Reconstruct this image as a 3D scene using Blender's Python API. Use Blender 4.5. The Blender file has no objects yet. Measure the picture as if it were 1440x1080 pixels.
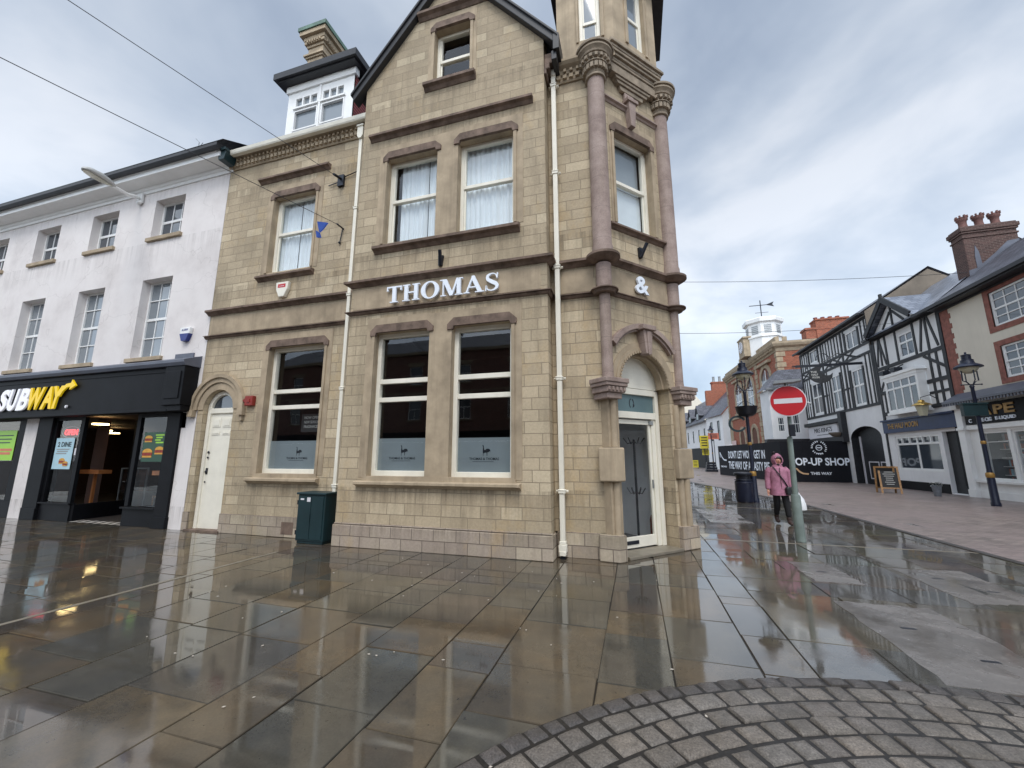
import bpy, bmesh, math, random
from mathutils import Vector, Matrix
random.seed(7)
C = bpy.context.scene.collection
SC = bpy.context.scene
R = math.radians

def s2l(c):
    c /= 255.0
    return c/12.92 if c <= 0.04045 else ((c+0.055)/1.055)**2.4
def S(r, g, b):
    return (s2l(r), s2l(g), s2l(b), 1.0)

# ------------------------------------------------------------------ materials
class NT:
    def __init__(s, name):
        s.m = bpy.data.materials.new(name); s.m.use_nodes = True
        s.t = s.m.node_tree; s.n = s.t.nodes; s.l = s.t.links
        s.p = s.n['Principled BSDF']
    def node(s, typ, **kw):
        n = s.n.new(typ)
        for k, v in kw.items():
            if k.startswith('i_'):
                n.inputs[k[2:].replace('_', ' ')].default_value = v
            else:
                setattr(n, k, v)
        return n
    def link(s, a, b): s.l.new(a, b)
    def coord(s, which='Object'): return s.node('ShaderNodeTexCoord').outputs[which]
    def noise(s, vec, scale, detail=4, rough=.6, stretch=None):
        if stretch:
            mp = s.node('ShaderNodeMapping'); mp.inputs['Scale'].default_value = stretch
            s.link(vec, mp.inputs['Vector']); vec = mp.outputs['Vector']
        n = s.node('ShaderNodeTexNoise'); n.inputs['Scale'].default_value = scale
        n.inputs['Detail'].default_value = detail; n.inputs['Roughness'].default_value = rough
        s.link(vec, n.inputs['Vector']); return n.outputs['Fac']
    def ramp(s, fac, stops):
        r = s.node('ShaderNodeValToRGB'); e = r.color_ramp.elements
        while len(e) < len(stops): e.new(0.5)
        for el, (p, c) in zip(e, stops):
            el.position = p; el.color = c if len(c) == 4 else (*c, 1)
        s.link(fac, r.inputs['Fac']); return r.outputs['Color']
    def mix(s, fac, a, b, mode='MIX'):
        m = s.node('ShaderNodeMix', data_type='RGBA', blend_type=mode)
        for v, i in ((fac, 0), (a, 6), (b, 7)):
            if hasattr(v, 'is_linked'): s.link(v, m.inputs[i])
            else: m.inputs[i].default_value = v
        return m.outputs[2]
    def math(s, op, a, b=0.0):
        m = s.node('ShaderNodeMath', operation=op)
        for i, v in ((0, a), (1, b)):
            if hasattr(v, 'is_linked'): s.link(v, m.inputs[i])
            else: m.inputs[i].default_value = v
        return m.outputs[0]
    def bump(s, h, strength=.3, dist=.01):
        b = s.node('ShaderNodeBump'); b.inputs['Strength'].default_value = strength
        b.inputs['Distance'].default_value = dist
        s.link(h, b.inputs['Height']); s.link(b.outputs['Normal'], s.p.inputs['Normal'])
    def set(s, **kw):
        for k, v in kw.items():
            i = s.p.inputs[k.replace('_', ' ')]
            if hasattr(v, 'is_linked'): s.link(v, i)
            else: i.default_value = v

def plain(name, col, rough=.6, metal=0., var=.12, vs=3.0, bump=0., spec=.5, streak=0.):
    m = NT(name); co = m.coord('Object')
    n = m.noise(co, vs, 5)
    dark = tuple(x*(1-var*2) for x in col[:3])+(1,); lite = tuple(min(1, x*(1+var)) for x in col[:3])+(1,)
    c = m.ramp(n, [(.3, dark), (.7, lite)])
    if streak:
        n2 = m.noise(co, 1.0, 4, .7, (6, 6, .35))
        c = m.mix(m.ramp(n2, [(.5, (0, 0, 0)), (.8, (streak,)*3)]), c, tuple(x*.35 for x in col[:3])+(1,))
    m.set(Base_Color=c, Roughness=rough, Metallic=metal, Specular_IOR_Level=spec)
    if bump: m.bump(m.noise(co, 60, 3), bump, .004)
    return m.m

def drips(m, ob, col, z, levels, stain):
    # dirty water runs below ledges
    run = m.ramp(m.noise(ob, 1.0, 4, .75, (9, 9, .25)), [(.42, (0, 0, 0)), (.68, (1, 1, 1))])
    for zl, h, k in levels:
        d = m.math('DIVIDE', m.math('SUBTRACT', zl, z), h)
        inside = m.math('MULTIPLY', m.math('GREATER_THAN', d, 0.0), m.math('MAXIMUM', m.math('SUBTRACT', 1.0, d), 0.0))
        col = m.mix(m.math('MULTIPLY', m.math('MULTIPLY', inside, run), k), col, stain)
    return col
def masonry(name, c1, c2, mortar, row, width, msize=.012, stain=.35, tint=None, bump=.5, offset=.5, rough=.8, squash=1., blotch=None, weather=False):
    m = NT(name); uv = m.coord('UV'); ob = m.coord('Object')
    # wobble the joints slightly
    wob = m.node('ShaderNodeTexNoise'); wob.inputs['Scale'].default_value = 1.3; wob.inputs['Detail'].default_value = 2
    m.link(uv, wob.inputs['Vector'])
    sc = m.node('ShaderNodeVectorMath', operation='MULTIPLY_ADD')
    m.link(wob.outputs['Color'], sc.inputs[0]); sc.inputs[1].default_value = (.02, .012, 0); m.link(uv, sc.inputs[2])
    b = m.node('ShaderNodeTexBrick', offset=offset, squash=squash, squash_frequency=3)
    b.inputs['Color1'].default_value = (0, 0, 0, 1); b.inputs['Color2'].default_value = (1, 1, 1, 1)
    b.inputs['Mortar'].default_value = (.5, .5, .5, 1)
    b.inputs['Scale'].default_value = 1; b.inputs['Mortar Size'].default_value = msize
    b.inputs['Mortar Smooth'].default_value = .25; b.inputs['Bias'].default_value = 0
    b.inputs['Brick Width'].default_value = width; b.inputs['Row Height'].default_value = row
    m.link(sc.outputs[0], b.inputs['Vector'])
    n1 = m.noise(ob, 2.2, 6, .65)
    per = m.math('MULTIPLY_ADD', b.outputs['Color'], .7); m.n[-1].inputs[2].default_value = 0
    per = m.math('ADD', per, m.math('MULTIPLY', n1, .35))
    col = m.ramp(per, [(.05, c1), (.5, tuple((a+bb)/2 for a, bb in zip(c1, c2))), (.95, c2)])
    if blotch:
        nb = m.noise(ob, .55, 4, .6)
        col = m.mix(m.ramp(nb, [(.45, (0, 0, 0)), (.7, (.75,)*3)]), col, blotch)
    if weather:   # soot-darkened upper storeys, in patches
        sz = m.node('ShaderNodeSeparateXYZ'); m.link(ob, sz.inputs[0])
        hz = m.math('ADD', m.math('MULTIPLY', m.math('SUBTRACT', sz.outputs['Z'], 5.2), .11), m.math('MULTIPLY', m.math('SUBTRACT', m.noise(ob, .9, 6, .7), .5), 1.5))
        col = m.mix(m.ramp(hz, [(.0, (0, 0, 0)), (.75, (.5,)*3)]), col, S(112, 100, 83))
        low = m.noise(ob, 1.4, 5, .7, (1, 1, .6))
        col = m.mix(m.ramp(low, [(.55, (0, 0, 0)), (.72, (.38,)*3)]), col, S(180, 150, 100))
    if weather:
        pale = m.ramp(b.outputs['Color'], [(.90, (0, 0, 0)), (.93, (.25,)*3)])
        col = m.mix(pale, col, S(208, 194, 166))
        col = drips(m, ob, col, sz.outputs['Z'], ((1.06, .55, .7), (4.43, .7, .55), (5.02, .1, .6), (5.72, .55, .6), (8.38, .5, .6), (9.3, .6, .6), (.40, .25, .5)), S(84, 72, 56))
    fine = m.noise(ob, 25, 5, .7)
    col = m.mix(.35, col, m.ramp(fine, [(.3, (.35,)*3), (.7, (.75,)*3)]), 'OVERLAY')
    st = m.noise(ob, 1.0, 5, .7, (3.2, 3.2, .5))
    col = m.mix(m.ramp(st, [(.5, (0, 0, 0)), (.85, (stain,)*3)]), col, tuple(x*.3 for x in c1[:3])+(1,))
    col = m.mix(b.outputs['Fac'], col, mortar)
    m.set(Base_Color=col, Roughness=rough, Specular_IOR_Level=.35)
    h = m.math('SUBTRACT', m.math('MULTIPLY', fine, .35), b.outputs['Fac'])
    m.bump(h, bump, .012)
    return m.m

def glassmat(name, tint=(.75, .8, .82, 1), rough=.0, boost=1.0):
    m = NT(name); m.n.remove(m.p)
    tr = m.node('ShaderNodeBsdfTransparent'); tr.inputs['Color'].default_value = tint
    gl = m.node('ShaderNodeBsdfGlossy'); gl.inputs['Roughness'].default_value = rough
    ge = m.node('ShaderNodeNewGeometry'); dt = m.node('ShaderNodeVectorMath', operation='DOT_PRODUCT'); m.link(ge.outputs['Incoming'], dt.inputs[0]); m.link(ge.outputs['Normal'], dt.inputs[1])
    om = m.math('SUBTRACT', 1.0, m.math('ABSOLUTE', dt.outputs['Value'])); fz = .045*boost; frs = m.math('ADD', fz, m.math('MULTIPLY', m.math('POWER', om, 5.0), 1-fz))
    nz = m.noise(m.coord('Object'), .9, 1)
    bp = m.node('ShaderNodeBump'); bp.inputs['Strength'].default_value = .05; bp.inputs['Distance'].default_value = .05
    m.link(nz, bp.inputs['Height']); m.link(bp.outputs['Normal'], gl.inputs['Normal'])
    f = frs
    mx = m.node('ShaderNodeMixShader'); m.link(f, mx.inputs[0])
    m.link(tr.outputs[0], mx.inputs[1]); m.link(gl.outputs[0], mx.inputs[2])
    m.link(mx.outputs[0], m.n['Material Output'].inputs['Surface'])
    return m.m

def emit(name, col, strength):
    m = NT(name); m.set(Base_Color=col, Emission_Color=col, Emission_Strength=strength, Roughness=.4)
    return m.m

M = {}
ST_A, ST_B, ST_M = S(163, 147, 122), S(191, 174, 147), S(141, 128, 107)
M['stone'] = masonry('ashlar_stone', ST_A, ST_B, ST_M, .2, .5, .007, .5, bump=.6, blotch=S(150, 138, 116), squash=.72, weather=True)
M['stone_smooth'] = plain('dressed_stone', S(172, 155, 131), .8, var=.16, vs=2.2, bump=.3, spec=.3, streak=.45)
M['stone_dark'] = plain('weathered_stone', S(120, 102, 90), .8, var=.25, vs=5, bump=.4, spec=.3, streak=.6)
M['stone_pink'] = masonry('plinth_stone', S(146, 132, 120), S(176, 162, 146), S(112, 101, 90), .2, .42, .008, .5, blotch=S(150, 140, 118), weather=True)
M['stone_col'] = None
M['stone_grey'] = plain('grey_carved_stone', S(152, 138, 120), .8, var=.2, vs=5, bump=.4, spec=.3, streak=.5)
M['cream'] = plain('cream_paint', S(232, 227, 212), .45, var=.04, streak=.12)
M['whitepaint'] = plain('white_gloss_paint', S(232, 232, 230), .35, var=.03)
def rendermat():
    m = NT('white_render'); ob = m.coord('Object'); sz = m.node('ShaderNodeSeparateXYZ'); m.link(ob, sz.inputs[0])
    c = m.ramp(m.noise(ob, .7, 6, .65), [(.3, S(202, 195, 192)), (.5, S(220, 214, 211)), (.7, S(228, 223, 220))])
    c = drips(m, ob, c, sz.outputs['Z'], ((7.43, .8, .3), (4.02, .5, .3), (9.0, .6, .2), (2.7, 1.6, .2), (.5, .5, .6)), S(120, 112, 104))
    cr = m.node('ShaderNodeTexVoronoi', feature='DISTANCE_TO_EDGE'); cr.inputs['Scale'].default_value = .55
    wv = m.node('ShaderNodeVectorMath', operation='MULTIPLY_ADD'); nz = m.node('ShaderNodeTexNoise'); nz.inputs['Scale'].default_value = 2.5; m.link(ob, nz.inputs['Vector']); m.link(nz.outputs['Color'], wv.inputs[0]); wv.inputs[1].default_value = (.6, .6, .6); m.link(ob, wv.inputs[2]); m.link(wv.outputs[0], cr.inputs['Vector'])
    c = m.mix(m.ramp(cr.outputs['Distance'], [(.0, (.28,)*3), (.006, (0, 0, 0))]), c, S(150, 142, 136))
    m.set(Base_Color=c, Roughness=.85, Specular_IOR_Level=.3); m.bump(m.noise(ob, 45, 4), .2, .004); return m.m
M['render'] = rendermat()
M['render_far'] = plain('white_wall_paint', S(226, 226, 226), .85, var=.04, vs=.9, streak=.10)
M['creamwall'] = plain('cream_render', S(214, 206, 190), .85, var=.04, vs=.8, bump=.15, streak=.12)
M['black'] = plain('black_paint', S(17, 18, 22), .55, var=.25, vs=2.5, spec=.18, bump=.15)
M['blackwood'] = plain('black_timber', S(34, 36, 40), .6, var=.25, vs=8)
M['slate'] = masonry('slate_tiles', S(62, 64, 72), S(98, 100, 110), S(34, 35, 38), .22, .3, .012, .2, rough=.42)
M['slate_pale'] = masonry('wet_slate_tiles', S(92, 98, 110), S(140, 146, 158), S(60, 62, 68), .24, .34, .012, .2, rough=.3)
M['lead'] = plain('lead_sheet', S(92, 96, 108), .45, var=.1)
M['darkroof'] = plain('dark_roof_edge', S(36, 36, 40), .5, var=.2)
M['brick'] = masonry('red_brick', S(122, 62, 44), S(168, 92, 66), S(150, 128, 112), .075, .225, .008, .3)
M['brick_dark'] = masonry('dark_brick', S(62, 45, 43), S(92, 68, 63), S(112, 98, 90), .075, .225, .008, .5)
M['brick_opp'] = masonry('sooty_red_brick', S(122, 84, 74), S(156, 112, 98), S(140, 126, 116), .075, .225, .008, .3)
M['pot'] = plain('sooty_clay', S(112, 78, 72), .8, var=.25, vs=6)
M['terracotta'] = plain('terracotta', S(142, 90, 78), .8, var=.2, vs=6)
M['redtile'] = masonry('red_tiles', S(118, 42, 44), S(156, 66, 62), S(60, 26, 28), .09, 3.0, .022, .1, rough=.5)
M['brownrender'] = plain('brown_render', S(122, 112, 100), .9, var=.12, vs=1.2, streak=.2)
M['iron'] = plain('black_iron', S(28, 32, 42), .4, metal=.2, var=.2, vs=9)
M['navy'] = plain('navy_iron_paint', S(24, 30, 50), .35, var=.15, vs=6)
M['gold'] = plain('gold_paint', S(158, 122, 62), .45, metal=.3, var=.1)
M['green'] = plain('dark_green_metal', S(22, 48, 52), .45, var=.12, vs=2.5, streak=.25)
M['polegrey'] = plain('galvanised_steel', S(128, 142, 140), .5, metal=.35, var=.12, vs=6)
M['polegreen'] = plain('green_grey_paint', S(118, 130, 124), .5, var=.14, vs=5, streak=.3)
M['signred'] = plain('red_sign_sheeting', S(188, 30, 40), .4, var=.03)
M['signwhite'] = plain('white_sign_sheeting', S(214, 212, 216), .4, var=.03)
M['greymetal'] = plain('grey_metal', S(150, 154, 156), .4, metal=.4, var=.08)
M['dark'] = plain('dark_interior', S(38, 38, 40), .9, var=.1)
M['darkgrey'] = plain('grey_interior_wall', S(124, 128, 132), .9, var=.05)
M['brownint'] = plain('brown_interior_wall', S(96, 60, 44), .8, var=.1)
M['floorint'] = plain('interior_floor', S(60, 56, 54), .3, var=.1)
M['wood'] = plain('pale_wood', S(168, 128, 84), .5, var=.2, vs=12)
M['orangewood'] = plain('orange_wood', S(196, 122, 70), .5, var=.1)
M['glass'] = glassmat('window_glass', (.93, .95, .95, 1), boost=2.0)
M['glass_shop'] = glassmat('shop_glass', (.93, .95, .95, 1), boost=1.5)
M['curtain'] = plain('white_curtain', S(224, 231, 236), .9, var=.03)
M['frost'] = plain('frosted_film', S(126, 136, 141), .35, var=.03)
def darkglass(name, col):
    m = NT(name); n = m.noise(m.coord('Object'), .7, 2)
    m.set(Base_Color=col, Roughness=.04, Specular_IOR_Level=.9, IOR=1.6)
    m.bump(n, .06, .05); return m.m
M['pane'] = darkglass('dark_window_pane', S(58, 66, 74))
M['pane_light'] = darkglass('curtained_window_pane', S(120, 128, 134))
M['yellow'] = emit('yellow_letter_face', S(226, 190, 16), .25)
M['whiteletter'] = emit('white_letter_face', S(232, 232, 238), .2)
M['whitesign'] = plain('white_letters', S(232, 238, 246), .4, var=.02)
M['neon'] = emit('red_neon', S(255, 50, 62), 1.25)
M['lampglow'] = emit('warm_lamp_disc', (1.0, .72, .32, 1), 8)
M['bluepanel'] = plain('navy_sign_board', S(30, 48, 86), .5, var=.12)
M['skin'] = plain('skin', S(206, 150, 128), .55, var=.06)
M['coat'] = plain('mauve_padded_coat', S(172, 116, 138), .75, var=.14, vs=14, bump=.4)
M['trousers'] = plain('black_trousers', S(26, 26, 30), .8, var=.2)
M['fur'] = plain('grey_knit', S(132, 122, 128), .95, var=.35, vs=40, bump=.6)
M['boots'] = plain('brown_boots', S(56, 40, 36), .6, var=.2)
M['bag'] = plain('black_leather', S(30, 30, 34), .45, var=.2)
M['plastic'] = plain('white_plastic_bag', S(232, 234, 236), .45, var=.05, vs=12)
M['hoard'] = plain('black_hoarding_boards', S(26, 27, 33), .7, var=.15, vs=.8, spec=.2)
M['pink'] = plain('pale_pink_board', S(216, 186, 182), .6, var=.05)
M['petal'] = plain('paper_scraps', S(200, 190, 176), .6, var=.1)
M['alarmblue'] = plain('blue_plastic', S(26, 44, 120), .4, var=.05)
M['redplastic'] = plain('red_plastic', S(138, 44, 34), .5, var=.1)
M['flag'] = plain('blue_cloth', S(42, 78, 160), .8, var=.1)
M['leaf'] = plain('white_flowers', S(210, 212, 206), .8, var=.2, vs=30)
M['posterblue'] = plain('pale_blue_poster', S(170, 204, 216), .4, var=.04)
M['posterlime'] = plain('lime_poster', S(150, 206, 50), .4, var=.05)
M['postergreen'] = plain('dark_green_poster', S(20, 72, 48), .4, var=.15)
M['bun'] = plain('golden_bread', S(214, 160, 62), .6, var=.15, vs=12)
M['meat'] = plain('reddish_filling', S(150, 52, 40), .6, var=.3, vs=25)
M['blackboard'] = plain('blackboard', S(30, 32, 34), .6, var=.15)
M['yellowboard'] = plain('yellow_board', S(196, 182, 52), .5, var=.05)
M['orangeboard'] = plain('faded_orange_board', S(206, 120, 96), .6, var=.05)
M['zinc'] = plain('zinc_bucket', S(128, 134, 142), .4, metal=.5, var=.12, vs=9)
M['brass'] = plain('polished_brass', S(206, 170, 96), .25, metal=.8, var=.1)
M['lampglass'] = plain('milky_glass', S(188, 184, 160), .2, var=.06)
M['chalk'] = plain('chalk', S(190, 190, 186), .9, var=.1)
M['extred'] = plain('extinguisher_red', S(112, 26, 26), .35, var=.05)

def colmat():
    m = NT('pink_granite'); ob = m.coord('Object')
    n = m.noise(ob, 3, 6, .7); n2 = m.noise(ob, 55, 3, .7); n3 = m.noise(ob, 1, 4, .7, (5, 5, .4))
    c = m.ramp(n, [(.3, S(128, 110, 102)), (.7, S(166, 148, 138))])
    c = m.mix(m.ramp(n3, [(.5, (0, 0, 0)), (.75, (.5,)*3)]), c, S(120, 106, 88))
    c = m.mix(.3, c, m.ramp(n2, [(.3, (.3,)*3), (.7, (.8,)*3)]), 'OVERLAY')
    w = m.node('ShaderNodeTexWave', wave_type='BANDS', bands_direction='Z', wave_profile='SAW'); w.inputs['Scale'].default_value = .52
    m.link(ob, w.inputs['Vector'])
    c = m.mix(m.ramp(w.outputs['Fac'], [(.0, (.6,)*3), (.02, (0, 0, 0))]), c, S(84, 70, 66))
    m.set(Base_Color=c, Roughness=.7, Specular_IOR_Level=.35); m.bump(n2, .25, .004); return m.m
M['stone_col'] = colmat()

def slabmat():
    m = NT('wet_flagstone'); ob = m.coord('Object')
    at = m.node('ShaderNodeAttribute', attribute_name='col')
    n = m.noise(ob, 1.6, 7, .66); n2 = m.noise(ob, 7, 5, .7); n3 = m.noise(ob, 70, 3, .7)
    n4 = m.noise(ob, 3.0, 5, .65, (1.0, .35, 1))
    c = m.mix(m.ramp(n4, [(.3, (0, 0, 0)), (.7, (.6,)*3)]), at.outputs['Color'], S(88, 79, 62))
    c = m.mix(m.ramp(n, [(.35, (.75,)*3), (.65, (0, 0, 0))]), c, S(48, 46, 42))
    big = m.noise(ob, .45, 4, .6); c = m.mix(m.ramp(big, [(.4, (0, 0, 0)), (.65, (.45,)*3)]), c, S(74, 72, 66))
    sp = m.noise(ob, 16, 2, .5); c = m.mix(m.ramp(sp, [(.70, (0, 0, 0)), (.73, (.55,)*3)]), c, S(34, 33, 31))
    c = m.mix(.35, c, m.ramp(n2, [(.3, (.3,)*3), (.7, (.75,)*3)]), 'OVERLAY')
    c = m.mix(.3, c, m.ramp(n3, [(.3, (.25,)*3), (.7, (.8,)*3)]), 'OVERLAY')
    rr = m.math('ADD', m.math('MULTIPLY', at.outputs['Alpha'], .05), 0.0)
    pud = m.ramp(m.noise(ob, 1.15, 4, .55), [(.36, (.11,)*3), (.48, (.035,)*3), (.58, (.010,)*3)])
    rough = m.math('ADD', rr, pud)
    m.set(Base_Color=c, Roughness=.75, Specular_IOR_Level=.2, Coat_Weight=m.math('LESS_THAN', at.outputs['Alpha'], 1.5), Coat_IOR=1.9, Coat_Roughness=rough)
    bh = m.math('ADD', m.math('MULTIPLY', n2, .5), m.math('MULTIPLY', n3, .10))
    b = m.node('ShaderNodeBump'); b.inputs['Distance'].default_value = .004
    m.link(m.ramp(m.noise(ob, 1.15, 4, .55), [(.40, (.22,)*3), (.58, (.03,)*3)]), b.inputs['Strength'])
    m.link(bh, b.inputs['Height']); m.link(b.outputs['Normal'], m.p.inputs['Normal']); m.link(b.outputs['Normal'], m.p.inputs['Coat Normal'])
    return m.m
M['slab'] = slabmat()
def settmat():
    m = NT('granite_setts'); ob = m.coord('Object')
    at = m.node('ShaderNodeAttribute', attribute_name='col')
    n3 = m.noise(ob, 90, 4, .75); n2 = m.noise(ob, 12, 4, .7)
    c = m.mix(.75, at.outputs['Color'], m.ramp(n3, [(.3, (.1,)*3), (.72, (.95,)*3)]), 'OVERLAY'); c = m.mix(m.ramp(m.noise(ob, 4, 5, .7), [(.45, (0, 0, 0)), (.7, (.55,)*3)]), c, S(70, 66, 58))
    c = m.mix(.4, c, m.ramp(n2, [(.3, (.3,)*3), (.7, (.7,)*3)]), 'OVERLAY')
    m.set(Base_Color=c, Roughness=.6, Specular_IOR_Level=.4, Coat_Weight=.6, Coat_IOR=1.33,
          Coat_Roughness=m.ramp(n2, [(.3, (.45,)*3), (.7, (.2,)*3)]))
    m.bump(m.math('ADD', n3, m.math('MULTIPLY', n2, 2)), .9, .008); return m.m
M['sett'] = settmat()
def grit():
    m = NT('wet_joint_grit'); ob = m.coord('Object')
    n = m.noise(ob, 40, 4)
    m.set(Base_Color=m.ramp(n, [(.3, S(22, 20, 18)), (.7, S(46, 42, 38))]), Roughness=.5); m.bump(n, .5, .005); return m.m
M['joint'] = grit()
def roadmat():
    m = NT('wet_brick_pavers'); uv = m.coord('UV'); ob = m.coord('Object')
    b = m.node('ShaderNodeTexBrick', offset=.5)
    for k, v in (('Color1', S(106, 95, 89)), ('Color2', S(146, 131, 124)), ('Mortar', S(66, 61, 58))): b.inputs[k].default_value = v
    b.inputs['Scale'].default_value = 1; b.inputs['Mortar Size'].default_value = .008; b.inputs['Brick Width'].default_value = .21; b.inputs['Row Height'].default_value = .105
    m.link(uv, b.inputs['Vector'])
    n = m.noise(ob, .5, 6, .65); n2 = m.noise(ob, 25, 4)
    c = m.mix(m.ramp(n, [(.4, (0, 0, 0)), (.65, (.5,)*3)]), b.outputs['Color'], S(142, 124, 122))
    c = m.mix(.4, c, m.ramp(n2, [(.3, (.3,)*3), (.7, (.75,)*3)]), 'OVERLAY')
    m.set(Base_Color=c, Roughness=.6, Specular_IOR_Level=.4, Coat_Weight=.8, Coat_IOR=1.33,
          Coat_Roughness=m.ramp(n, [(.35, (.5,)*3), (.7, (.28,)*3)]))
    m.bump(m.math('SUBTRACT', m.math('MULTIPLY', n2, .4), b.outputs['Fac']), .35, .008); return m.m
M['road'] = roadmat()
def covermat():
    m = NT('damp_concrete_inlay'); ob = m.coord('Object')
    n = m.noise(ob, 2.5, 6, .7); n2 = m.noise(ob, 60, 4)
    c = m.ramp(n, [(.3, S(84, 78, 72)), (.55, S(108, 101, 95)), (.75, S(132, 125, 119))])
    c = m.mix(.4, c, m.ramp(n2, [(.3, (.3,)*3), (.7, (.75,)*3)]), 'OVERLAY')
    n5 = m.noise(ob, 1.1, 6, .65); c = m.mix(m.ramp(n5, [(.44, (0, 0, 0)), (.60, (.85,)*3)]), c, S(74, 69, 62))
    c = m.mix(m.ramp(m.noise(ob, 9, 5, .75), [(.55, (0, 0, 0)), (.7, (.5,)*3)]), c, S(150, 143, 136))
    m.set(Base_Color=c, Roughness=.6, Coat_Weight=1.0, Coat_IOR=1.6, Coat_Roughness=m.ramp(n5, [(.42, (.36,)*3), (.52, (.13,)*3), (.62, (.03,)*3)])); m.bump(n2, .5, .005); return m.m
M['cover'] = covermat()
M['palestone'] = plain('pale_stone_strip', S(126, 118, 104), .4, var=.1, vs=6)

# ------------------------------------------------------------------ geometry helpers
def Fr(o, deg):
    a = R(deg); e = Vector((math.cos(a), math.sin(a), 0)); n = Vector((math.sin(a), -math.cos(a), 0)); O = Vector((o[0], o[1], o[2] if len(o) > 2 else 0))
    return lambda u, w, z: O + e*u + n*w + Vector((0, 0, z))
W0 = lambda x, y, z: Vector((x, y, z))

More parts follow.
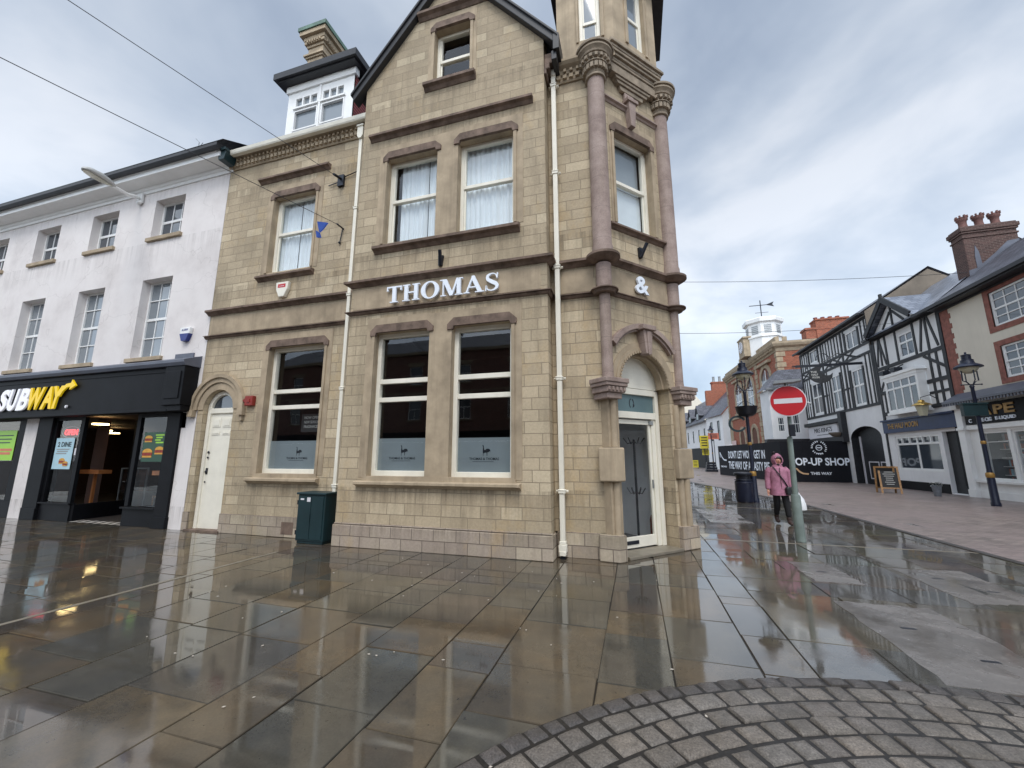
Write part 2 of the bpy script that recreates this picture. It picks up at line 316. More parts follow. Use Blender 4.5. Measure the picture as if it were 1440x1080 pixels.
class MB:
    def __init__(s): s.v = []; s.f = []; s.mi = []; s.sm = []; s.cols = None
    def face(s, pts, m=0, smooth=False):
        i = len(s.v); s.v += [Vector(p) for p in pts]; s.f.append(list(range(i, i+len(pts)))); s.mi.append(m); s.sm.append(smooth)
    def mesh(s, vs, fs, m=0, smooth=False):
        i = len(s.v); s.v += [Vector(p) for p in vs]
        for f in fs: s.f.append([i+k for k in f]); s.mi.append(m); s.sm.append(smooth)
    def box(s, F, u0, u1, w0, w1, z0, z1, m=0):
        p = [F(u, w, z) for z in (z0, z1) for w in (w0, w1) for u in (u0, u1)]
        s.mesh(p, [(0, 1, 3, 2), (4, 6, 7, 5), (0, 4, 5, 1), (2, 3, 7, 6), (0, 2, 6, 4), (1, 5, 7, 3)], m); return s
    def bar(s, F, a, b, wd, w0, w1, m=0):
        d = Vector((b[0]-a[0], b[1]-a[1])); d.normalize(); n = Vector((-d.y, d.x))*wd/2
        q = [(a[0]+n.x, a[1]+n.y), (a[0]-n.x, a[1]-n.y), (b[0]-n.x, b[1]-n.y), (b[0]+n.x, b[1]+n.y)]
        s.prism(F, q, w0, w1, m); return s
    def prism(s, F, poly, w0, w1, m=0):
        n = len(poly); p = [F(u, w0, z) for u, z in poly]+[F(u, w1, z) for u, z in poly]
        s.mesh(p, [tuple(range(n)), tuple(range(2*n-1, n-1, -1))]+[(i, (i+1) % n, n+(i+1) % n, n+i) for i in range(n)], m); return s
    def plan(s, poly, z0, z1, m=0):
        n = len(poly); p = [Vector((x, y, z0)) for x, y in poly]+[Vector((x, y, z1)) for x, y in poly]
        s.mesh(p, [tuple(range(n)), tuple(range(2*n-1, n-1, -1))]+[(i, (i+1) % n, n+(i+1) % n, n+i) for i in range(n)], m); return s
    def tube(s, pts, r, n=8, m=0, cap=True, ref=None):
        pts = [Vector(p) for p in pts]; rs = r if isinstance(r, (list, tuple)) else [r]*len(pts)
        vs = []; up = Vector((0, 0, 1))
        for i, p in enumerate(pts):
            t = (pts[min(i+1, len(pts)-1)]-pts[max(i-1, 0)]).normalized()
            a = t.cross(Vector(ref)) if ref else (t.cross(up) if abs(t.z) < .95 else t.cross(Vector((1, 0, 0))))
            a.normalize(); b = t.cross(a)
            for k in range(n):
                an = 2*math.pi*k/n; vs.append(p+(a*math.cos(an)+b*math.sin(an))*rs[i])
        fs = [(i*n+k, i*n+(k+1) % n, (i+1)*n+(k+1) % n, (i+1)*n+k) for i in range(len(pts)-1) for k in range(n)]
        b0 = len(s.v); s.mesh(vs, fs, m, True)
        if cap:
            s.f += [[b0+k for k in range(n)][::-1], [b0+(len(pts)-1)*n+k for k in range(n)]]; s.mi += [m, m]; s.sm += [False, False]
        return s
    def lathe(s, c, prof, n=24, m=0, a0=0, a1=360, sx=1, sy=1, rot=0, smooth=True):
        full = abs(a1-a0) >= 360; k = n if full else n+1; vs = []
        for r, z in prof:
            for i in range(k):
                a = R(a0+(a1-a0)*i/n+rot); vs.append((c[0]+r*math.cos(a)*sx, c[1]+r*math.sin(a)*sy, c[2]+z))
        fs = []
        for j in range(len(prof)-1):
            for i in range(n):
                i2 = (i+1) % k; fs.append((j*k+i, j*k+i2, (j+1)*k+i2, (j+1)*k+i))
        b0 = len(s.v); s.mesh(vs, fs, m, smooth)
        if full:
            if prof[0][0] > 1e-4: s.f.append([b0+i for i in range(k)][::-1]); s.mi.append(m); s.sm.append(False)
            if prof[-1][0] > 1e-4: s.f.append([b0+(len(prof)-1)*k+i for i in range(k)]); s.mi.append(m); s.sm.append(False)
        return s
    def sphere(s, c, rx, ry, rz, n=14, m=0):
        vs = []; fs = []; k = n//2
        for j in range(k+1):
            t = math.pi*j/k
            for i in range(n):
                a = 2*math.pi*i/n; vs.append((c[0]+rx*math.sin(t)*math.cos(a), c[1]+ry*math.sin(t)*math.sin(a), c[2]-rz*math.cos(t)))
        for j in range(k):
            for i in range(n): fs.append((j*n+i, j*n+(i+1) % n, (j+1)*n+(i+1) % n, (j+1)*n+i))
        s.mesh(vs, fs, m, True); return s
    def wall(s, F, u0, u1, z0, z1, ops, dep=.3, w=0., m=0, mr=None):
        us = sorted(set([u0, u1]+[x for o in ops for x in o[:2]])); zs = sorted(set([z0, z1]+[x for o in ops for x in o[2:4]]))
        us = [x for x in us if u0 <= x <= u1]; zs = [x for x in zs if z0 <= x <= z1]
        for a, b in zip(us, us[1:]):
            for c, d in zip(zs, zs[1:]):
                cu, cz = (a+b)/2, (c+d)/2
                if any(o[0] < cu < o[1] and o[2] < cz < o[3] for o in ops): continue
                s.face([F(a, w, c), F(b, w, c), F(b, w, d), F(a, w, d)], m)
        mr = m if mr is None else mr
        for a, b, c, d in [o[:4] for o in ops if len(o) == 4]:
            for p, q in (((a, c), (a, d)), ((a, d), (b, d)), ((b, d), (b, c)), ((b, c), (a, c))):
                s.face([F(p[0], w, p[1]), F(q[0], w, q[1]), F(q[0], w-dep, q[1]), F(p[0], w-dep, p[1])], mr)
        return s
    def room(s, F, u0, u1, w0, w1, z0, z1, m=0, mf=None):
        p = lambda u, w, z: F(u, w, z)
        mf = m if mf is None else mf
        s.face([p(u0, w1, z0), p(u1, w1, z0), p(u1, w1, z1), p(u0, w1, z1)], m)
        s.face([p(u0, w0, z0), p(u0, w1, z0), p(u0, w1, z1), p(u0, w0, z1)], m)
        s.face([p(u1, w0, z0), p(u1, w1, z0), p(u1, w1, z1), p(u1, w0, z1)], m)
        s.face([p(u0, w0, z0), p(u1, w0, z0), p(u1, w1, z0), p(u0, w1, z0)], mf)
        s.face([p(u0, w0, z1), p(u1, w0, z1), p(u1, w1, z1), p(u0, w1, z1)], m); return s
    def sweep(s, path, prof, m=0, smooth=False):
        n = len(path); offs = []
        for i in range(n):
            d0 = Vector(path[i])-Vector(path[i-1]) if i > 0 else None
            d1 = Vector(path[i+1])-Vector(path[i]) if i < n-1 else None
            d0 = d0 or d1; d1 = d1 or d0; d0 = d0.normalized(); d1 = d1.normalized()
            n0 = Vector((d0.y, -d0.x)); n1 = Vector((d1.y, -d1.x)); b = (n0+n1)
            b = b/(1+n0.dot(n1)) if n0.dot(n1) > -.9 else n0
            offs.append(b)
        k = len(prof); vs = []
        for i in range(n):
            for o, z in prof: vs.append((path[i][0]+offs[i].x*o, path[i][1]+offs[i].y*o, z))
        fs = [(i*k+j, i*k+(j+1) % k, (i+1)*k+(j+1) % k, (i+1)*k+j) for i in range(n-1) for j in range(k)]
        fs += [tuple(range(k))[::-1], tuple((n-1)*k+j for j in range(k))]
        s.mesh(vs, fs, m, smooth); return s
    def text(s, F, txt, u0, u1, z0, z1, w0, w1, m=0, bold=0., shear=0.):
        cu = bpy.data.curves.new('t', 'FONT'); cu.body = txt; cu.size = 1; cu.extrude = .5; cu.offset = bold; cu.shear = shear; cu.resolution_u = 3
        ob = bpy.data.objects.new('t', cu); C.objects.link(ob)
        dg = bpy.context.evaluated_depsgraph_get(); me = bpy.data.meshes.new_from_object(ob.evaluated_get(dg))
        vs = [v.co.copy() for v in me.vertices]; fs = [tuple(p.vertices) for p in me.polygons]
        bpy.data.objects.remove(ob); bpy.data.curves.remove(cu); bpy.data.meshes.remove(me)
        x0 = min(v.x for v in vs); x1 = max(v.x for v in vs); y0 = min(v.y for v in vs); y1 = max(v.y for v in vs)
        out = [F(u0+(v.x-x0)/(x1-x0)*(u1-u0), w0+(v.z+.5)*(w1-w0), z0+(v.y-y0)/(y1-y0)*(z1-z0)) for v in vs]
        s.mesh(out, fs, m); return s
    def stroke(s, F, pts, w0, w1, m=0):
        # pts: (u, z, width) ribbon
        L = []; Rr = []
        for i, (u, z, wd) in enumerate(pts):
            a = pts[max(i-1, 0)]; b = pts[min(i+1, len(pts)-1)]
            d = Vector((b[0]-a[0], b[1]-a[1])).normalized(); n = Vector((-d.y, d.x))*wd/2
            L.append((u+n.x, z+n.y)); Rr.append((u-n.x, z-n.y))
        for i in range(len(pts)-1):
            s.prism(F, [L[i], Rr[i], Rr[i+1], L[i+1]], w0, w1, m)
        return s
    def build(s, name, mats, parent=None, solid=True, bevel=0., loc=None, rz=0., sharp=40):
        mats = mats if isinstance(mats, (list, tuple)) else [mats]
        root = parent
        while root is not None and root.parent is not None: root = root.parent
        if parent is not None: T = Matrix.Translation(root.location) @ Matrix.Rotation(root.rotation_euler.z, 4, 'Z')
        else: T = Matrix.Translation(loc or (0, 0, 0)) @ Matrix.Rotation(rz, 4, 'Z')
        Ti = T.inverted()
        me = bpy.data.meshes.new(name)
        me.from_pydata([tuple(v) for v in s.v], [], s.f)
        me.polygons.foreach_set('material_index', s.mi); me.polygons.foreach_set('use_smooth', s.sm)
        for m in mats: me.materials.append(m if not isinstance(m, str) else M[m])
        if solid:
            bm = bmesh.new(); bm.from_mesh(me)
            bmesh.ops.recalc_face_normals(bm, faces=bm.faces); bm.to_mesh(me); bm.free()
        uv = me.uv_layers.new(name='UVMap').data
        Z = Vector((0, 0, 1))
        for p in me.polygons:
            n = p.normal
            if abs(n.z) > .95 or n.length < 1e-6: t, b = Vector((1, 0, 0)), Vector((0, 1, 0))
            else:
                t = Z.cross(n).normalized(); b = n.cross(t)
            for li in p.loop_indices:
                co = me.vertices[me.loops[li].vertex_index].co; uv[li].uv = (co.dot(t), co.dot(b))
        if s.cols is not None:
            at = me.attributes.new('col', 'FLOAT_COLOR', 'FACE')
            for i, c in enumerate(s.cols): at.data[i].color = c
        me.transform(Ti); me.update()
        if any(s.sm): me.set_sharp_from_angle(angle=R(sharp))
        o = bpy.data.objects.new(name, me); C.objects.link(o)
        if parent is not None: o.parent = parent
        else: o.location = loc or (0, 0, 0); o.rotation_euler.z = rz
        if bevel:
            bv = o.modifiers.new('bevel', 'BEVEL'); bv.width = bevel; bv.segments = 2; bv.limit_method = 'ANGLE'; bv.angle_limit = R(50)
        return o

def tag(o, label=None, cat=None, group=None, kind=None):
    if label: o['label'] = label
    if cat: o['category'] = cat
    if group: o['group'] = group
    if kind: o['kind'] = kind
    return o
def thing(name, label, cat, loc=(0, 0, 0), rz=0., group=None):
    o = bpy.data.objects.new(name, None); o.empty_display_size = .2; C.objects.link(o); o.location = loc; o.rotation_euler.z = rz
    return tag(o, label, cat, group)
def dup(root, loc, rz=None, label=None):
    r = root.copy(); C.objects.link(r); r.location = loc
    if rz is not None: r.rotation_euler.z = rz
    if label: r['label'] = label
    for ch in list(root.children):
        c = ch.copy(); C.objects.link(c); c.parent = r
        for g in ch.children:
            d = g.copy(); C.objects.link(d); d.parent = c
    return r

def window(F, u0, u1, z0, z1, dep, parent, fm='cream', fw=.07, bv=(), bh=(), sash=None, pm='glass', bw=.025, fd=.07, extra=None, pane_dep=None):
    f = MB(); a, b = -dep-fd, -dep
    f.box(F, u0, u0+fw, a, b, z0, z1); f.box(F, u1-fw, u1, a, b, z0, z1)
    f.box(F, u0+fw, u1-fw, a, b, z0, z0+fw*1.15); f.box(F, u0+fw, u1-fw, a, b, z1-fw, z1)
    if sash:
        f.box(F, u0+fw, u1-fw, a-.01, b-.012, sash-.035, sash+.035)
        if sash > 0 and fw >= .06:   # sash stiles: the upper sash stands proud of the lower one
            for x in (u0+fw, u1-fw-.035): f.box(F, x, x+.035, a, b-.015, sash+.035, z1-fw)
            for x in (u0+fw, u1-fw-.035): f.box(F, x, x+.035, a, b-.04, z0+fw, sash-.035)
    for t in bv: f.box(F, t-bw/2, t+bw/2, a+.005, b-.02, z0+fw, z1-fw)
    for t in bh:
        t, hw = (t if isinstance(t, tuple) else (t, bw/2))
        f.box(F, u0+fw, u1-fw, a+.003, b-.01, t-hw, t+hw)
    w = f.build('window', fm, parent, bevel=.006 if fw >= .06 else 0)
    g = MB(); pd = -dep-fd*.6 if pane_dep is None else -pane_dep
    g.face([F(u0+fw*.5, pd, z0+fw*.5), F(u1-fw*.5, pd, z0+fw*.5), F(u1-fw*.5, pd, z1-fw*.5), F(u0+fw*.5, pd, z1-fw*.5)])
    g.build('pane', pm, w, solid=False)
    return w
def curtain(F, u0, u1, z0, z1, w, parent, gaps=(), amp=.02, step=.03):
    mb = MB(); x = u0; i = 0; pts = []
    while x <= u1+1e-6:
        pts.append((x, w+amp*math.sin(i*1.7)+amp*.6*math.sin(i*.61+1))); x += step; i += 1
    for (a, wa), (b, wb) in zip(pts, pts[1:]):
        if any(g0 < (a+b)/2 < g1 for g0, g1 in gaps): continue
        mb.face([F(a, wa, z0), F(b, wb, z0), F(b, wb, z1), F(a, wa, z1)], 0, True)
    return mb.build('curtain', 'curtain', parent, solid=False)
# ------------------------------------------------------------------ ground
g = MB(); g.face([(-300, -200, -.06), (300, -200, -.06), (300, 400, -.06), (-300, 400, -.06)])
tag(g.build('ground', 'joint', None, solid=False), kind='structure')

def slab(mb, x0, x1, y0, y1, col, rough):
    gp = random.uniform(.002, .005); x0 += gp; x1 -= gp; y0 += gp; y1 -= gp
    cx, cy = (x0+x1)/2, (y0+y1)/2; tx = random.gauss(0, .0035); ty = random.gauss(0, .0022); h = random.gauss(0, .0012)
    j = lambda: random.uniform(-.006, .006)
    base = [(x0+j(), y0+j()), (x1+j(), y0+j()), (x1+j(), y1+j()), (x0+j(), y1+j())]
    zz = lambda x, y: h+(x-cx)*tx+(y-cy)*ty
    ch = .005
    top = [(x+(ch if x < cx else -ch), y+(ch if y < cy else -ch)) for x, y in base]
    vs = [(x, y, zz(x, y)) for x, y in top]+[(x, y, zz(x, y)-.005) for x, y in base]+[(x, y, -.035) for x, y in base]
    fs = [(0, 1, 2, 3)]+[(4+i, 4+(i+1) % 4, (i+1) % 4, i) for i in range(4)]+[(8+i, 8+(i+1) % 4, 4+(i+1) % 4, 4+i) for i in range(4)]
    mb.mesh(vs, fs); mb.cols += [(*col[:3], rough)]+[(*[q*.9 for q in col[:3]], 6.0)]*8
SLC = [S(102, 82, 58), S(92, 84, 66), S(84, 82, 76), S(90, 74, 64), S(110, 91, 64), S(80, 78, 70), S(104, 86, 60), S(78, 74, 70), S(98, 80, 58)]
def slabcol():
    c = random.choice(SLC); k = random.uniform(.66, .84); return tuple(x*k for x in c[:3])
pv = MB(); pv.cols = []
XJ = [-5.95, -5.68, -5.0, -4.22, -3.57, -2.79, -2.30, -1.65, -1.14, -.345, .19, .84, 1.225]
x = -5.95
while x > -26: x -= random.choice([.48, .6, .75, .7]); XJ.insert(0, x)
known = {-5.0: [2.03, 2.46, 3.24], -4.22: [2.09, 3.22], -3.57: [2.31, 3.2], -2.79: [2.02, 2.81], -2.30: [1.6, 2.52, 3.32], -1.65: [2.405, 3.19, 3.63], -1.14: [2.73, 3.37, 4.28, 5.02], -.345: [4.195, 4.78, 5.83], .19: [4.78, 5.83], .84: [4.5, 5.36, 5.62, 6.5]}
for a, b in zip(XJ, XJ[1:]):
    ys = sorted(known.get(a, []))
    top = 7.3 if b < .8 else (8.4 if b < .9 else 46)
    if not ys: ys = [random.uniform(1.6, 2.4)]
    y = ys[0]
    while y > -7: y -= random.uniform(.55, 1.0); ys.insert(0, y)
    y = ys[-1]
    while y < top: y += random.uniform(.5, .95); ys.append(y)
    ys[-1] = max(top, ys[-2]+.2)
    for c, d in zip(ys, ys[1:]): slab(pv, a, b, c, d, slabcol() if a < 1 or random.random() < .5 else tuple(q*.9 for q in S(92, 90, 88)[:3]), random.random())
rows = [-7, -6.2, -5.4, -4.5, -3.7, -2.9, -2.1, -1.3, -.5, .4, 1.2, 2.0, 2.8, 3.6, 4.52, 5.37, 5.95, 6.54, 7.15, 7.72, 8.4, 9.225, 9.30, 9.95, 10.7, 11.4, 12.1, 12.75, 13.4, 14.0, 14.6, 15.16, 15.24]
y = 15.24
while y < 44: y += random.uniform(.55, .95); rows.append(y)
strips = []
for c, d in zip(rows, rows[1:]):
    if d-c < .1: strips.append((c, d)); continue
    x = 1.225
    while x < 6.2:
        x2 = x+random.uniform(.5, 1.0); x2 = 6.4 if x2 > 5.9 else x2
        slab(pv, x, x2, c, d, tuple(q*random.uniform(.85, 1.1) for q in random.choice([S(92, 84, 74), S(86, 86, 84), S(98, 88, 72), S(80, 78, 76)])[:3]), random.random()); x = x2
tag(pv.build('pavement', 'slab', None, solid=False), kind='structure')
jb = MB(); jb.face([(-27, -7.2, -.011), (7, -7.2, -.011), (7, 46, -.011), (-27, 46, -.011)])
tag(jb.build('pavement', 'joint', None, solid=False), kind='structure')
st = MB()
for c, d in strips: st.box(W0, .96, 5.75, c+.008, d-.008, -.03, .002)
st.box(W0, -6.02, -5.96, -4, 5.9, -.03, .003)
tag(st.build('pavement', 'palestone', None), kind='structure')

# sett circle
CX, CY, CR = 2.12, .22, 3.73
sb = MB(); sb.lathe((CX, CY, 0), [(0.0, .003), (CR-.01, .003), (CR, -.02)], 96)
tag(sb.build('pavement', 'joint', None, solid=False), kind='structure')
sm_ = MB(); sm_.cols = []
def sett(r0, r1, a0, a1, col):
    g_ = random.uniform(.006, .011); gr = g_
    def P(r, a, z): return (CX+r*math.cos(a), CY+r*math.sin(a), z)
    def ring(ins, z):
        da = (g_+ins)/max(r0, .2); o = []
        n = 3
        for i in range(n+1): o.append(P(r0+gr+ins, a0+da+(a1-a0-2*da)*i/n, z))
        for i in range(n, -1, -1): o.append(P(r1-gr-ins, a0+da+(a1-a0-2*da)*i/n, z))
        return o
    tz = random.gauss(0, .004); h = .015+tz
    tl = random.gauss(0, .02); tr = random.gauss(0, .02); am = (a0+a1)/2; rm = (r0+r1)/2
    A, B, D = ring(0, -.014), ring(.005, h-.011), ring(.014, h-.002)
    E2 = ring(.034, h+.002)
    D = [(p[0]+random.uniform(-.002, .002), p[1]+random.uniform(-.002, .002), p[2]+(p[0]-CX-rm*math.cos(am))*tl+(p[1]-CY-rm*math.sin(am))*tr) for p in D]
    n = len(A); jx, jy = random.gauss(0, .004), random.gauss(0, .004); D = [(p[0]+jx, p[1]+jy, p[2]) for p in D]; E2 = [(p[0]+jx, p[1]+jy, p[2]+(p[0]-CX-rm*math.cos(am))*tl+(p[1]-CY-rm*math.sin(am))*tr) for p in E2]
    fs = [(i, (i+1) % n, n+(i+1) % n, n+i) for i in range(n)]+[(n+i, n+(i+1) % n, 2*n+(i+1) % n, 2*n+i) for i in range(n)]+[(2*n+i, 2*n+(i+1) % n, 3*n+(i+1) % n, 3*n+i) for i in range(n)]+[tuple(3*n+i for i in range(n))]
    sm_.mesh(A+B+D+E2, fs, 0, True); sm_.cols += [(*col[:3], 1)]*len(fs)
def setring(r0, r1, lmin, lmax, cols):
    a = random.random()*.2; end = a+2*math.pi
    while a < end-.02:
        d = random.uniform(lmin, lmax)/r1; b = a+d
        if end-b < lmin*.7/r1: b = end
        c = random.choice(cols); k = random.uniform(.82, 1.15)
        sett(r0, r1, a, b, tuple(x*k for x in c[:3])); a = b
setring(CR-.135, CR, .13, .19, [S(86, 80, 76), S(76, 71, 68)])
r = CR-.135
GR = [S(116, 108, 99), S(110, 103, 95), S(106, 99, 92), S(119, 110, 100), S(112, 106, 99)]
while r > .5:
    wdt = random.uniform(.155, .18); setring(r-wdt, r, .14, .25, GR); r -= wdt
tag(sm_.build('pavement', 'sett', None, solid=False, sharp=60), kind='structure')

# brick paved road with its kerb line
KB = [(7.6, -7), (6.3, 2), (5.72, 6.5), (5.58, 8.5), (5.52, 12.5), (5.5, 16.8), (4.95, 20.8), (4.1, 26), (3.25, 31.4), (1.9, 42), (.5, 62), (-3, 110)]
rd = MB()
for a, b in zip(KB, KB[1:]):
    rd.face([(a[0], a[1], .004), (60, a[1], .004), (60, b[1], .004), (b[0], b[1], .004)])
tag(rd.build('road', 'road', None, solid=False), kind='structure')
kb = MB(); kb.sweep(KB[::-1], [(-.07, -.03), (-.07, .010), (.07, .012), (.07, -.03)])
tag(kb.build('kerb', 'sett' if False else plain('wet_dark_kerb', S(72, 68, 66), .3, var=.2), None), kind='structure')

def cover(pts, label, slots, z=.0035, frame=True):
    mb = MB(); ep = []
    for i in range(len(pts)):
        a, b = Vector(pts[i]), Vector(pts[(i+1) % len(pts)])
        for t in range(12): q = a.lerp(b, t/12); ep.append((q.x+random.gauss(0, .011), q.y+random.gauss(0, .011)))
    mb.plan(ep, -.02, z); o = mb.build('access_cover', 'cover', None, loc=(pts[0][0], pts[0][1], 0))
    tag(o, label, 'manhole cover', 'inlaid access covers in the pavement')
    for x, y in slots: s2 = MB(); s2.box(W0, x-.06, x+.06, y-.018, y+.018, z-.004, z+.0015); s2.build('lifting_slot', 'iron', o)
cover([(1.73, 11.6), (2.72, 11.6), (2.72, 14.4), (1.73, 14.4)], 'pale wet inlaid cover between the building corner and the walking woman', [(2.2, 12.5)])
cover([(2.19, 6.6), (2.73, 6.6), (2.73, 7.7), (2.19, 7.7)], 'narrow grey inlaid cover with a single dark slot below the sign post', [(2.45, 7.15)])
cover([(2.06, 3.97), (2.95, 3.97), (2.95, 5.8), (2.06, 5.8)], 'largest damp concrete cover, touching the edge of the cobbled circle', [(2.4, 5.1), (2.62, 4.5)])
cover([(3.5, 6.1), (4.3, 6.3), (4.35, 7.75), (3.5, 7.65)], 'tan concrete cover with two small slots beside the brick road', [(3.8, 7.2), (4.05, 6.7)])
sc_ = MB()
for i in range(46):
    x, y = random.uniform(-5.5, .4), random.uniform(1.9, 6.2); a = random.random()*6
    L_ = random.uniform(.008, .016)
    sc_.plan([(x+L_*math.cos(a+k*1.57)*(1 if k % 2 else .6), y+L_*math.sin(a+k*1.57)*(1 if k % 2 else .6)) for k in range(4)], .004, .006)
tag(sc_.build('petal_litter', 'petal', None), 'tiny pale scraps scattered on the wet paving', 'litter', kind='stuff')

# ------------------------------------------------------------------ stone corner building
cb = thing('stone_corner_building', 'tall gabled sandstone corner building with chamfered door corner and turret', 'building', (-3.35, 6.61, 0))
FA = Fr((0, 6.61), 0); F2 = Fr((0, 7.0), 0); FB = Fr((0, 6.97), 0)
FC = Fr((-.25, 7.05), 47); FD = Fr((.80, 8.20), 90)
def P(name, mb, mats, parent=None, **kw): return mb.build(name, mats, parent or cb, **kw)
UA, UB = -5.42, -1.33
W1 = (-4.77, -3.57, 5.92, 7.89); W2 = (-3.12, -1.93, 5.91, 7.92); W3 = (-4.81, -3.60, 1.26, 4.02); W4 = (-3.15, -1.97, 1.25, 4.01); WT = (-3.76, -2.88, 9.56, 10.87)
W5 = (-7.87, -6.31, 1.26, 4.07); W6 = (-8.24, -6.93, 5.93, 7.92); WD = (-9.62, -8.78, .0, 2.7)
wl = MB()
wl.wall(FA, UA, UB, .40, 9.4, [W1, W2, W3, W4])
# gable: strips round the attic window
ax, az, sl = -3.375, 12.4, 1.18
gz = lambda u: az-abs(u-ax)*sl-.12
def gstrip(u0, u1, z0f):
    us = [u0]+[x for x in (ax,) if u0 < x < u1]+[u1]
    for a, b in zip(us, us[1:]): wl.face([FA(a, 0, z0f), FA(b, 0, z0f), FA(b, 0, gz(b)), FA(a, 0, gz(a))])
gstrip(UA, WT[0], 9.4); gstrip(WT[1], UB, 9.4); gstrip(WT[0], WT[1], WT[3])
wl.face([FA(WT[0], 0, 9.4), FA(WT[1], 0, 9.4), FA(WT[1], 0, WT[2]), FA(WT[0], 0, WT[2])])
for p, q in (((WT[0], WT[2]), (WT[0], WT[3])), ((WT[0], WT[3]), (WT[1], WT[3])), ((WT[1], WT[3]), (WT[1], WT[2])), ((WT[1], WT[2]), (WT[0], WT[2]))):
    wl.face([FA(p[0], 0, p[1]), FA(q[0], 0, q[1]), FA(q[0], -.3, q[1]), FA(p[0], -.3, p[1])])
for u, w1 in ((UA, -.39), (UB, -.36)):
    wl.face([FA(u, 0, .0), FA(u, w1, .0), FA(u, w1, 10), FA(u, 0, 10)])
wl.wall(F2, -9.84, UA, .40, 9.12, [W5, W6, (-9.96, -8.5, .4, 3.5, 0)])
wl.wall(FB, UB, -.37, .40, 9.3, [])
# surround of the side door: strips above the round head
dc, dr, dz = -9.2, .46, 2.7
def arch_wall(mb, F, u0, u1, zt, c, r, zs, m=0, w=0., n=24, rz=None):
    rz = rz or r
    for i in range(n):
        a0 = math.pi*i/n; a1 = math.pi*(i+1)/n
        x0, x1 = c+r*math.cos(a0), c+r*math.cos(a1)
        mb.face([F(x0, w, zs+rz*math.sin(a0)), F(x1, w, zs+rz*math.sin(a1)), F(x1, w, zt), F(x0, w, zt)], m)
    mb.face([F(u0, w, zs), F(c-r, w, zs), F(c-r, w, zt), F(u0, w, zt)], m)
    mb.face([F(c+r, w, zs), F(u1, w, zs), F(u1, w, zt), F(c+r, w, zt)], m)
def arch_soffit(mb, F, c, r, zs, w0, w1, m=0, n=24, z0=0., rz=None):
    rz = rz or r
    for i in range(n):
        a0 = math.pi*i/n; a1 = math.pi*(i+1)/n
        p = [(c+r*math.cos(a), zs+rz*math.sin(a)) for a in (a0, a1)]
        mb.face([F(p[0][0], w0, p[0][1]), F(p[1][0], w0, p[1][1]), F(p[1][0], w1, p[1][1]), F(p[0][0], w1, p[0][1])], m, True)
    for u in (c-r, c+r): mb.face([F(u, w0, z0), F(u, w1, z0), F(u, w1, zs), F(u, w0, zs)], m)
def arch_ring(mb, F, c, r0, r1, zs, w0, w1, a0=0, a1=180, n=28, m=0, rz0=None, rz1=None):
    rz0 = rz0 or r0; rz1 = rz1 or r1
    for i in range(n):
        p, q = R(a0+(a1-a0)*i/n), R(a0+(a1-a0)*(i+1)/n)
        mb.prism(F, [(c+r0*math.cos(p), zs+rz0*math.sin(p)), (c+r1*math.cos(p), zs+rz1*math.sin(p)), (c+r1*math.cos(q), zs+rz1*math.sin(q)), (c+r0*math.cos(q), zs+rz0*math.sin(q))], w0, w1, m)
wl.face([F2(-9.84, 0, .4), F2(dc-dr, 0, .4), F2(dc-dr, 0, dz), F2(-9.84, 0, dz)])
wl.face([F2(dc+dr, 0, .4), F2(-8.5, 0, .4), F2(-8.5, 0, dz), F2(dc+dr, 0, dz)])
arch_wall(wl, F2, -9.84, -8.5, 3.5, dc, dr, dz); arch_soffit(wl, F2, dc, dr, dz, 0, -.25, z0=.02)
# chamfer face C
CL, CRr = -.10, 1.55; cc, cr, cz = .68, .66, 2.86
CWIN = (.20, 1.28, 5.93, 7.95)
arch_wall(wl, FC, CL, CRr, 4.40, cc, cr, cz); arch_soffit(wl, FC, cc, cr, cz, 0, -.30, z0=.0)
for a, b in ((CL, cc-cr), (cc+cr, CRr)): wl.face([FC(a, 0, .0), FC(b, 0, .0), FC(b, 0, cz), FC(a, 0, cz)])
wl.wall(FC, CL, CRr, 4.40, 9.6, [CWIN])
# flank running up the side street
wl.wall(FD, 0, 10.5, 0, 9.7, [(1.5, 2.7, 5.9, 7.9), (4.0, 5.2, 5.9, 7.9), (6.5, 7.7, 5.9, 7.9), (1.5, 2.7, 1.3, 4.0), (4.0, 5.2, 1.3, 4.0), (6.5, 7.7, 1.3, 4.0)])
P('wall', wl, 'stone', solid=False)
for (a, b, c, d) in ((1.5, 2.7, 5.9, 7.9), (4.0, 5.2, 5.9, 7.9), (6.5, 7.7, 5.9, 7.9), (1.5, 2.7, 1.3, 4.0), (4.0, 5.2, 1.3, 4.0), (6.5, 7.7, 1.3, 4.0)):
    window(FD, a, b, c, d, .15, cb, sash=(c+d)/2, pm='pane')
# plinth
pl = MB()
pl.box(FA, UA-.03, UB+.03, -.3, .035, 0, .385); pl.prism(FA, [(UA-.03, .385), (UB+.03, .385), (UB+.0, .42), (UA+.0, .42)], -.1, .02)
pl.box(F2, dc+dr+.002, UA-.03, -.3, .035, 0, .40); pl.box(F2, -9.84, dc-dr-.02, -.3, .03, 0, .40)
pl.box(FB, UB+.03, -.42, -.3, .035, 0, .40)
P('plinth', pl, 'stone_pink', bevel=.012)
for k_, poly in enumerate(([(-.62, 6.99), (-.61, 6.83), (-.30, 6.78), (-.185, 6.90), (-.30, 7.12)], None)):
    pp = MB()
    if poly: pp.plan(poly, 0, .40)
    else: pp.box(FC, cc+cr+.012, 1.80, -.27, .10, 0, .40)
    P('door_pier_base', pp, 'stone_pink', bevel=.02)
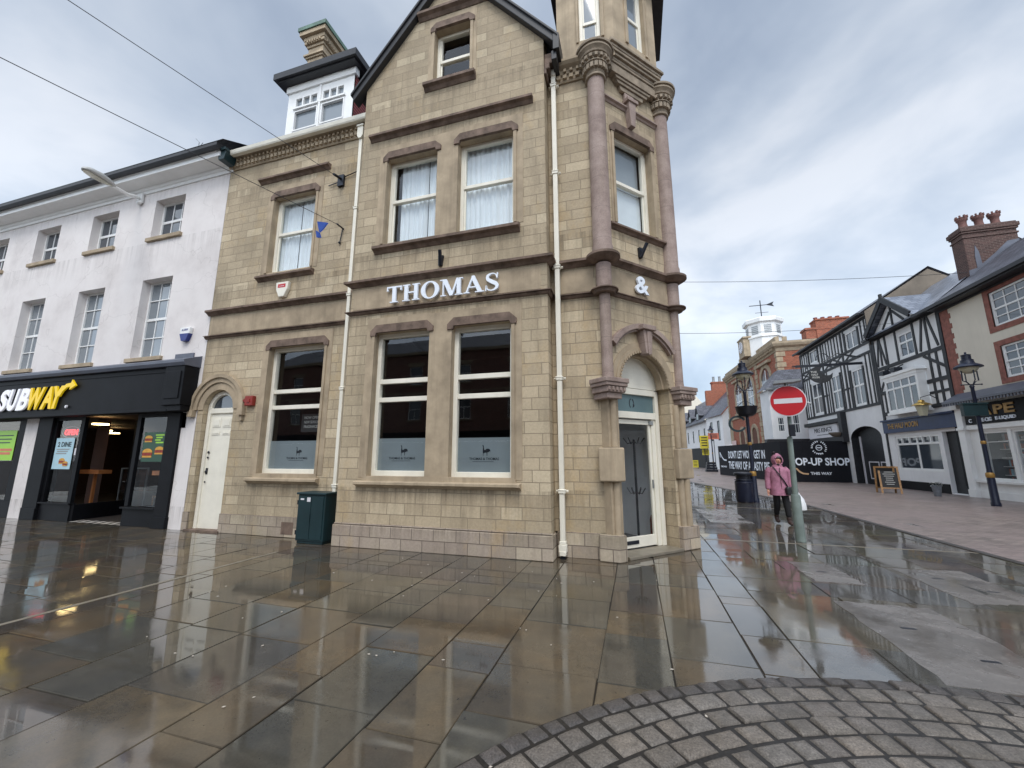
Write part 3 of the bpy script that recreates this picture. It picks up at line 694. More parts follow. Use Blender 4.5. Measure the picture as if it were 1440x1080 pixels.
# string courses
sPath = [(UA, 7.0), (UA, 6.61), (UB, 6.61), (UB, 6.97), (-.45, 6.97)]
for z0, z1, o in ((5.02, 5.15, .125), (4.43, 4.51, .085)):
    sc = MB(); pr = [(-.05, z0), (.02, z0), (.05, z0+.03), (o-.03, z0+.06), (o, z1-.06 if z1-z0 > .12 else z1-.03), (o, z1-.015), (o-.04, z1), (-.05, z1+.02)]
    sc.sweep(sPath, pr)
    sc.sweep([(-9.90, 7.0), (UA-.001, 7.0)], pr)
    c0 = FC(-.03, 0, 0); c1 = FC(1.50, 0, 0); sc.sweep([(c0.x, c0.y), (c1.x, c1.y)], pr)
    for s_, rr in ((-.18, .17), (1.63, .17)):
        c = FC(s_, 0, 0); q = rr+o+.005 if z0 > 4.9 else rr+.075
        sc.lathe((c.x, c.y, 0), [(rr-.03, z0-.004), (rr+.01, z0-.002), (q-.03, z0+.055), (q, z1-.055 if z1-z0 > .12 else z1-.03), (q, z1-.012), (q-.04, z1+.004), (.05, z1+.024)], 28)
    d0 = FC(1.75, -.1, 0); sc.sweep([(.80, 8.30), (.80, 18.6)], pr)
    P('string_course', sc, 'stone_dark', sharp=30)
# frieze band between the strings: smooth panels
fb = MB()
fb.box(FA, UA+.06, UB-.12, -.05, .006, 4.54, 4.97); fb.box(F2, -9.80, UA-.05, -.05, .006, 4.54, 4.97)
fb.box(FB, UB+.12, -.56, -.05, .006, 4.54, 4.97); fb.box(FC, .0, 1.46, -.05, .006, 4.54, 4.97)
P('frieze_panel', fb, 'stone_smooth')
# window surrounds and shouldered lintels
def surround(F, w, jw=.17, zb=None, left=True, right=True, lint=True, extra=None):
    a, b, c, d = w; su = MB(); li = MB(); e = .004
    for x_ in ((a-.045, a+.018) if left else (), (b-.018, b+.045) if right else ()):
        if x_: su.box(F, x_[0], x_[1], -.05, .028, c, d+.02)
    if left: su.box(F, a-jw, a+e, -.29, .008, c-.02, d+.30)
    if right: su.box(F, b-e, b+jw, -.29, .0085, c-.02, d+.30)
    su.box(F, a, b, -.292, .007, d-e, d+.302)
    if extra: su.box(F, extra[0]-e, extra[1]+e, -.291, .009, extra[2], extra[3])
    P('window_surround', su, 'stone_smooth')
    if lint:
        li.prism(F, [(a-.08, d-.07), (a+.03, d-.07), (a+.05, d-.006), (b-.05, d-.006), (b-.03, d-.07), (b+.08, d-.07), (b+.08, d+.03), (b-.05, d+.15), (a+.05, d+.15), (a-.08, d+.03)], -.02, .04); P('lintel', li, 'stone_dark')
surround(FA, W1, right=False, extra=(W1[1], W2[0], 5.9, 8.2)); surround(FA, W2, left=False)
surround(FA, W3, right=False, extra=(W3[1], W4[0], 1.2, 4.3)); surround(FA, W4, left=False)
surround(FA, WT, .12); surround(F2, W5); surround(F2, W6); surround(FC, CWIN, .1)

# sills and hood moulds
def mould(F, a, b, z0, z1, o, name='hood_mould', mat='stone_dark', w=0.):
    mb = MB(); p0, p1 = F(a, w, 0), F(b, w, 0)
    mb.sweep([(p0.x, p0.y), (p1.x, p1.y)], [(-.1, z0), (.015, z0), (o*.5, z0+(z1-z0)*.35), (o, z0+(z1-z0)*.55), (o, z1-.01), (o-.02, z1), (-.1, z1+.03)])
    return P(name, mb, mat)
mould(FA, -4.93, -1.82, 5.70, 5.84, .13, 'sill'); mould(FA, -3.93, -2.76, 9.30, 9.46, .13, 'sill'); mould(FA, -5.0, -1.82, 1.06, 1.17, .12, 'sill', 'stone_smooth')
mould(F2, -8.08, -6.2, 1.05, 1.17, .12, 'sill', 'stone_smooth'); mould(F2, -8.45, -6.82, 5.72, 5.84, .12, 'sill'); mould(FC, -.01, 1.47, 5.76, 5.86, .10, 'sill')
mould(FA, -5.2, -1.55, 8.38, 8.51, .12); mould(F2, -8.72, -6.6, 8.37, 8.49, .12); mould(FC, -.01, 1.47, 8.5, 8.59, .08, mat='stone_col'); mould(FA, -4.15, -2.5, 11.2, 11.36, .13)
ss = MB()
for F, a, b in ((FA, -4.85, -1.95), (F2, -7.9, -6.3)): ss.prism(F, [(a-.05, 1.17), (b+.05, 1.17), (b+.02, 1.262), (a-.02, 1.262)], -.28, .03)
P('sloping_sill', ss, 'stone_smooth')

# windows
WD_ = .17
for w, sash in ((W1, 6.97), (W2, 6.98), (WT, 10.2)): window(FA, *w, WD_, cb, sash=sash, fd=.09)
window(F2, *W6, .15, cb, sash=7.0, fd=.09); window(FC, *CWIN, .15, cb, sash=6.97, fd=.09)
for F, w in ((FA, W3), (FA, W4), (F2, W5)): window(F, *w, .14, cb, fw=.085, bh=((3.06, .045), (2.70, .045)), fd=.1)
# frosted films with the black mark and name
EMU = [(0, .0), (.03, .0), (.035, .3), (.09, .36), (.20, .40), (.30, .42), (.32, .05), (.36, .05), (.37, .43), (.50, .47), (.58, .58), (.60, .45), (.63, .6), (.57, .78), (.46, .84), (.30, .82), (.18, .68), (.10, .72), (.07, 1.0), (.05, 1.18), (.0, 1.24), (-.09, 1.2), (-.03, 1.14), (.0, 1.0), (-.02, .7), (-.03, .5), (.0, .36)]
for F, w, full in ((FA, W4, 2), (FA, W3, 1), (F2, W5, 0)):
    fm = MB(); a, b = w[0]+.09, w[1]-.09; fm.box(F, a-.02, b+.02, -.222, -.218, w[2]+.08, w[2]+.70)
    f = P('frosted_film', fm, 'frost')
    lg = MB(); c = (a+b)/2 if full else a+.75; lw = .56
    lg.text(F, 'THOMAS & THOMAS', c-lw/2, c+lw/2, w[2]+.305, w[2]+.35, -.2165, -.2155, bold=.012)
    lg.prism(F, [(c-.02+x*.22, w[2]+.37+y*.16) for x, y in EMU], -.2165, -.2155)
    lg.box(F, c-.22, c+.18, -.2165, -.216, w[2]+.275, w[2]+.281)
    lg.build('window_lettering', 'iron', f)
# interiors behind the glass
rm = MB()
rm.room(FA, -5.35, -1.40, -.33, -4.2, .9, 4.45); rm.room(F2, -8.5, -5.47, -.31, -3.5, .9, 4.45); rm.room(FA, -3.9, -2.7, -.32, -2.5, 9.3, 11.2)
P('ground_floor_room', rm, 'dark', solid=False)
r2 = MB(); r2.room(FA, -5.35, -1.40, -.33, -4.2, 5.3, 8.6); r2.room(F2, -8.6, -5.47, -.31, -3.5, 5.3, 8.6); r2.room(FC, -.0, 1.5, -.32, -3, 5.3, 8.6)
P('upper_floor_room', r2, 'darkgrey', solid=False)
curtain(FA, W1[0]+.08, W1[1]-.08, W1[2]+.02, W1[3], -.325, cb, gaps=((-4.70, -4.58), (-3.93, -3.905)))
curtain(FA, W2[0]+.05, W2[1]-.05, W2[2]+.02, W2[3], -.325, cb, gaps=())
curtain(F2, W6[0]+.05, W6[1]-.30, W6[2]+.02, W6[3], -.30, cb, gaps=((-7.62, -7.585),))
dn = MB(); dn.face([FC(.22, -.29, 5.95), FC(1.20, -.29, 5.95), FC(1.20, -.29, 6.93), FC(.22, -.29, 6.93)]); P('blind_and_sky_sheet', dn, 'curtain', solid=False)
dn = MB(); dn.face([FC(.22, -.30, 6.95), FC(1.18, -.30, 6.95), FC(1.18, -.30, 7.9), FC(.22, -.30, 7.9)]); P('blind_and_sky_sheet', dn, plain('grey_sky_sheet', S(150, 158, 164), .8, var=.03), solid=False)  # grey sheet added behind the upper sash, standing in for sky reflected in the pane
# cornices with dentils
def cornice(path, F, ua, ub):
    mb = MB()
    mb.sweep(path, [(-.1, 9.0), (.03, 9.0), (.05, 9.03), (.05, 9.13), (.08, 9.15), (.09, 9.23), (.17, 9.28), (.21, 9.33), (.21, 9.38), (.10, 9.42), (-.1, 9.44)])
    u = ua
    while u < ub:
        mb.box(F, u, u+.075, .045, .10, 9.045, 9.125); mb.box(F, u+.02, u+.07, .08, .13, 9.165, 9.225); u += .125
    P('cornice', mb, 'stone_smooth')
cornice([(-9.9, 7.0), (UA-.002, 7.0)], F2, -9.8, -5.5); cornice([(UB+.005, 6.97), (-.5, 6.97)], FB, -1.25, -.7)
# corner columns
for s_, tp in ((-.18, 9.95), (1.63, 9.95)):
    c = FC(s_, 0, 0)
    sh = MB(); sh.lathe((c.x, c.y, 0), [(.185, 5.14), (.185, 5.3), (.168, 5.36), (.168, 7.2), (.158, 8.84)], 28)
    sh.lathe((c.x, c.y, 0), [(.135, 4.50), (.135, 4.985)], 24); sh.lathe((c.x, c.y, 0), [(.105, 2.9), (.095, 3.0), (.095, 4.42)], 24)
    P('column_shaft', sh, 'stone_col', sharp=35)
    cq = lambda z: 8.80+(z-8.93)*.67
    cp = MB(); cp.lathe((c.x, c.y, 0), [(r_*(.9 if r_ > .2 else 1), cq(z_)) for r_, z_ in [(.158, 8.93), (.195, 8.95), (.20, 8.98), (.195, 9.01), (.165, 9.03), (.185, 9.1), (.245, 9.3), (.25, 9.33), (.285, 9.335), (.285, 9.37), (.26, 9.375), (.27, 9.45), (.31, 9.51), (.31, 9.55), (.335, 9.555), (.345, 9.585), (.335, 9.61), (.32, 9.615), (.345, 9.67), (.38, 9.71), (.385, 9.715), (.385, 9.77), (.36, 9.775), (.36, 9.80), (.41, 9.81), (.415, 9.87), (.38, 9.89), (.1, 9.92)]], 36)
    for k in range(18):
        a = 2*math.pi*k/18
        for rr, z0, z1, s0 in ((.212, cq(9.14), cq(9.30), .030), (.27, cq(9.40), cq(9.50), .026)):
            x, y = c.x+rr*math.cos(a), c.y+rr*math.sin(a); cp.box(Fr((x, y), math.degrees(a)+90), -s0, s0, -.03, .035, z0, z1)
    P('column_capital', cp, 'stone_grey', sharp=28)
    # corbel that carries the lower shaft
    co = MB(); k = 1 if s_ < 0 else -1
    for z0, z1, h in ((2.82, 2.90, .27), (2.76, 2.82, .25), (2.66, 2.76, .215), (2.56, 2.66, .17)):
        co.box(FC, s_-h*.95, s_+h*.95, -.2, h*.85, z0, z1)
    for i in range(5): co.box(FC, s_-.19+i*.085, s_-.14+i*.085, .15, .205, 2.68, 2.75)
    P('corbel', co, 'stone_col', bevel=.012)
    for z0, z1 in ((.40, 1.21), (1.77, 2.56)):
        jb_ = MB()
        a_, b_ = (-.24, .0) if s_ < 0 else (1.44, 1.72)
        jb_.box(FC, a_, b_, -.3, .02, z0, z1)
        if s_ > 0:
            for sx, wx, rx in ((1.47, .015, .06), (1.405, -.07, .05), (1.60, .03, .07)): q = FC(sx, wx, 0); jb_.lathe((q.x, q.y, 0), [(rx, z0), (rx, z1)], 16)
        else: q = FC(-.13, .03, 0); jb_.lathe((q.x, q.y, 0), [(.06, z0), (.06, z1)], 16)
        P('door_jamb_shaft', jb_, 'stone_smooth', sharp=35)
    bl = MB()
    if s_ < 0: bl.plan([(-.58, 6.99), (-.57, 6.81), (-.30, 6.77), (-.16, 6.92), (-.22, 7.02), (-.3, 7.1)], 1.22, 1.76)
    else: bl.box(FC, 1.36, 1.76, -.22, .10, 1.22, 1.76)
    P('boss_stone', bl, 'stone_smooth', bevel=.02)
# carved doorway
ar = MB(); ar.sweep  # rings
arch_ring(ar, FC, cc, .90, .99, 3.0, -.02, .11, 35, 145, m=0); arch_ring(ar, FC, cc, .86, .90, 3.0, -.02, .07, 36, 144)
P('hood_arch', ar, 'stone_col')
a2 = MB(); arch_ring(a2, FC, cc, .60, .70, cz, -.1, .035); arch_ring(a2, FC, cc, .70, .80, cz, -.1, .018)
for i in range(30):
    a = R(6*i+3); a2.box(FC, cc+.62*math.cos(a)-.018, cc+.62*math.cos(a)+.018, .03, .055, cz+.62*math.sin(a)-.018, cz+.62*math.sin(a)+.018)
arch_ring(a2, FC, cc, .555, .60, cz, -.20, -.06)
P('archivolt', a2, 'stone_smooth')
ks = MB(); ks.prism(FC, [(cc-.07, 3.42), (cc+.07, 3.42), (cc+.12, 3.86), (cc-.12, 3.86)], .0, .17); ks.prism(FC, [(cc-.03, 3.40), (cc+.03, 3.40), (cc+.05, 3.84), (cc-.05, 3.84)], .17, .19)
ks.box(FC, cc-.17, cc+.17, 0, .22, 3.86, 3.95); P('keystone', ks, 'stone_col', bevel=.01); ks = MB()
ks.prism(FC, [(cc-.06, 8.12), (cc+.06, 8.12), (cc+.10, 8.66), (cc-.10, 8.66)], .0, .13); ks.box(FC, cc-.15, cc+.15, 0, .16, 8.66, 8.74); ks.box(FC, cc-.13, cc+.13, 0, .06, 8.74, 9.0)
P('keystone', ks, 'stone_col', bevel=.01)
# entrance door
DR = -.24
df = MB(); u0, u1 = cc-cr+.03, cc+cr-.03
df.box(FC, u0, u0+.07, DR-.08, DR, .05, 2.84); df.box(FC, u1-.09, u1, DR-.08, DR, .05, 2.84); df.box(FC, u0+.07, u1-.09, DR-.08, DR-.002, 2.74, 2.85); df.box(FC, u0+.07, u1-.09, DR-.08, DR-.002, 2.30, 2.42)
df.box(FC, u1-.19, u1-.09, DR-.11, DR-.03, .05, 2.30)
dfo = P('door_frame', df, 'cream', bevel=.006)
ty = MB()
ty.prism(FC, [(cc+(cr-.045)*math.cos(R(a)), cz+(cr-.045)*math.sin(R(a))) for a in range(0, 181, 6)], DR-.06, DR-.012)
arch_ring(ty, FC, cc, cr-.09, cr-.045, cz, DR-.05, DR+.01)
for i in range(4): ty.box(FC, cc-.42, cc+.42, DR-.013, DR-.009, cz+.08+.1*i, cz+.085+.1*i)
ty.build('tympanum_panel', 'cream', dfo)
tg = MB(); tg.box(FC, u0+.07, u1-.09, DR-.06, DR-.05, 2.42, 2.74); tg_o = tg.build('transom_pane', plain('blue_grey_film', S(96, 118, 122), .2, var=.05), dfo)
tm = MB(); c3 = (u0+u1)/2-.03
for a0, a1 in ((100, 250), (-60, 75)):
    tm.stroke(FC, [(c3+.055*math.cos(R(a)), 2.58+.085*math.sin(R(a)), .016) for a in range(a0, a1, 12)], DR-.049, DR-.046)
tm.sphere(FC(c3+.045, DR-.048, 2.545), .02, .004, .03, 8); tm.build('fleece_mark', 'iron', dfo)
dr_ = MB(); d0, d1 = u0+.07, u1-.19
dr_.box(FC, d0, d0+.05, DR-.1, DR-.055, .07, 2.28); dr_.box(FC, d1-.055, d1, DR-.1, DR-.055, .07, 2.28); dr_.box(FC, d0+.05, d1-.055, DR-.1, DR-.056, 2.2, 2.28); dr_.box(FC, d0+.05, d1-.055, DR-.1, DR-.056, .07, .25)
dro = P('entrance_door', dr_, 'cream', bevel=.005)
dg = MB(); dg.face([FC(d0+.04, DR-.08, .24), FC(d1-.04, DR-.08, .24), FC(d1-.04, DR-.08, 2.22), FC(d0+.04, DR-.08, 2.22)]); dg.build('door_glass', 'glass_shop', dro, solid=False)
lb = MB(); lb.box(FC, d0+.26, d0+.54, DR-.056, DR-.046, .13, .19); lb.build('letterbox', 'iron', dro)
dh = MB(); dh.box(FC, d1-.04, d1-.018, DR-.05, DR-.03, 1.05, 1.2); dh.box(FC, d1-.05, d1+.04, DR-.055, DR-.015, 2.2, 2.27); dh.build('door_closer', 'greymetal', dro)
ds = MB(); ds.box(FC, cc-cr+.01, cc+cr-.01, -.30, .10, 0, .05); P('door_step', ds, 'palestone', bevel=.01)
lob = MB(); lob.room(FC, -.1, 1.62, -.33, -1.7, .03, 2.95, 0, 1); P('lobby', lob, [plain('lobby_wall', S(236, 238, 240), .8, var=.04), 'floorint'], solid=False)
# oriel corbels and turret
tc = MB()
for (a, b, w, z0, z1) in ((.44, 1.06, .07, 8.90, 9.0), (.34, 1.16, .10, 9.0, 9.07), (.28, 1.22, .125, 9.07, 9.13), (.14, 1.36, .15, 9.13, 9.33), (.10, 1.40, .175, 9.33, 9.38)):
    tc.prism(FC, [(a, z0), (b, z0), (b+.04, z1), (a-.04, z1)], -.05, w)
p0, p1 = FC(-.02, -.05, 0), FC(1.50, -.05, 0)
for i in range(4):
    t = i/3; tc.box(FC, .08-.05*t, 1.42+.05*t, -.05, .18+.09*math.sin(t*1.57), 9.38+.06*i, 9.44+.06*i)
tc.box(FC, .0, 1.50, -.05, .31, 9.62, 9.68); tc.box(FC, .02, 1.48, -.05, .285, 9.68, 9.73)
P('oriel_corbel', tc, 'stone_grey', bevel=.01)
TP = [(-1.12, 6.99), (.02, 6.99)]; q = FC(1.42, .2, 0); TP.append((q.x, q.y))
tw = MB(); FT1 = Fr((0, 6.99), 0); q1 = Vector((.02, 6.99, 0)); dd = Vector((q.x-.02, q.y-6.99, 0)); ang = math.degrees(math.atan2(dd.y, dd.x)); FT2 = Fr((.02, 6.99), ang); LT = dd.length
tw.wall(FT1, -1.12, .02, 9.4, 11.9, [(-.66, -.24, 9.95, 11.5)], .2); tw.wall(FT2, 0, LT, 9.7, 11.9, [(.42, .92, 9.95, 11.6)], .2)
tw.face([(q.x, q.y, 9.5), (q.x, 9.4, 9.5), (q.x, 9.4, 11.9), (q.x, q.y, 11.9)]); tw.face([(-1.12, 6.99, 9.7), (-1.12, 9.4, 9.7), (-1.12, 9.4, 11.9), (-1.12, 6.99, 11.9)]); tw.face([(-1.12, 9.4, 9.7), (q.x, 9.4, 9.7), (q.x, 9.4, 11.9), (-1.12, 9.4, 11.9)])
P('turret_wall', tw, 'stone_smooth', solid=False)
tt = MB(); tt.box(FT1, -.72, -.67, -.02, .03, 9.9, 11.9); tt.box(FT1, -.23, -.16, -.02, .03, 9.9, 11.9); tt.box(FT2, .33, .41, -.02, .03, 9.9, 11.9); tt.box(FT2, .93, 1.0, -.02, .03, 9.9, 11.9); tt.box(FT2, 1.03, 1.06, -.02, .015, 9.9, 11.9)
P('turret_moulding', tt, 'stone_smooth', bevel=.008)
window(FT1, -.66, -.24, 9.95, 11.5, .06, cb, sash=10.42, pm='pane_light'); window(FT2, .42, .92, 9.95, 11.6, .06, cb, sash=10.72, pm='pane_light')
tr = MB(); tp = [(-1.3, 6.75), (.12, 6.75), (q.x+.27, q.y-.12), (q.x+.27, 9.6), (-1.3, 9.6)]
tr.plan(tp, 11.75, 11.95); ap = (-.2, 8.2, 16)
for i in range(5): a, b = tp[i], tp[(i+1) % 5]; tr.face([(*a, 11.95), (*b, 11.95), ap])
P('turret_roof', tr, 'darkroof')
# main roof, verges
ro = MB(); e0, e1 = 9.62, az
ro.face([(-5.66, 6.5, 9.70), (ax, 6.5, az), (ax, 14, az), (-5.66, 14, 9.70)]); ro.face([(-1.09, 6.5, 9.70), (ax, 6.5, az), (ax, 14, az), (-1.09, 14, 9.70)])
ro.face([(-9.95, 6.8, 9.36), (-5.4, 6.8, 9.36), (-5.4, 11, 13.2), (-9.95, 11, 13.2)]); ro.face([(-9.95, 15, 9.66), (-5.4, 15, 9.66), (-5.4, 11, 13.2), (-9.95, 11, 13.2)])
ro.face([(-1.3, 9.4, 9.7), (.95, 9.4, 9.7), (.95, 18.6, 9.7), (-1.3, 18.6, 9.7)])
P('roof', ro, 'slate', solid=False)
vg = MB()
for s in (-1, 1):
    a = (ax+s*2.33, az-2.33*sl); b = (ax, az+.02)
    vg.prism(FA, [(a[0], a[1]), (b[0], b[1]), (b[0], b[1]-.20), (a[0]-s*.03, a[1]-.17)] , -.08, .13)
    vg.prism(FA, [(a[0]+s*.02, a[1]+.02), (b[0], b[1]+.06), (b[0], b[1]-.02), (a[0]+s*.02, a[1]-.05)], -.08, .17)
vg.box(FA, -1.12, -1.0, -.35, .15, 9.32, 9.68); vg.box(FA, -1.16, -1.06, -.35, .1, 9.15, 9.35)
P('verge', vg, 'darkroof', bevel=.012)
kn = MB()
for i in range(4): kn.box(FA, UB, UB+.05+.06*i, -.33, .0-.02*i, 8.98+.13*i, 9.11+.13*i)
P('kneeler', kn, 'stone_dark', bevel=.015)
# gutter and downpipes
gt = MB(); gt.sweep([(-9.95, 6.78), (UA, 6.78)], [(-.04, 9.24), (.05, 9.24), (.07, 9.27), (.09, 9.34), (.07, 9.35), (-.04, 9.35)]); P('gutter', gt, 'cream')
def pipe(x, y, zt, brackets, hop, r=.042):
    mb = MB(); F = Fr((x, y), 0)
    mb.box(F, -r, r, -r, r, .14, zt)
    mb.box(F, -r*1.5, r*1.5, -r*1.3, r*1.5, .10, .22); mb.box(F, -r*1.25, r*1.25, -r*1.2, r*1.7, .05, .12); mb.box(F, -r*1.3, r*1.3, -r*1.3, r*1.3, .22, .27)
    for z in brackets:
        mb.box(F, -r*1.35, r*1.35, -r*1.2, r*1.3, z-.035, z+.035); mb.box(F, -r*1.6, r*1.6, -r*1.4, r*1.45, z+.012, z+.03); mb.box(F, -r*2.4, r*2.4, -r*1.2, -r*.3, z-.02, z+.02)
        for s in (-1, 1): mb.sphere(F(s*r*2.1, -r*.1, z), .014, .014, .014, 8)
    if hop == 'box':
        mb.prism(F, [(-r, zt), (r, zt), (r*1.5, zt+.12), (r*1.7, zt+.3), (-r*1.7, zt+.3), (-r*1.5, zt+.12)], -r, r*1.6); mb.box(F, -r*3.4, r*3.4, -.06, .10, zt+.3, zt+.36); mb.box(F, -r*3.7, r*3.7, -.07, .12, zt+.36, zt+.45)
    else:
        mb.prism(F, [(-r, zt), (r, zt), (r*1.9, zt+.08), (r*1.9, zt+.3), (-r*1.9, zt+.3), (-r*1.9, zt+.08)], -r, r*2)
        mb.box(F, -r*2.3, r*2.3, -.05, .10, zt+.3, zt+.35)
    o = P('downpipe', mb, 'cream', bevel=.006)
    sh = MB(); sh.box(F, -r*.9, r*.9, -r, r, .0, .06); sh.build('pipe_shoe', 'iron', o)
pipe(-1.19, 6.86, 9.10, (1.05, 2.95, 5.02, 6.95, 8.9), 'box'); pipe(-5.71, 6.90, 8.85, (1.05, 3.0, 5.05, 7.1), 'x', .04)
# dormer
FDm = Fr((0, 7.6), 0)
dm = MB(); lights = [(-8.60, -7.80, 10.42, 11.06), (-7.68, -6.93, 10.42, 11.06)]
up = []
for a, b, _, _ in lights:
    for i in range(3): w3 = (b-a-.1)/3; up.append((a+.03+i*(w3+.02), a+.03+i*(w3+.02)+w3-.03, 11.2, 11.46))
dm.wall(FDm, -8.85, -6.66, 9.9, 11.68, lights+up, .1)
dm.box(FDm, -8.9, -6.6, -.1, .05, 11.68, 11.92); dm.box(FDm, -8.62, -7.78, -.02, .05, 11.10, 11.15); dm.box(FDm, -7.70, -6.9, -.02, .05, 11.10, 11.15); dm.box(FDm, -7.77, -7.71, -.02, .03, 10.0, 11.67)
dm.face([(-8.85, 7.6, 9.9), (-8.85, 9.9, 9.9), (-8.85, 9.9, 11.7), (-8.85, 7.6, 11.7)])
do = P('dormer', dm, 'whitepaint', solid=False)
dp = MB()
for a, b, c, d in lights+up: dp.face([FDm(a, -.06, c), FDm(b, -.06, c), FDm(b, -.06, d), FDm(a, -.06, d)])
dp.build('pane', 'pane_light', do, solid=False)
dfm = MB()
for a, b, c, d in lights:
    for bx in ((a, a+.035, c, d), (b-.035, b, c, d), (a+.035, b-.035, c, c+.04), (a+.035, b-.035, d-.035, d)): dfm.box(FDm, bx[0], bx[1], -.055, .015, bx[2], bx[3])
dfm.build('casement', 'whitepaint', do)
dt = MB(); dt.face([(-6.66, 7.64, 9.9), (-6.66, 9.9, 9.9), (-6.66, 9.9, 11.7), (-6.66, 7.64, 11.7)]); dt.build('tile_hung_cheek', 'redtile', do, solid=False)
dro2 = MB(); dro2.box(W0, -9.12, -6.42, 7.28, 10, 11.93, 12.12); dro2.box(W0, -9.0, -6.5, 7.36, 10, 11.88, 11.93); dro2.build('dormer_roof', 'darkroof', do)
# chimney
ch = MB(); ch.box(W0, -9.86, -9.26, 9.0, 10.25, 10.5, 15.15)
for z0, z1, e in ((14.78, 14.85, .10), (14.72, 14.78, .05), (15.15, 15.25, .04), (15.25, 15.36, .10), (15.36, 15.50, .12), (15.50, 15.66, .22)): ch.box(W0, -9.86-e, -9.26+e, 9.0-e, 10.25+e, z0, z1)
for i in range(6): ch.box(W0, -9.84+i*.1, -9.78+i*.1, 8.86, 8.92, 15.26, 15.36)
for i in range(12): ch.box(W0, -9.17, -9.12, 9.0+i*.1, 9.06+i*.1, 15.26, 15.36)
cho = P('chimney', ch, 'stone_smooth', bevel=.01)
cc_ = MB(); cc_.box(W0, -10.12, -9.0, 8.74, 10.5, 15.66, 15.80); cc_.build('lead_cap', plain('verdigris_lead', S(96, 122, 108), .6, var=.2), cho)
# side door
sd = MB(); sd.box(F2, dc-dr+.015, dc-dr+.10, -.2, -.10, .02, 2.72); sd.box(F2, dc+dr-.10, dc+dr-.015, -.2, -.10, .02, 2.72); sd.box(F2, dc-dr+.10, dc+dr-.10, -.2, -.102, 2.62, 2.74)
arch_ring(sd, F2, dc, dr-.11, dr-.012, dz, -.2, -.10)
sdo = P('side_door_frame', sd, 'cream', bevel=.006)
fl = MB(); fl.prism(F2, [(dc+(dr-.1)*math.cos(R(a)), dz+.03+(dr-.12)*math.sin(R(a))) for a in range(0, 181, 10)], -.17, -.16); fl.build('fanlight_pane', 'pane', sdo)
lf = MB(); lf.box(F2, dc-dr+.10, dc+dr-.10, -.19, -.14, .03, 2.62)
lfo = P('side_door', lf, 'cream')
for a in (dc-.28, dc+.04):
    pn = MB()
    for z0, z1 in ((2.30, 2.50), (2.12, 2.20)):
        pn.box(F2, a, a+.24, -.14, -.128, z0, z1); pn.box(F2, a+.03, a+.21, -.128, -.12, z0+.03, z1-.03)
    pn.build('door_panel', 'cream', lfo)
pn = MB(); pn.box(F2, dc-.36, dc+.36, -.14, -.137, 1.24, 1.247); pn.build('repair_board', 'cream', lfo)
dk = MB()
for z, r_ in ((1.72, .03), (1.60, .025), (1.28, .035), (1.05, .02)): dk.sphere(F2(dc-.29, -.12, z), r_, r_*.7, r_, 10)
dk.box(F2, dc-.32, dc-.26, -.14, -.13, 1.22, 1.36); dk.build('door_handle', 'iron', lfo)
da = MB(); arch_ring(da, F2, dc, dr+.28, dr+.36, dz, -.02, .09); arch_ring(da, F2, dc, dr+.17, dr+.28, dz, -.02, .05); arch_ring(da, F2, dc, dr, dr+.16, dz, -.02, .02)
da.box(F2, dc+dr+.22, dc+dr+.38, 0, .1, dz-.16, dz-.002); da.box(F2, dc+dr+.26, dc+dr+.34, 0, .06, dz-.28, dz-.16); da.box(F2, dc-dr-.38, dc-dr-.22, 0, .1, dz-.16, dz-.002)
P('door_arch', da, 'stone_smooth'); dst = MB(); dst.box(F2, dc-dr-.05, dc+dr+.05, -.28, .06, 0, .035); P('door_step', dst, 'stone_dark')
vt = MB(); vt.box(F2, -7.02, -6.72, 0, .04, .06, .3); P('air_brick', vt, 'stone_dark')
# ------------------------------------------------------------------ white rendered building with the shop
wb = thing('white_rendered_building', 'white rendered three storey building with a black shopfront against the stone building', 'building', (-15, 7, 0))
FS = Fr((0, 7.0), 0)
def Q(name, mb, mats, parent=None, **kw): return mb.build(name, mats, parent or wb, **kw)
cs = [-11.96-2.64*i for i in range(5)]
ops = []
for c in cs: ops += [(c-.56, c+.57, 4.13, 6.31), (c-.57, c+.57, 7.54, 8.70)]
ww = MB(); ww.wall(FS, -24, -9.85, 2.66, 9.12, ops, .32)
for a, b in ((-10.30, -9.85), (-16.30, -15.72), (-20.6, -20.0), (-24, -23.6)): ww.box(FS, a, b, -.3, 0, 0, 2.66)
ww.face([(-9.85, 7, 0), (-9.85, 7.3, 0), (-9.85, 7.3, 9.1), (-9.85, 7, 9.1)])
Q('wall', ww, 'render', solid=False)
for c in cs:
    u0, u1 = c-.56, c+.57; t = (u1-u0-.12)/3
    window(FS, u0, u1, 4.13, 6.31, .2, wb, fm='whitepaint', fw=.055, bv=(u0+.06+t, u0+.06+2*t), bh=(4.72, 5.78), sash=5.24, pm='pane_light', fd=.06)
    u0, u1 = c-.57, c+.57
    window(FS, u0, u1, 7.54, 8.70, .2, wb, fm='whitepaint', fw=.055, bv=(u0+.06+t, u0+.06+2*t), sash=8.12, pm='pane', fd=.06)
for c in cs:
    for z0, z1 in ((4.02, 4.128), (7.43, 7.538)): sl_ = MB(); sl_.box(FS, c-.66, c+.66, -.2, .07, z0, z1); Q('sill', sl_, 'stone_smooth', bevel=.01)
ev = MB(); ev.sweep([(-24, 7.0), (-9.72, 7.0)], [(-.1, 8.98), (.03, 8.98), (.05, 9.04), (.08, 9.06), (.10, 9.12), (.42, 9.16), (.42, 9.27), (.45, 9.30), (-.1, 9.32)])
Q('eaves_cornice', ev, 'whitepaint')
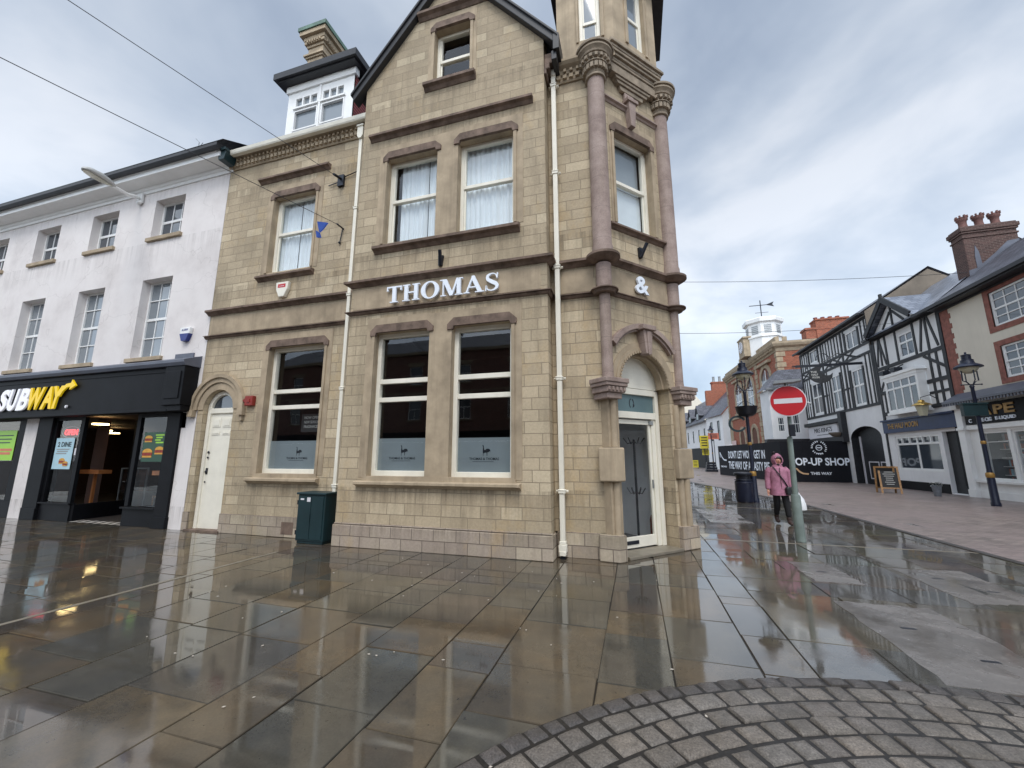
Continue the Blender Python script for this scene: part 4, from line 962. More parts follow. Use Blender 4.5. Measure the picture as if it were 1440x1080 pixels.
gu = MB(); gu.sweep([(-24, 7.0), (-9.68, 7.0)], [(.40, 9.30), (.52, 9.29), (.56, 9.35), (.56, 9.43), (.40, 9.47)]); Q('gutter', gu, 'darkroof')
hp = MB(); hp.prism(FS, [(-9.78, 9.05), (-9.6, 9.05), (-9.55, 9.28), (-9.83, 9.28)], .1, .4); hp.box(FS, -9.84, -9.54, .08, .44, 9.28, 9.36); Q('hopper', hp, 'green', bevel=.01)
rf = MB(); rf.face([(-24, 6.45, 9.47), (-9.5, 6.45, 9.47), (-9.9, 12, 12.6), (-24, 12, 12.6)]); rf.face([(-24, 17, 9.6), (-9.5, 17, 9.6), (-9.9, 12, 12.6), (-24, 12, 12.6)])
rfo = Q('roof', rf, 'slate', solid=False)
cv = MB(); cv.box(W0, -19.2, -17.6, 11.2, 12.2, 11.0, 13.6); cv.box(W0, -19.3, -17.5, 11.1, 12.3, 13.6, 13.8); cv.build('chimney', 'brick', rfo)
an = MB(); an.tube([(-11.2, 7.0, 9.6), (-11.2, 7.0, 10.25), (-11.35, 7.0, 10.4)], .012, 5); an.tube([(-11.2, 7, 10.05), (-11.05, 7, 10.2)], .008, 5); an.build('aerial', 'greymetal', rfo)
# shopfront
sf = MB()
sf.box(FS, -24, -10.43, 0, .27, 2.66, 3.72); sf.box(FS, -24, -10.60, .27, .285, 3.60, 3.70); sf.box(FS, -24, -10.43, .27, .30, 2.665, 2.72)
Q('shop_fascia', sf, 'black', bevel=.006)
sc2 = MB(); sc2.prism(FS, [(0, 0), (0, 0), (0, 0)], 0, 0) if False else None
sc2.sweep([(-24, 7.0), (-9.93, 7.0)], [(0, 3.73), (.36, 3.73), (.40, 3.80), (.40, 3.86), (.0, 4.02)]); Q('shop_cornice', sc2, 'lead')
cn = MB(); cn.box(FS, -10.58, -9.96, -.02, .34, 2.80, 3.725); cn.box(FS, -10.50, -10.04, .34, .36, 2.95, 3.6); cn.box(FS, -10.42, -9.98, -.02, .30, 2.665, 2.80)
cn.prism(Fr((-10.30, 7.0), -90), [(-.0, 2.66), (-.26, 2.66), (-.28, 2.52), (-.16, 2.40), (-.1, 2.30), (0, 2.28)], -.14, .14)
Q('console_block', cn, 'black', bevel=.012)
us = MB(); us.box(FS, -10.82, -10.2, 0, .03, 3.95, 4.12); Q('flashing', us, 'lead')
sp = MB(); sp.box(FS, -10.72, -10.30, -.25, .055, 0, 2.66); sp.box(FS, -10.74, -10.28, -.2, .08, 0, .26); Q('shop_pilaster', sp, 'black', bevel=.008); sp = MB()
sp.box(FS, -15.58, -15.04, -.25, .055, 0, 2.66); sp.box(FS, -15.72, -15.58, -.2, .02, 0, 2.66); sp.box(FS, -15.62, -15.02, -.2, .08, 0, .3)
Q('shop_pilaster', sp, 'black', bevel=.008); sp = MB(); sp.box(FS, -20.0, -16.3, -.1, -.02, 0, .45); sp.box(FS, -16.6, -16.3, -.15, .0, .45, 2.66)
Q('shop_pilaster', sp, 'black', bevel=.008)
s3 = MB(); s4 = MB()
s3.box(FS, -15.03, -13.80, -.08, .0, 0, .42); s3.box(FS, -15.06, -13.78, -.1, .05, .42, .455); s4.box(FS, -11.86, -10.74, -.08, .0, 0, .40); s4.box(FS, -11.88, -10.72, -.1, .06, .40, .44)
s3.plan([(-13.82, 7.02), (-13.76, 7.06), (-13.95, 8.3), (-14.05, 8.3)], 0, .42); s4.plan([(-11.86, 7.05), (-11.80, 7.05), (-11.74, 8.3), (-11.84, 8.3)], 0, .41)
Q('stallriser', s3, 'black', bevel=.006); Q('stallriser', s4, 'black', bevel=.006)
for a, b, c, d, xx in ((-15.05, -14.95, -13.98, -13.84, -14.0), (-11.84, -11.72, -10.80, -10.72, -11.8)):
    fr = MB(); fr.box(FS, a, b, -.09, -.01, .455, 2.66); fr.box(FS, c, d, -.09, -.01, .455, 2.66); fr.box(FS, b, c, -.08, -.015, 2.58, 2.66); Q('shop_window_frame', fr, 'black')
    fr = MB(); fr.box(Fr((xx, 8.3), 0), -.06, .04, -.06, .02, .0, 2.66); Q('shop_door_post', fr, 'black')
for pts in ([FS(-14.96, -.05, .45), FS(-13.97, -.05, .45), FS(-13.97, -.05, 2.6), FS(-14.96, -.05, 2.6)], [FS(-11.73, -.05, .45), FS(-10.79, -.05, .45), FS(-10.79, -.05, 2.6), FS(-11.73, -.05, 2.6)],
        [(-13.86, 7.06, .42), (-14.0, 8.28, .42), (-14.0, 8.28, 2.66), (-13.86, 7.06, 2.66)], [(-11.80, 7.06, .42), (-11.80, 8.28, .42), (-11.80, 8.28, 2.66), (-11.80, 7.06, 2.66)],
        [FS(-20, -.06, .45), FS(-16.3, -.06, .45), FS(-16.3, -.06, 2.66), FS(-20, -.06, 2.66)]):
    sg = MB(); sg.face(pts); Q('shop_glass', sg, 'glass_shop', solid=False)

ri = MB(); ri.room(FS, -23, -10.35, -.30, -7.0, .02, 2.8, 0, 1); ri.face([(-16.9, 8.9, 0), (-15.9, 8.7, 0), (-15.9, 8.7, 2.8), (-16.9, 8.9, 2.8)], 2)
Q('shop_interior', ri, [plain('shop_wall', S(70, 52, 46), .8, var=.1), 'floorint', 'brownint'], solid=False)
tl = MB(); tl.face([(-13.8, 6.99, .012), (-11.85, 6.99, .012), (-11.8, 8.4, .012), (-14.0, 8.4, .012)])
def tilemat():
    m = NT('striped_step_tiles'); uv = m.coord('UV'); w = m.node('ShaderNodeTexChecker'); w.inputs['Scale'].default_value = 7
    mp = m.node('ShaderNodeMapping'); mp.inputs['Scale'].default_value = (1, .02, 1); m.link(uv, mp.inputs['Vector']); m.link(mp.outputs[0], w.inputs['Vector'])
    w.inputs['Color1'].default_value = S(58, 56, 54); w.inputs['Color2'].default_value = S(190, 184, 176)
    m.set(Base_Color=w.outputs['Color'], Roughness=.35); return m.m
Q('entrance_tiles', tl, tilemat(), solid=False)
dd_ = MB(); dd_.box(FS, -13.95, -13.85, -1.36, -1.28, 0, 2.66); dd_.box(FS, -12.75, -12.68, -1.36, -1.28, 0, 2.66); dd_.box(FS, -12.68, -11.9, -1.36, -1.28, 2.3, 2.66); dd_.box(FS, -12.68, -11.9, -1.34, -1.30, 0, .3)
Q('shop_door_frame', dd_, 'black')
# the shop name
sn = thing('shop_name_sign', 'white and yellow slanted shop name letters on the black fascia', 'shop sign', (-15.5, 6.73, 2.85))
FN = Fr((0, 6.73), 0)
def word(parent, F, items, z0, z1, w0, w1, mat, bold, shear):
    for ch_, a, b in items:
        mb = MB(); mb.text(F, ch_, a, b, z0, z1, w0, w1, bold=bold, shear=shear); o = mb.build('letter', mat, parent)
        bk = MB(); bk.text(F, ch_, a-.02, b+.02, z0-.02, z1+.02, w0-.03, w0, bold=bold, shear=shear); bk.build('letter_side', 'iron', o)
word(sn, FN, (('S', -17.06, -16.55), ('U', -16.58, -16.12), ('B', -16.17, -15.68)), 2.86, 3.46, .03, .07, 'whiteletter', .035, .28)
word(sn, FN, (('W', -15.66, -15.02), ('A', -15.12, -14.66), ('Y', -14.66, -14.22)), 2.86, 3.46, .03, .07, 'yellow', .035, .28)
aw = MB(); aw.stroke(FN, [(-14.42, 3.2, .1), (-14.32, 3.34, .1), (-14.16, 3.45, .1), (-13.98, 3.47, .1)], .031, .072); aw.prism(FN, [(-14.02, 3.34), (-13.80, 3.44), (-13.97, 3.60)], .031, .073); aw.build('arrow', 'yellow', sn)
rg = MB(); rg.lathe((0, 0, 0), [(0.001, 0), (.04, 0), (.04, .03), (.001, .03)], 14)
rg.v = [FN(-14.08+v.x, .02+v.z, 2.90+v.y) for v in rg.v]; rg.build('trademark_dot', 'signwhite', sn)
# neon, posters, fittings
no = thing('neon_open_sign', 'red neon OPEN sign inside the shop window', 'neon sign', (-14.5, 7.08, 2.1)); FO = Fr((0, 7.10), 0)
nm = MB(); nm.tube([FO(-14.50+.36*math.cos(R(a)), 0, 2.27+.15*math.sin(R(a))) for a in range(0, 361, 15)], .012, 6); nm.build('oval_tube', 'greymetal', no)
nl = MB(); nl.text(FO, 'OPEN', -14.76, -14.24, 2.19, 2.35, -.01, .01, bold=.01); nl.build('letters', 'neon', no)
def poster(name, label, F, u0, u1, z0, z1, w, mat, deco=(), cat='poster'):
    p = thing(name, label, cat, F((u0+u1)/2, w, z0)); mb = MB(); mb.box(F, u0, u1, w-.006, w, z0, z1); mb.build('sheet', mat, p)
    for nme, m_, fn in deco:
        d = MB(); fn(d); d.build(nme, m_, p)
    return p
def burger(F, c, z, s, w):
    def f(d):
        pass
    top = lambda d: d.prism(F, [(c+s*math.cos(R(a)), z+s*.55*math.sin(R(a))) for a in range(0, 181, 20)], w, w+.004)
    mid = lambda d: (d.box(F, c-s, c+s, w, w+.0045, z-s*.32, z-.005), d.box(F, c-s*.95, c+s*.9, w, w+.0055, z-s*.45, z-s*.33))
    bot = lambda d: d.box(F, c-s*.95, c+s*.95, w, w+.004, z-s*.7, z-s*.46)
    return top, mid, bot
def lines(F, u0, u1, z, h, w, n, gap):
    return lambda d: [d.box(F, u0+.03*(k % 2), u1-.05*(k % 3), w, w+.003, z-k*gap, z-k*gap+h) for k in range(n)]
FP = Fr((0, 7.03), 0)
t1, m1, b1 = burger(FP, -14.52, 1.52, .12, .001); t2, m2, b2 = burger(FP, -14.36, 1.45, .1, .006)
poster('window_poster', 'pale blue meal deal poster hung beneath the neon sign', FP, -14.90, -14.16, 1.30, 2.11, 0., 'posterblue',
       (('headline', 'green', lambda d: (d.text(FP, '2 DINE', -14.80, -14.26, 1.88, 2.01, .001, .004, bold=.03))), ('small_print', 'greymetal', lines(FP, -14.82, -14.3, 1.80, .03, .001, 3, .055)), ('bun', 'bun', lambda d: (t1(d), b1(d), t2(d), b2(d))), ('filling', 'meat', lambda d: (m1(d), m2(d)))))
B = [burger(FP, -11.38, 2.06, .13, .001), burger(FP, -11.36, 1.72, .17, .001), burger(FP, -10.96, 1.78, .15, .001)]
poster('menu_poster', 'dark green poster of filled rolls beside the open shop door', FP, -11.55, -10.80, 1.50, 2.21, 0., 'postergreen',
       (('headline', 'posterlime', lines(FP, -11.15, -10.86, 2.12, .035, .001, 4, .06)), *[('bun', 'bun', (lambda x: lambda d: (x[0](d), x[2](d)))(x)) for x in B], *[('filling', 'meat', (lambda x: lambda d: x[1](d))(x)) for x in B]))
poster('lime_poster', 'bright lime green poster in the window beyond the white pier', FP, -17.7, -16.72, 1.52, 2.36, 0., 'posterlime', (('small_print', 'green', lines(FP, -17.5, -16.85, 2.2, .03, .001, 3, .1)), ('slogan', 'orangeboard', lines(FP, -17.5, -16.8, 1.78, .07, .001, 2, .1))))
nt = MB(); nt.box(FP, -14.08, -14.02, -.0, .004, 1.66, 1.84); tag(nt.build('window_sticker', 'signwhite', None, loc=(-14.05, 7.03, 1.66)), 'small white sticker at the edge of the window beside the blue poster', 'sticker')
ct = MB(); ct.box(Fr((0, 7.45), 0), -11.75, -10.76, -.3, 0, 1.16, 1.27); ct.box(Fr((0, 7.45), 0), -11.3, -11.24, -.2, -.14, .03, 1.16); tag(ct.build('window_counter', 'orangewood', None, loc=(-11.2, 7.6, .02)), 'orange wooden bar shelf beneath the dark green poster', 'counter')
ct = MB(); ct.box(Fr((0, 7.6), 0), -14.95, -14.05, -.3, 0, 1.16, 1.26); ct.box(Fr((0, 7.6), 0), -14.5, -14.44, -.2, -.14, .03, 1.16); tag(ct.build('window_counter', 'orangewood', None, loc=(-14.5, 7.75, .02)), 'wooden bar shelf behind the window with the blue poster', 'counter')
for i, (x, y, z) in enumerate(((-15.26, 8.1, 2.56), (-18.7, 10.1, 2.56), (-20.4, 11.3, 2.56))):
    mb = MB(); mb.lathe((x, y, z), [(.001, 0), (.19, 0), (.19, .04), (.001, .04)], 20); tag(mb.build('ceiling_lamp', 'lampglow', None, loc=(x, y, z)), ('warm round ceiling lamp nearest the shop door', 'second warm ceiling lamp back inside the shop', 'deepest warm ceiling lamp inside the shop')[i], 'ceiling lamp', 'warm round lamps inside the shop')
fs_ = thing('folding_screen', 'freestanding silver framed glass panel just inside the shop doorway', 'screen', (-14.3, 9.0, .02)); FF = Fr((-14.45, 8.7), 30)
mb = MB(); mb.box(FF, -.35, -.31, -.02, .02, .03, 1.3); mb.box(FF, .31, .35, -.02, .02, .03, 1.3); mb.box(FF, -.31, .31, -.02, .02, 1.26, 1.30); mb.box(FF, -.31, .31, -.02, .02, .1, .14); mb.build('frame', 'greymetal', fs_)
mb = MB(); mb.face([FF(-.31, 0, .1), FF(.31, 0, .1), FF(.31, 0, 1.28), FF(-.31, 0, 1.28)]); mb.build('panel', 'glass_shop', fs_, solid=False)
chr_ = thing('dining_chair', 'pale wooden chair behind the glass screen in the shop', 'chair', (-13.9, 9.0, .02)); FH = Fr((-13.75, 9.1), -20)
mb = MB(); mb.box(FH, -.2, .2, -.2, .2, .43, .47); mb.build('seat', 'wood', chr_)
mb = MB(); mb.box(FH, -.2, .2, -.22, -.19, .72, .86); mb.build('backrest', 'wood', chr_)
for a in (-.18, .18):
    for b in (-.18, .18): mb = MB(); mb.box(FH, a-.018, a+.018, b-.018, b+.018, .02, .86 if b < 0 else .43); mb.build('leg', 'wood', chr_)
# wall fittings
def alarm(F, u, z, s, label, body, low, w=.0):
    a = thing('alarm_box', label, 'alarm box', F(u, w, z))
    mb = MB(); mb.prism(F, [(u-s*.5, z+s*.5), (u+s*.5, z+s*.5), (u+s*.45, z), (u+s*.2, z-s*.5), (u-s*.2, z-s*.5), (u-s*.45, z)], w, w+.09); mb.build('cover', body, a, bevel=.015)
    mb = MB(); mb.box(F, u-s*.3, u+s*.3, w+.09, w+.094, z+s*.12, z+s*.36) if low == 'signred' else mb.prism(F, [(u-s*.46, z+s*.02), (u+s*.46, z+s*.02), (u+s*.22, z-s*.52), (u-s*.22, z-s*.52)], w-.001, w+.097); mb.build('band', low, a)
    if low == 'signred': mb = MB(); mb.box(F, u-s*.2, u+s*.2, w+.0945, w+.096, z+s*.2, z+s*.225); mb.build('label', 'signwhite', a)
    else: mb = MB(); mb.text(F, 'ALARM', u-s*.3, u+s*.3, z+s*.22, z+s*.38, w+.09, w+.094); mb.build('label', 'alarmblue', a)
alarm(FS, -10.53, 4.61, .34, 'white alarm box with blue lower half on the white wall', 'whitepaint', 'alarmblue')
alarm(F2, -7.62, 5.42, .36, 'white alarm box with red label beneath the first floor stone window', 'cream', 'signred')
rb = thing('red_bell_box', 'small rusty red bell box beside the arched side door', 'bell box', F2(-8.2, 0, 2.85))
mb = MB(); mb.box(F2, -8.32, -8.1, 0, .1, 2.74, 2.96); mb.build('box', 'redplastic', rb, bevel=.012); mb = MB(); mb.prism(F2, [(-8.32, 2.82), (-8.32, 2.92), (-8.42, 2.86)], .02, .08); mb.box(F2, -8.25, -8.17, .1, .115, 2.81, 2.89); mb.build('sounder', 'redplastic', rb)
sn2 = thing('notice_board', 'small black notice with white capitals hung inside the window above the cabinet', 'notice', F2(-7.0, -.35, 2.2))
FN2 = Fr((0, 7.0), 0); mb = MB(); mb.box(F2, -7.16, -6.60, -.40, -.39, 2.16, 2.56); mb.build('board', 'blackboard', sn2)
mb = MB()
for k, s in enumerate(('NOW OPEN', 'NEW SEASON', 'FRAGRANCES')): mb.text(F2, s, -7.08, -6.68, 2.45-k*.1, 2.51-k*.1, -.389, -.386)
mb.build('lettering', 'chalk', sn2)
# metal wall sign letters
LS = thing('wall_letter_sign', 'white serif capital letters spelling a name across the stone band', 'wall sign', FA(-3.4, .03, 4.59))
EPS = [0]
def serif(mb, F, chx, u, z, h, w0, w1):
    def add(poly):
        EPS[0] = (EPS[0]+1) % 9; mb.prism(F, [(u+x*h*KX, z+y*h) for x, y in poly], w0, w1+EPS[0]*.0006)
    bx = lambda a, b, c, d: add([(a, c), (b, c), (b, d), (a, d)])
    def stroke(pts):
        n = 8; out = []
        for i in range(len(pts)-1):
            p0 = pts[max(i-1, 0)]; p1 = pts[i]; p2 = pts[i+1]; p3 = pts[min(i+2, len(pts)-1)]
            for k in range(n):
                t = k/n; out.append(tuple(.5*((2*b)+(-a+c)*t+(2*a-5*b+4*c-d)*t*t+(-a+3*b-3*c+d)*t**3) for a, b, c, d in zip(p0, p1, p2, p3)))
        out.append(pts[-1]); mb.stroke(F, [(u+a*h*KX, z+b*h, c*h*1.05) for a, b, c in out], w0, w1)
    if chx == 'T': bx(0, .84, .91, 1); bx(.32, .52, .06, .91); bx(.2, .64, 0, .06); add([(0, .91), (.05, .91), (.09, .74), (0, .72)]); add([(.84, .91), (.79, .91), (.75, .74), (.84, .72)]); return .84
    if chx == 'H':
        bx(.12, .32, .06, .94); bx(.66, .86, .06, .94); bx(.32, .66, .46, .54)
        for a in (.02, .56):
            bx(a, a+.4, 0, .06); bx(a, a+.4, .94, 1)
        return .98
    if chx == 'O':
        n = 28
        for i in range(n):
            a, b = 2*math.pi*i/n, 2*math.pi*(i+1)/n
            pt = lambda t, rx, rz: (.5+rx*math.cos(t), .5+rz*math.sin(t))
            mb.prism(F, [(u+x*h*KX, z+y*h) for x, y in (pt(a, .27, .45), pt(a, .49, .53), pt(b, .49, .53), pt(b, .27, .45))], w0, w1)
        return 1.0
    if chx == 'M':
        bx(.14, .20, .06, .94); bx(.88, 1.08, .06, .94); add([(.1, 1), (.34, 1), (.66, .16), (.58, 0), (.52, 0)]); add([(.86, 1), (.98, 1), (.66, .0), (.58, .0)]); bx(.04, .32, 0, .06); bx(.78, 1.18, 0, .06); bx(.0, .16, .94, 1); bx(1.0, 1.18, .94, 1); return 1.2
    if chx == 'A':
        add([(.1, .06), (.18, .06), (.46, .86), (.44, 1), (.42, 1)]); add([(.40, 1), (.54, 1), (.92, .06), (.70, .06), (.38, .86)]); bx(.26, .66, .30, .37); bx(0, .3, 0, .06); bx(.58, 1.02, 0, .06); return 1.02
    if chx == 'S':
        stroke([(.58, .74, .05), (.52, .92, .05), (.35, .985, .06), (.15, .88, .14), (.14, .68, .17), (.34, .52, .2), (.56, .36, .19), (.58, .16, .15), (.38, .02, .07), (.16, .07, .06), (.06, .26, .06)])
        add([(.56, .70), (.62, .70), (.64, 1.0), (.59, 1.0)]); add([(.02, .0), (.07, .0), (.09, .32), (.03, .32)]); return .68
u = -4.54; KX = 1.17; wds = [w_*KX for w_ in (.84, .98, 1.0, 1.2, 1.02, .68)]; hh = .335; gap = (2.33-sum(wds)*hh)/5
for chx, wd in zip('THOMAS', wds):
    mb = MB(); serif(mb, FA, chx, u, 4.585, hh, .035, .075); mb.build('letter', 'whitesign', LS); u += wd*hh+gap
amp = MB(); amp.text(FC, '&', .55, .90, 4.60, 4.94, .03, .07, bold=.02); tag(amp.build('ampersand_sign', 'whitesign', None, loc=FC(.72, .03, 4.6)), 'white ampersand on the chamfered corner above the door arch', 'wall sign')
for F, u_, z_, lab in ((FA, -3.40, 5.36, 'small black spotlight under the paired first floor windows'), (FC, .78, 5.47, 'small black spotlight above the ampersand on the corner')):
    t = thing('wall_spotlight', lab, 'spotlight', F(u_, 0, z_), group='black spotlights on the stone front')
    mb = MB(); mb.prism(F, [(u_-.05, z_-.12), (u_+.02, z_-.12), (u_+.05, z_+.08), (u_-.06, z_+.08)], .0, .05); mb.build('bracket', 'iron', t); mb = MB(); mb.tube([F(u_-.01, .03, z_-.10), F(u_+.03, .16, z_+.14)], .035, 10); mb.build('lamp_head', 'iron', t)
# cabinet
cab = thing('utility_cabinet', 'dark green metal street cabinet against the stone wall by the downpipe', 'utility cabinet', (-6.0, 6.75, 0)); FK = Fr((0, 6.57), 0)
mb = MB(); mb.box(FK, -6.27, -5.64, -.36, 0, .05, .90); mb.box(FK, -6.30, -5.61, -.39, .03, .90, .94); mb.box(FK, -6.25, -5.66, -.34, -.02, 0, .05); mb.build('body', 'green', cab, bevel=.012)
mb = MB(); mb.box(FK, -6.235, -5.955, 0, .012, .09, .87); mb.box(FK, -5.945, -5.675, 0, .012, .09, .87); mb.box(FK, -5.97, -5.955, .012, .022, .4, .56); mb.build('door', 'green', cab)
mb = MB(); mb.box(FK, -6.20, -6.12, .0125, .016, .80, .83); mb.box(FK, -6.05, -5.97, .0125, .016, .77, .85); mb.build('label_sticker', 'signwhite', cab)
for z in (.2, .75): mb = MB(); mb.box(FK, -6.29, -6.262, -.05, -.0, z-.04, z+.04); mb.build('hinge', 'iron', cab)
# street lamp on the white wall
wlp = thing('wall_street_lamp', 'long pale street lantern on a bracket arm below the white eaves', 'street lamp', (-13.15, 6.95, 8.8))
mb = MB(); mb.box(Fr((0, 6.98), 0), -13.22, -13.04, 0, .05, 8.72, 9.02); mb.tube([(-13.13, 6.90, 8.86), (-13.05, 6.6, 8.74), (-12.75, 6.1, 8.6)], [.05, .045, .04], 10); mb.sphere((-13.13, 6.93, 8.72), .09, .06, .06, 10); mb.build('bracket', 'whitepaint', wlp)
p0 = Vector((-12.78, 6.15, 8.62)); p1 = Vector((-12.05, 5.22, 8.28)); hb = MB(); d = (p1-p0)
ring = [(0, .06), (.1, .1), (.3, .15), (.6, .17), (.85, .14), (.97, .07), (1.0, .01)]
sdv = d.normalized().cross(Vector((0, 0, 1))).normalized(); upv = sdv.cross(d.normalized())
vs = []; fs = []; n = 14
for t, r in ring:
    c = p0+d*t
    for k in range(n):
        a = 2*math.pi*k/n; h_ = math.sin(a)*r*(.75 if math.sin(a) > 0 else .3); vs.append(c+sdv*math.cos(a)*r+upv*h_)
for i in range(len(ring)-1):
    for k in range(n): fs.append((i*n+k, i*n+(k+1) % n, (i+1)*n+(k+1) % n, (i+1)*n+k))
hb.mesh(vs, fs, 0, True); hb.build('lamp_head', plain('lantern_shell', S(176, 176, 172), .45, var=.05), wlp)
lb2 = MB(); lb2.mesh([p0+d*t+sdv*s*r*.7-upv*(r*.3+.006) for t, r in ring[1:6] for s in (-1, 1)], [(2*i, 2*i+1, 2*i+3, 2*i+2) for i in range(4)]); lb2.build('lamp_bowl', 'lampglass', wlp, solid=False)
# overhead cables
def cable(label, a, b, sag, r=.006, extra=None):
    a, b = Vector(a), Vector(b); pts = [a.lerp(b, t/30)-Vector((0, 0, sag*4*(t/30)*(1-t/30))) for t in range(31)]
    mb = MB(); mb.tube(pts, r, 6); return tag(mb.build('overhead_cable', 'darkroof', None, loc=tuple(a)), label, 'cable', 'cables strung over the street')
cable('upper cable running from the stone wall bracket over the square', (-6.25, 6.75, 7.95), (-12.2, -12.9, 8.9), .12)
cable('lower cable with the blue flag strung over the square', (-6.1, 6.80, 6.72), (-13.2, -12.9, 7.2), .10)
cable('upper thin cable crossing the side street against the sky', (.82, 18.5, 9.55), (13.4, 20.2, 9.05), .15, .009)
cable('lower thin cable crossing the side street below another', (.82, 18.55, 7.1), (13.38, 23.9, 8.2), .2, .009)
bk = MB(); bk.box(F2, -6.33, -6.17, 0, .06, 7.82, 8.1); bk.tube([F2(-6.25, .06, 8.0), F2(-6.25, .28, 7.95)], .03, 8); bk.tube([F2(-6.3, .03, 8.02), F2(-5.75, .04, 8.12)], .012, 5); bk.tube([F2(-6.2, .03, 7.96), F2(-6.6, .03, 7.90)], .012, 5)
tag(bk.build('cable_bracket', 'iron', None, loc=F2(-6.25, 0, 7.82)), 'black iron cable bracket on the stone wall beside the downpipe', 'bracket')
bk = MB(); bk.tube([F2(-6.1, .0, 6.72), F2(-6.1, .22, 6.72)], .018, 6); bk.tube([F2(-6.1, .03, 6.72), F2(-6.15, .03, 6.4)], .012, 5); bk.sphere(F2(-6.16, .03, 6.38), .03, .03, .03, 8); tag(bk.build('cable_bracket', 'iron', None, loc=F2(-6.1, 0, 6.7)), 'small hook holding the lower cable on the stone wall', 'bracket')
fg = MB(); fv = [(-6.30, 6.42, 6.66), (-6.14, 6.55, 6.68), (-6.20, 6.50, 6.52), (-6.24, 6.44, 6.40), (-6.30, 6.40, 6.44), (-6.28, 6.42, 6.28), (-6.22, 6.47, 6.30)]
fg.mesh([(x, y, z-.06) for x, y, z in fv]+[(x+.01, y+.02, z-.06) for x, y, z in fv], [(0, 1, 2), (0, 2, 3), (3, 4, 5), (3, 5, 6), (7, 9, 8), (7, 10, 9), (10, 12, 11), (10, 13, 12)])
tag(fg.build('bunting_flag', 'flag', None, loc=(-6.25, 6.45, 6.3)), 'blue pennant flag hanging from the lower cable', 'flag')
# hat stand and extinguisher behind the glass door
hs = thing('hat_stand', 'tall black hat stand behind the glass entrance door', 'hat stand', FC(1.12, -.72, .03)); c = FC(1.12, -.72, 0)
mb = MB(); mb.tube([c+Vector((0, 0, .05)), c+Vector((0, 0, 1.95))], .022, 8); mb.build('post', 'iron', hs)
for z, n_, r_ in ((1.9, 6, .2), (.95, 6, .17), (.06, 4, .28)):
    for k in range(n_):
        a = 2*math.pi*k/n_; dv = Vector((math.cos(a), math.sin(a), 0))
        mb = MB(); mb.tube([c+Vector((0, 0, z)), c+dv*r_*.6+Vector((0, 0, z-.03)), c+dv*r_+Vector((0, 0, z+(.08 if z > .1 else -.05)))], .011, 6); mb.build('hook' if z > .1 else 'foot', 'iron', hs)
ex = thing('fire_extinguisher', 'dull red fire extinguisher on the floor behind the door glass', 'fire extinguisher', FC(1.36, -.55, .03)); c = FC(1.36, -.55, .03)
mb = MB(); mb.lathe(c, [(.07, 0), (.075, .02), (.075, .42), (.05, .5), (.02, .52)], 16); mb.build('cylinder', 'extred', ex); mb = MB(); mb.tube([c+Vector((0, 0, .5)), c+Vector((0, 0, .6)), c+Vector((.08, 0, .62))], .015, 6); mb.build('valve', 'iron', ex)
# ------------------------------------------------------------------ right-hand row (u = -Y along the facade)
FR = Fr((13.4, 0), -90)
def B_(name, mb, mats, parent, **kw): return mb.build(name, mats, parent, **kw)
# --- cream shop
cs_ = thing('cream_shop_building', 'cream rendered shop building with brick window surrounds and a tall chimney of three pots', 'building', (13.4, 18, 0))
uL, uR = -22.1, -8.0
upw = [(-19.5, -17.85, 6.5, 7.84), (-17.85, -16.2, 6.5, 7.84), (-19.45, -17.8, 4.52, 5.74), (-17.8, -16.2, 4.52, 5.74), (-13.5, -12, 6.5, 7.84), (-13.5, -12, 4.52, 5.74)]
mb = MB(); mb.wall(FR, uL, uR, 3.9, 8.2, upw, .12); mb.face([(13.4, 8, 0), (19, 8, 0), (19, 8, 8.2), (13.4, 8, 8.2)]); mb.face([(13.4, 22.1, 6), (19, 22.1, 6), (19, 22.1, 8.2), (16.2, 22.1, 10.6), (13.4, 22.1, 8.2)]); B_('wall', mb, 'creamwall', cs_, solid=False)
for a, b, c, d in upw:
    t = (b-a-.14)/3; window(FR, a, b, c, d, .03, cs_, fm='whitepaint', fw=.07, bv=(a+.07+t, a+.07+2*t), bh=(c+(d-c)*.27, c+(d-c)*.76), sash=(c+d)/2, pm='pane', bw=.04)
for a, b, c, d in ((-19.5, -16.2, 6.5, 7.84), (-19.45, -16.2, 4.52, 5.74), (-13.5, -12, 6.5, 7.84), (-13.5, -12, 4.52, 5.74)):
    mb = MB()
    for q in ((a-.24, a, c-.2, d+.2), (b, b+.24, c-.2, d+.2), (a, b, c-.2, c), (a, b, d, d+.2)): mb.box(FR, q[0], q[1], -.1, .02, q[2], q[3])
    B_('brick_surround', mb, 'terracotta', cs_)
mb = MB()
for i in range(56): z = 3.95+i*.075; mb.box(FR, -22.1, -21.62 if (i//3) % 2 else -21.52, -.1, .015, z, z+.075)
B_('brick_quoins', mb, 'terracotta', cs_)
mb = MB(); mb.face([(13.0, 22.12, 8.24), (13.0, 8, 8.24), (16.2, 8, 10.75), (16.2, 22.12, 10.75)]); mb.face([(19.4, 22.12, 8.24), (19.4, 8, 8.24), (16.2, 8, 10.75), (16.2, 22.12, 10.75)]); ro1 = B_('roof', mb, 'slate', cs_, solid=False)
mb = MB(); mb.box(FR, uL, uR, .0, .42, 8.06, 8.12); mb.box(FR, uL, uR, .40, .52, 8.12, 8.26); mb.box(FR, uL, uR, .0, .06, 7.98, 8.06); B_('gutter', mb, 'darkroof', cs_)
mb = MB(); mb.box(W0, 14.62, 16.5, 21.9, 22.6, 8.6, 11.5)
for z0, z1, e in ((11.28, 11.36, .04), (11.5, 11.6, .05), (11.6, 11.78, .09), (11.78, 11.86, .03)): mb.box(W0, 14.62-e, 16.5+e, 21.9-e, 22.6+e, z0, z1)
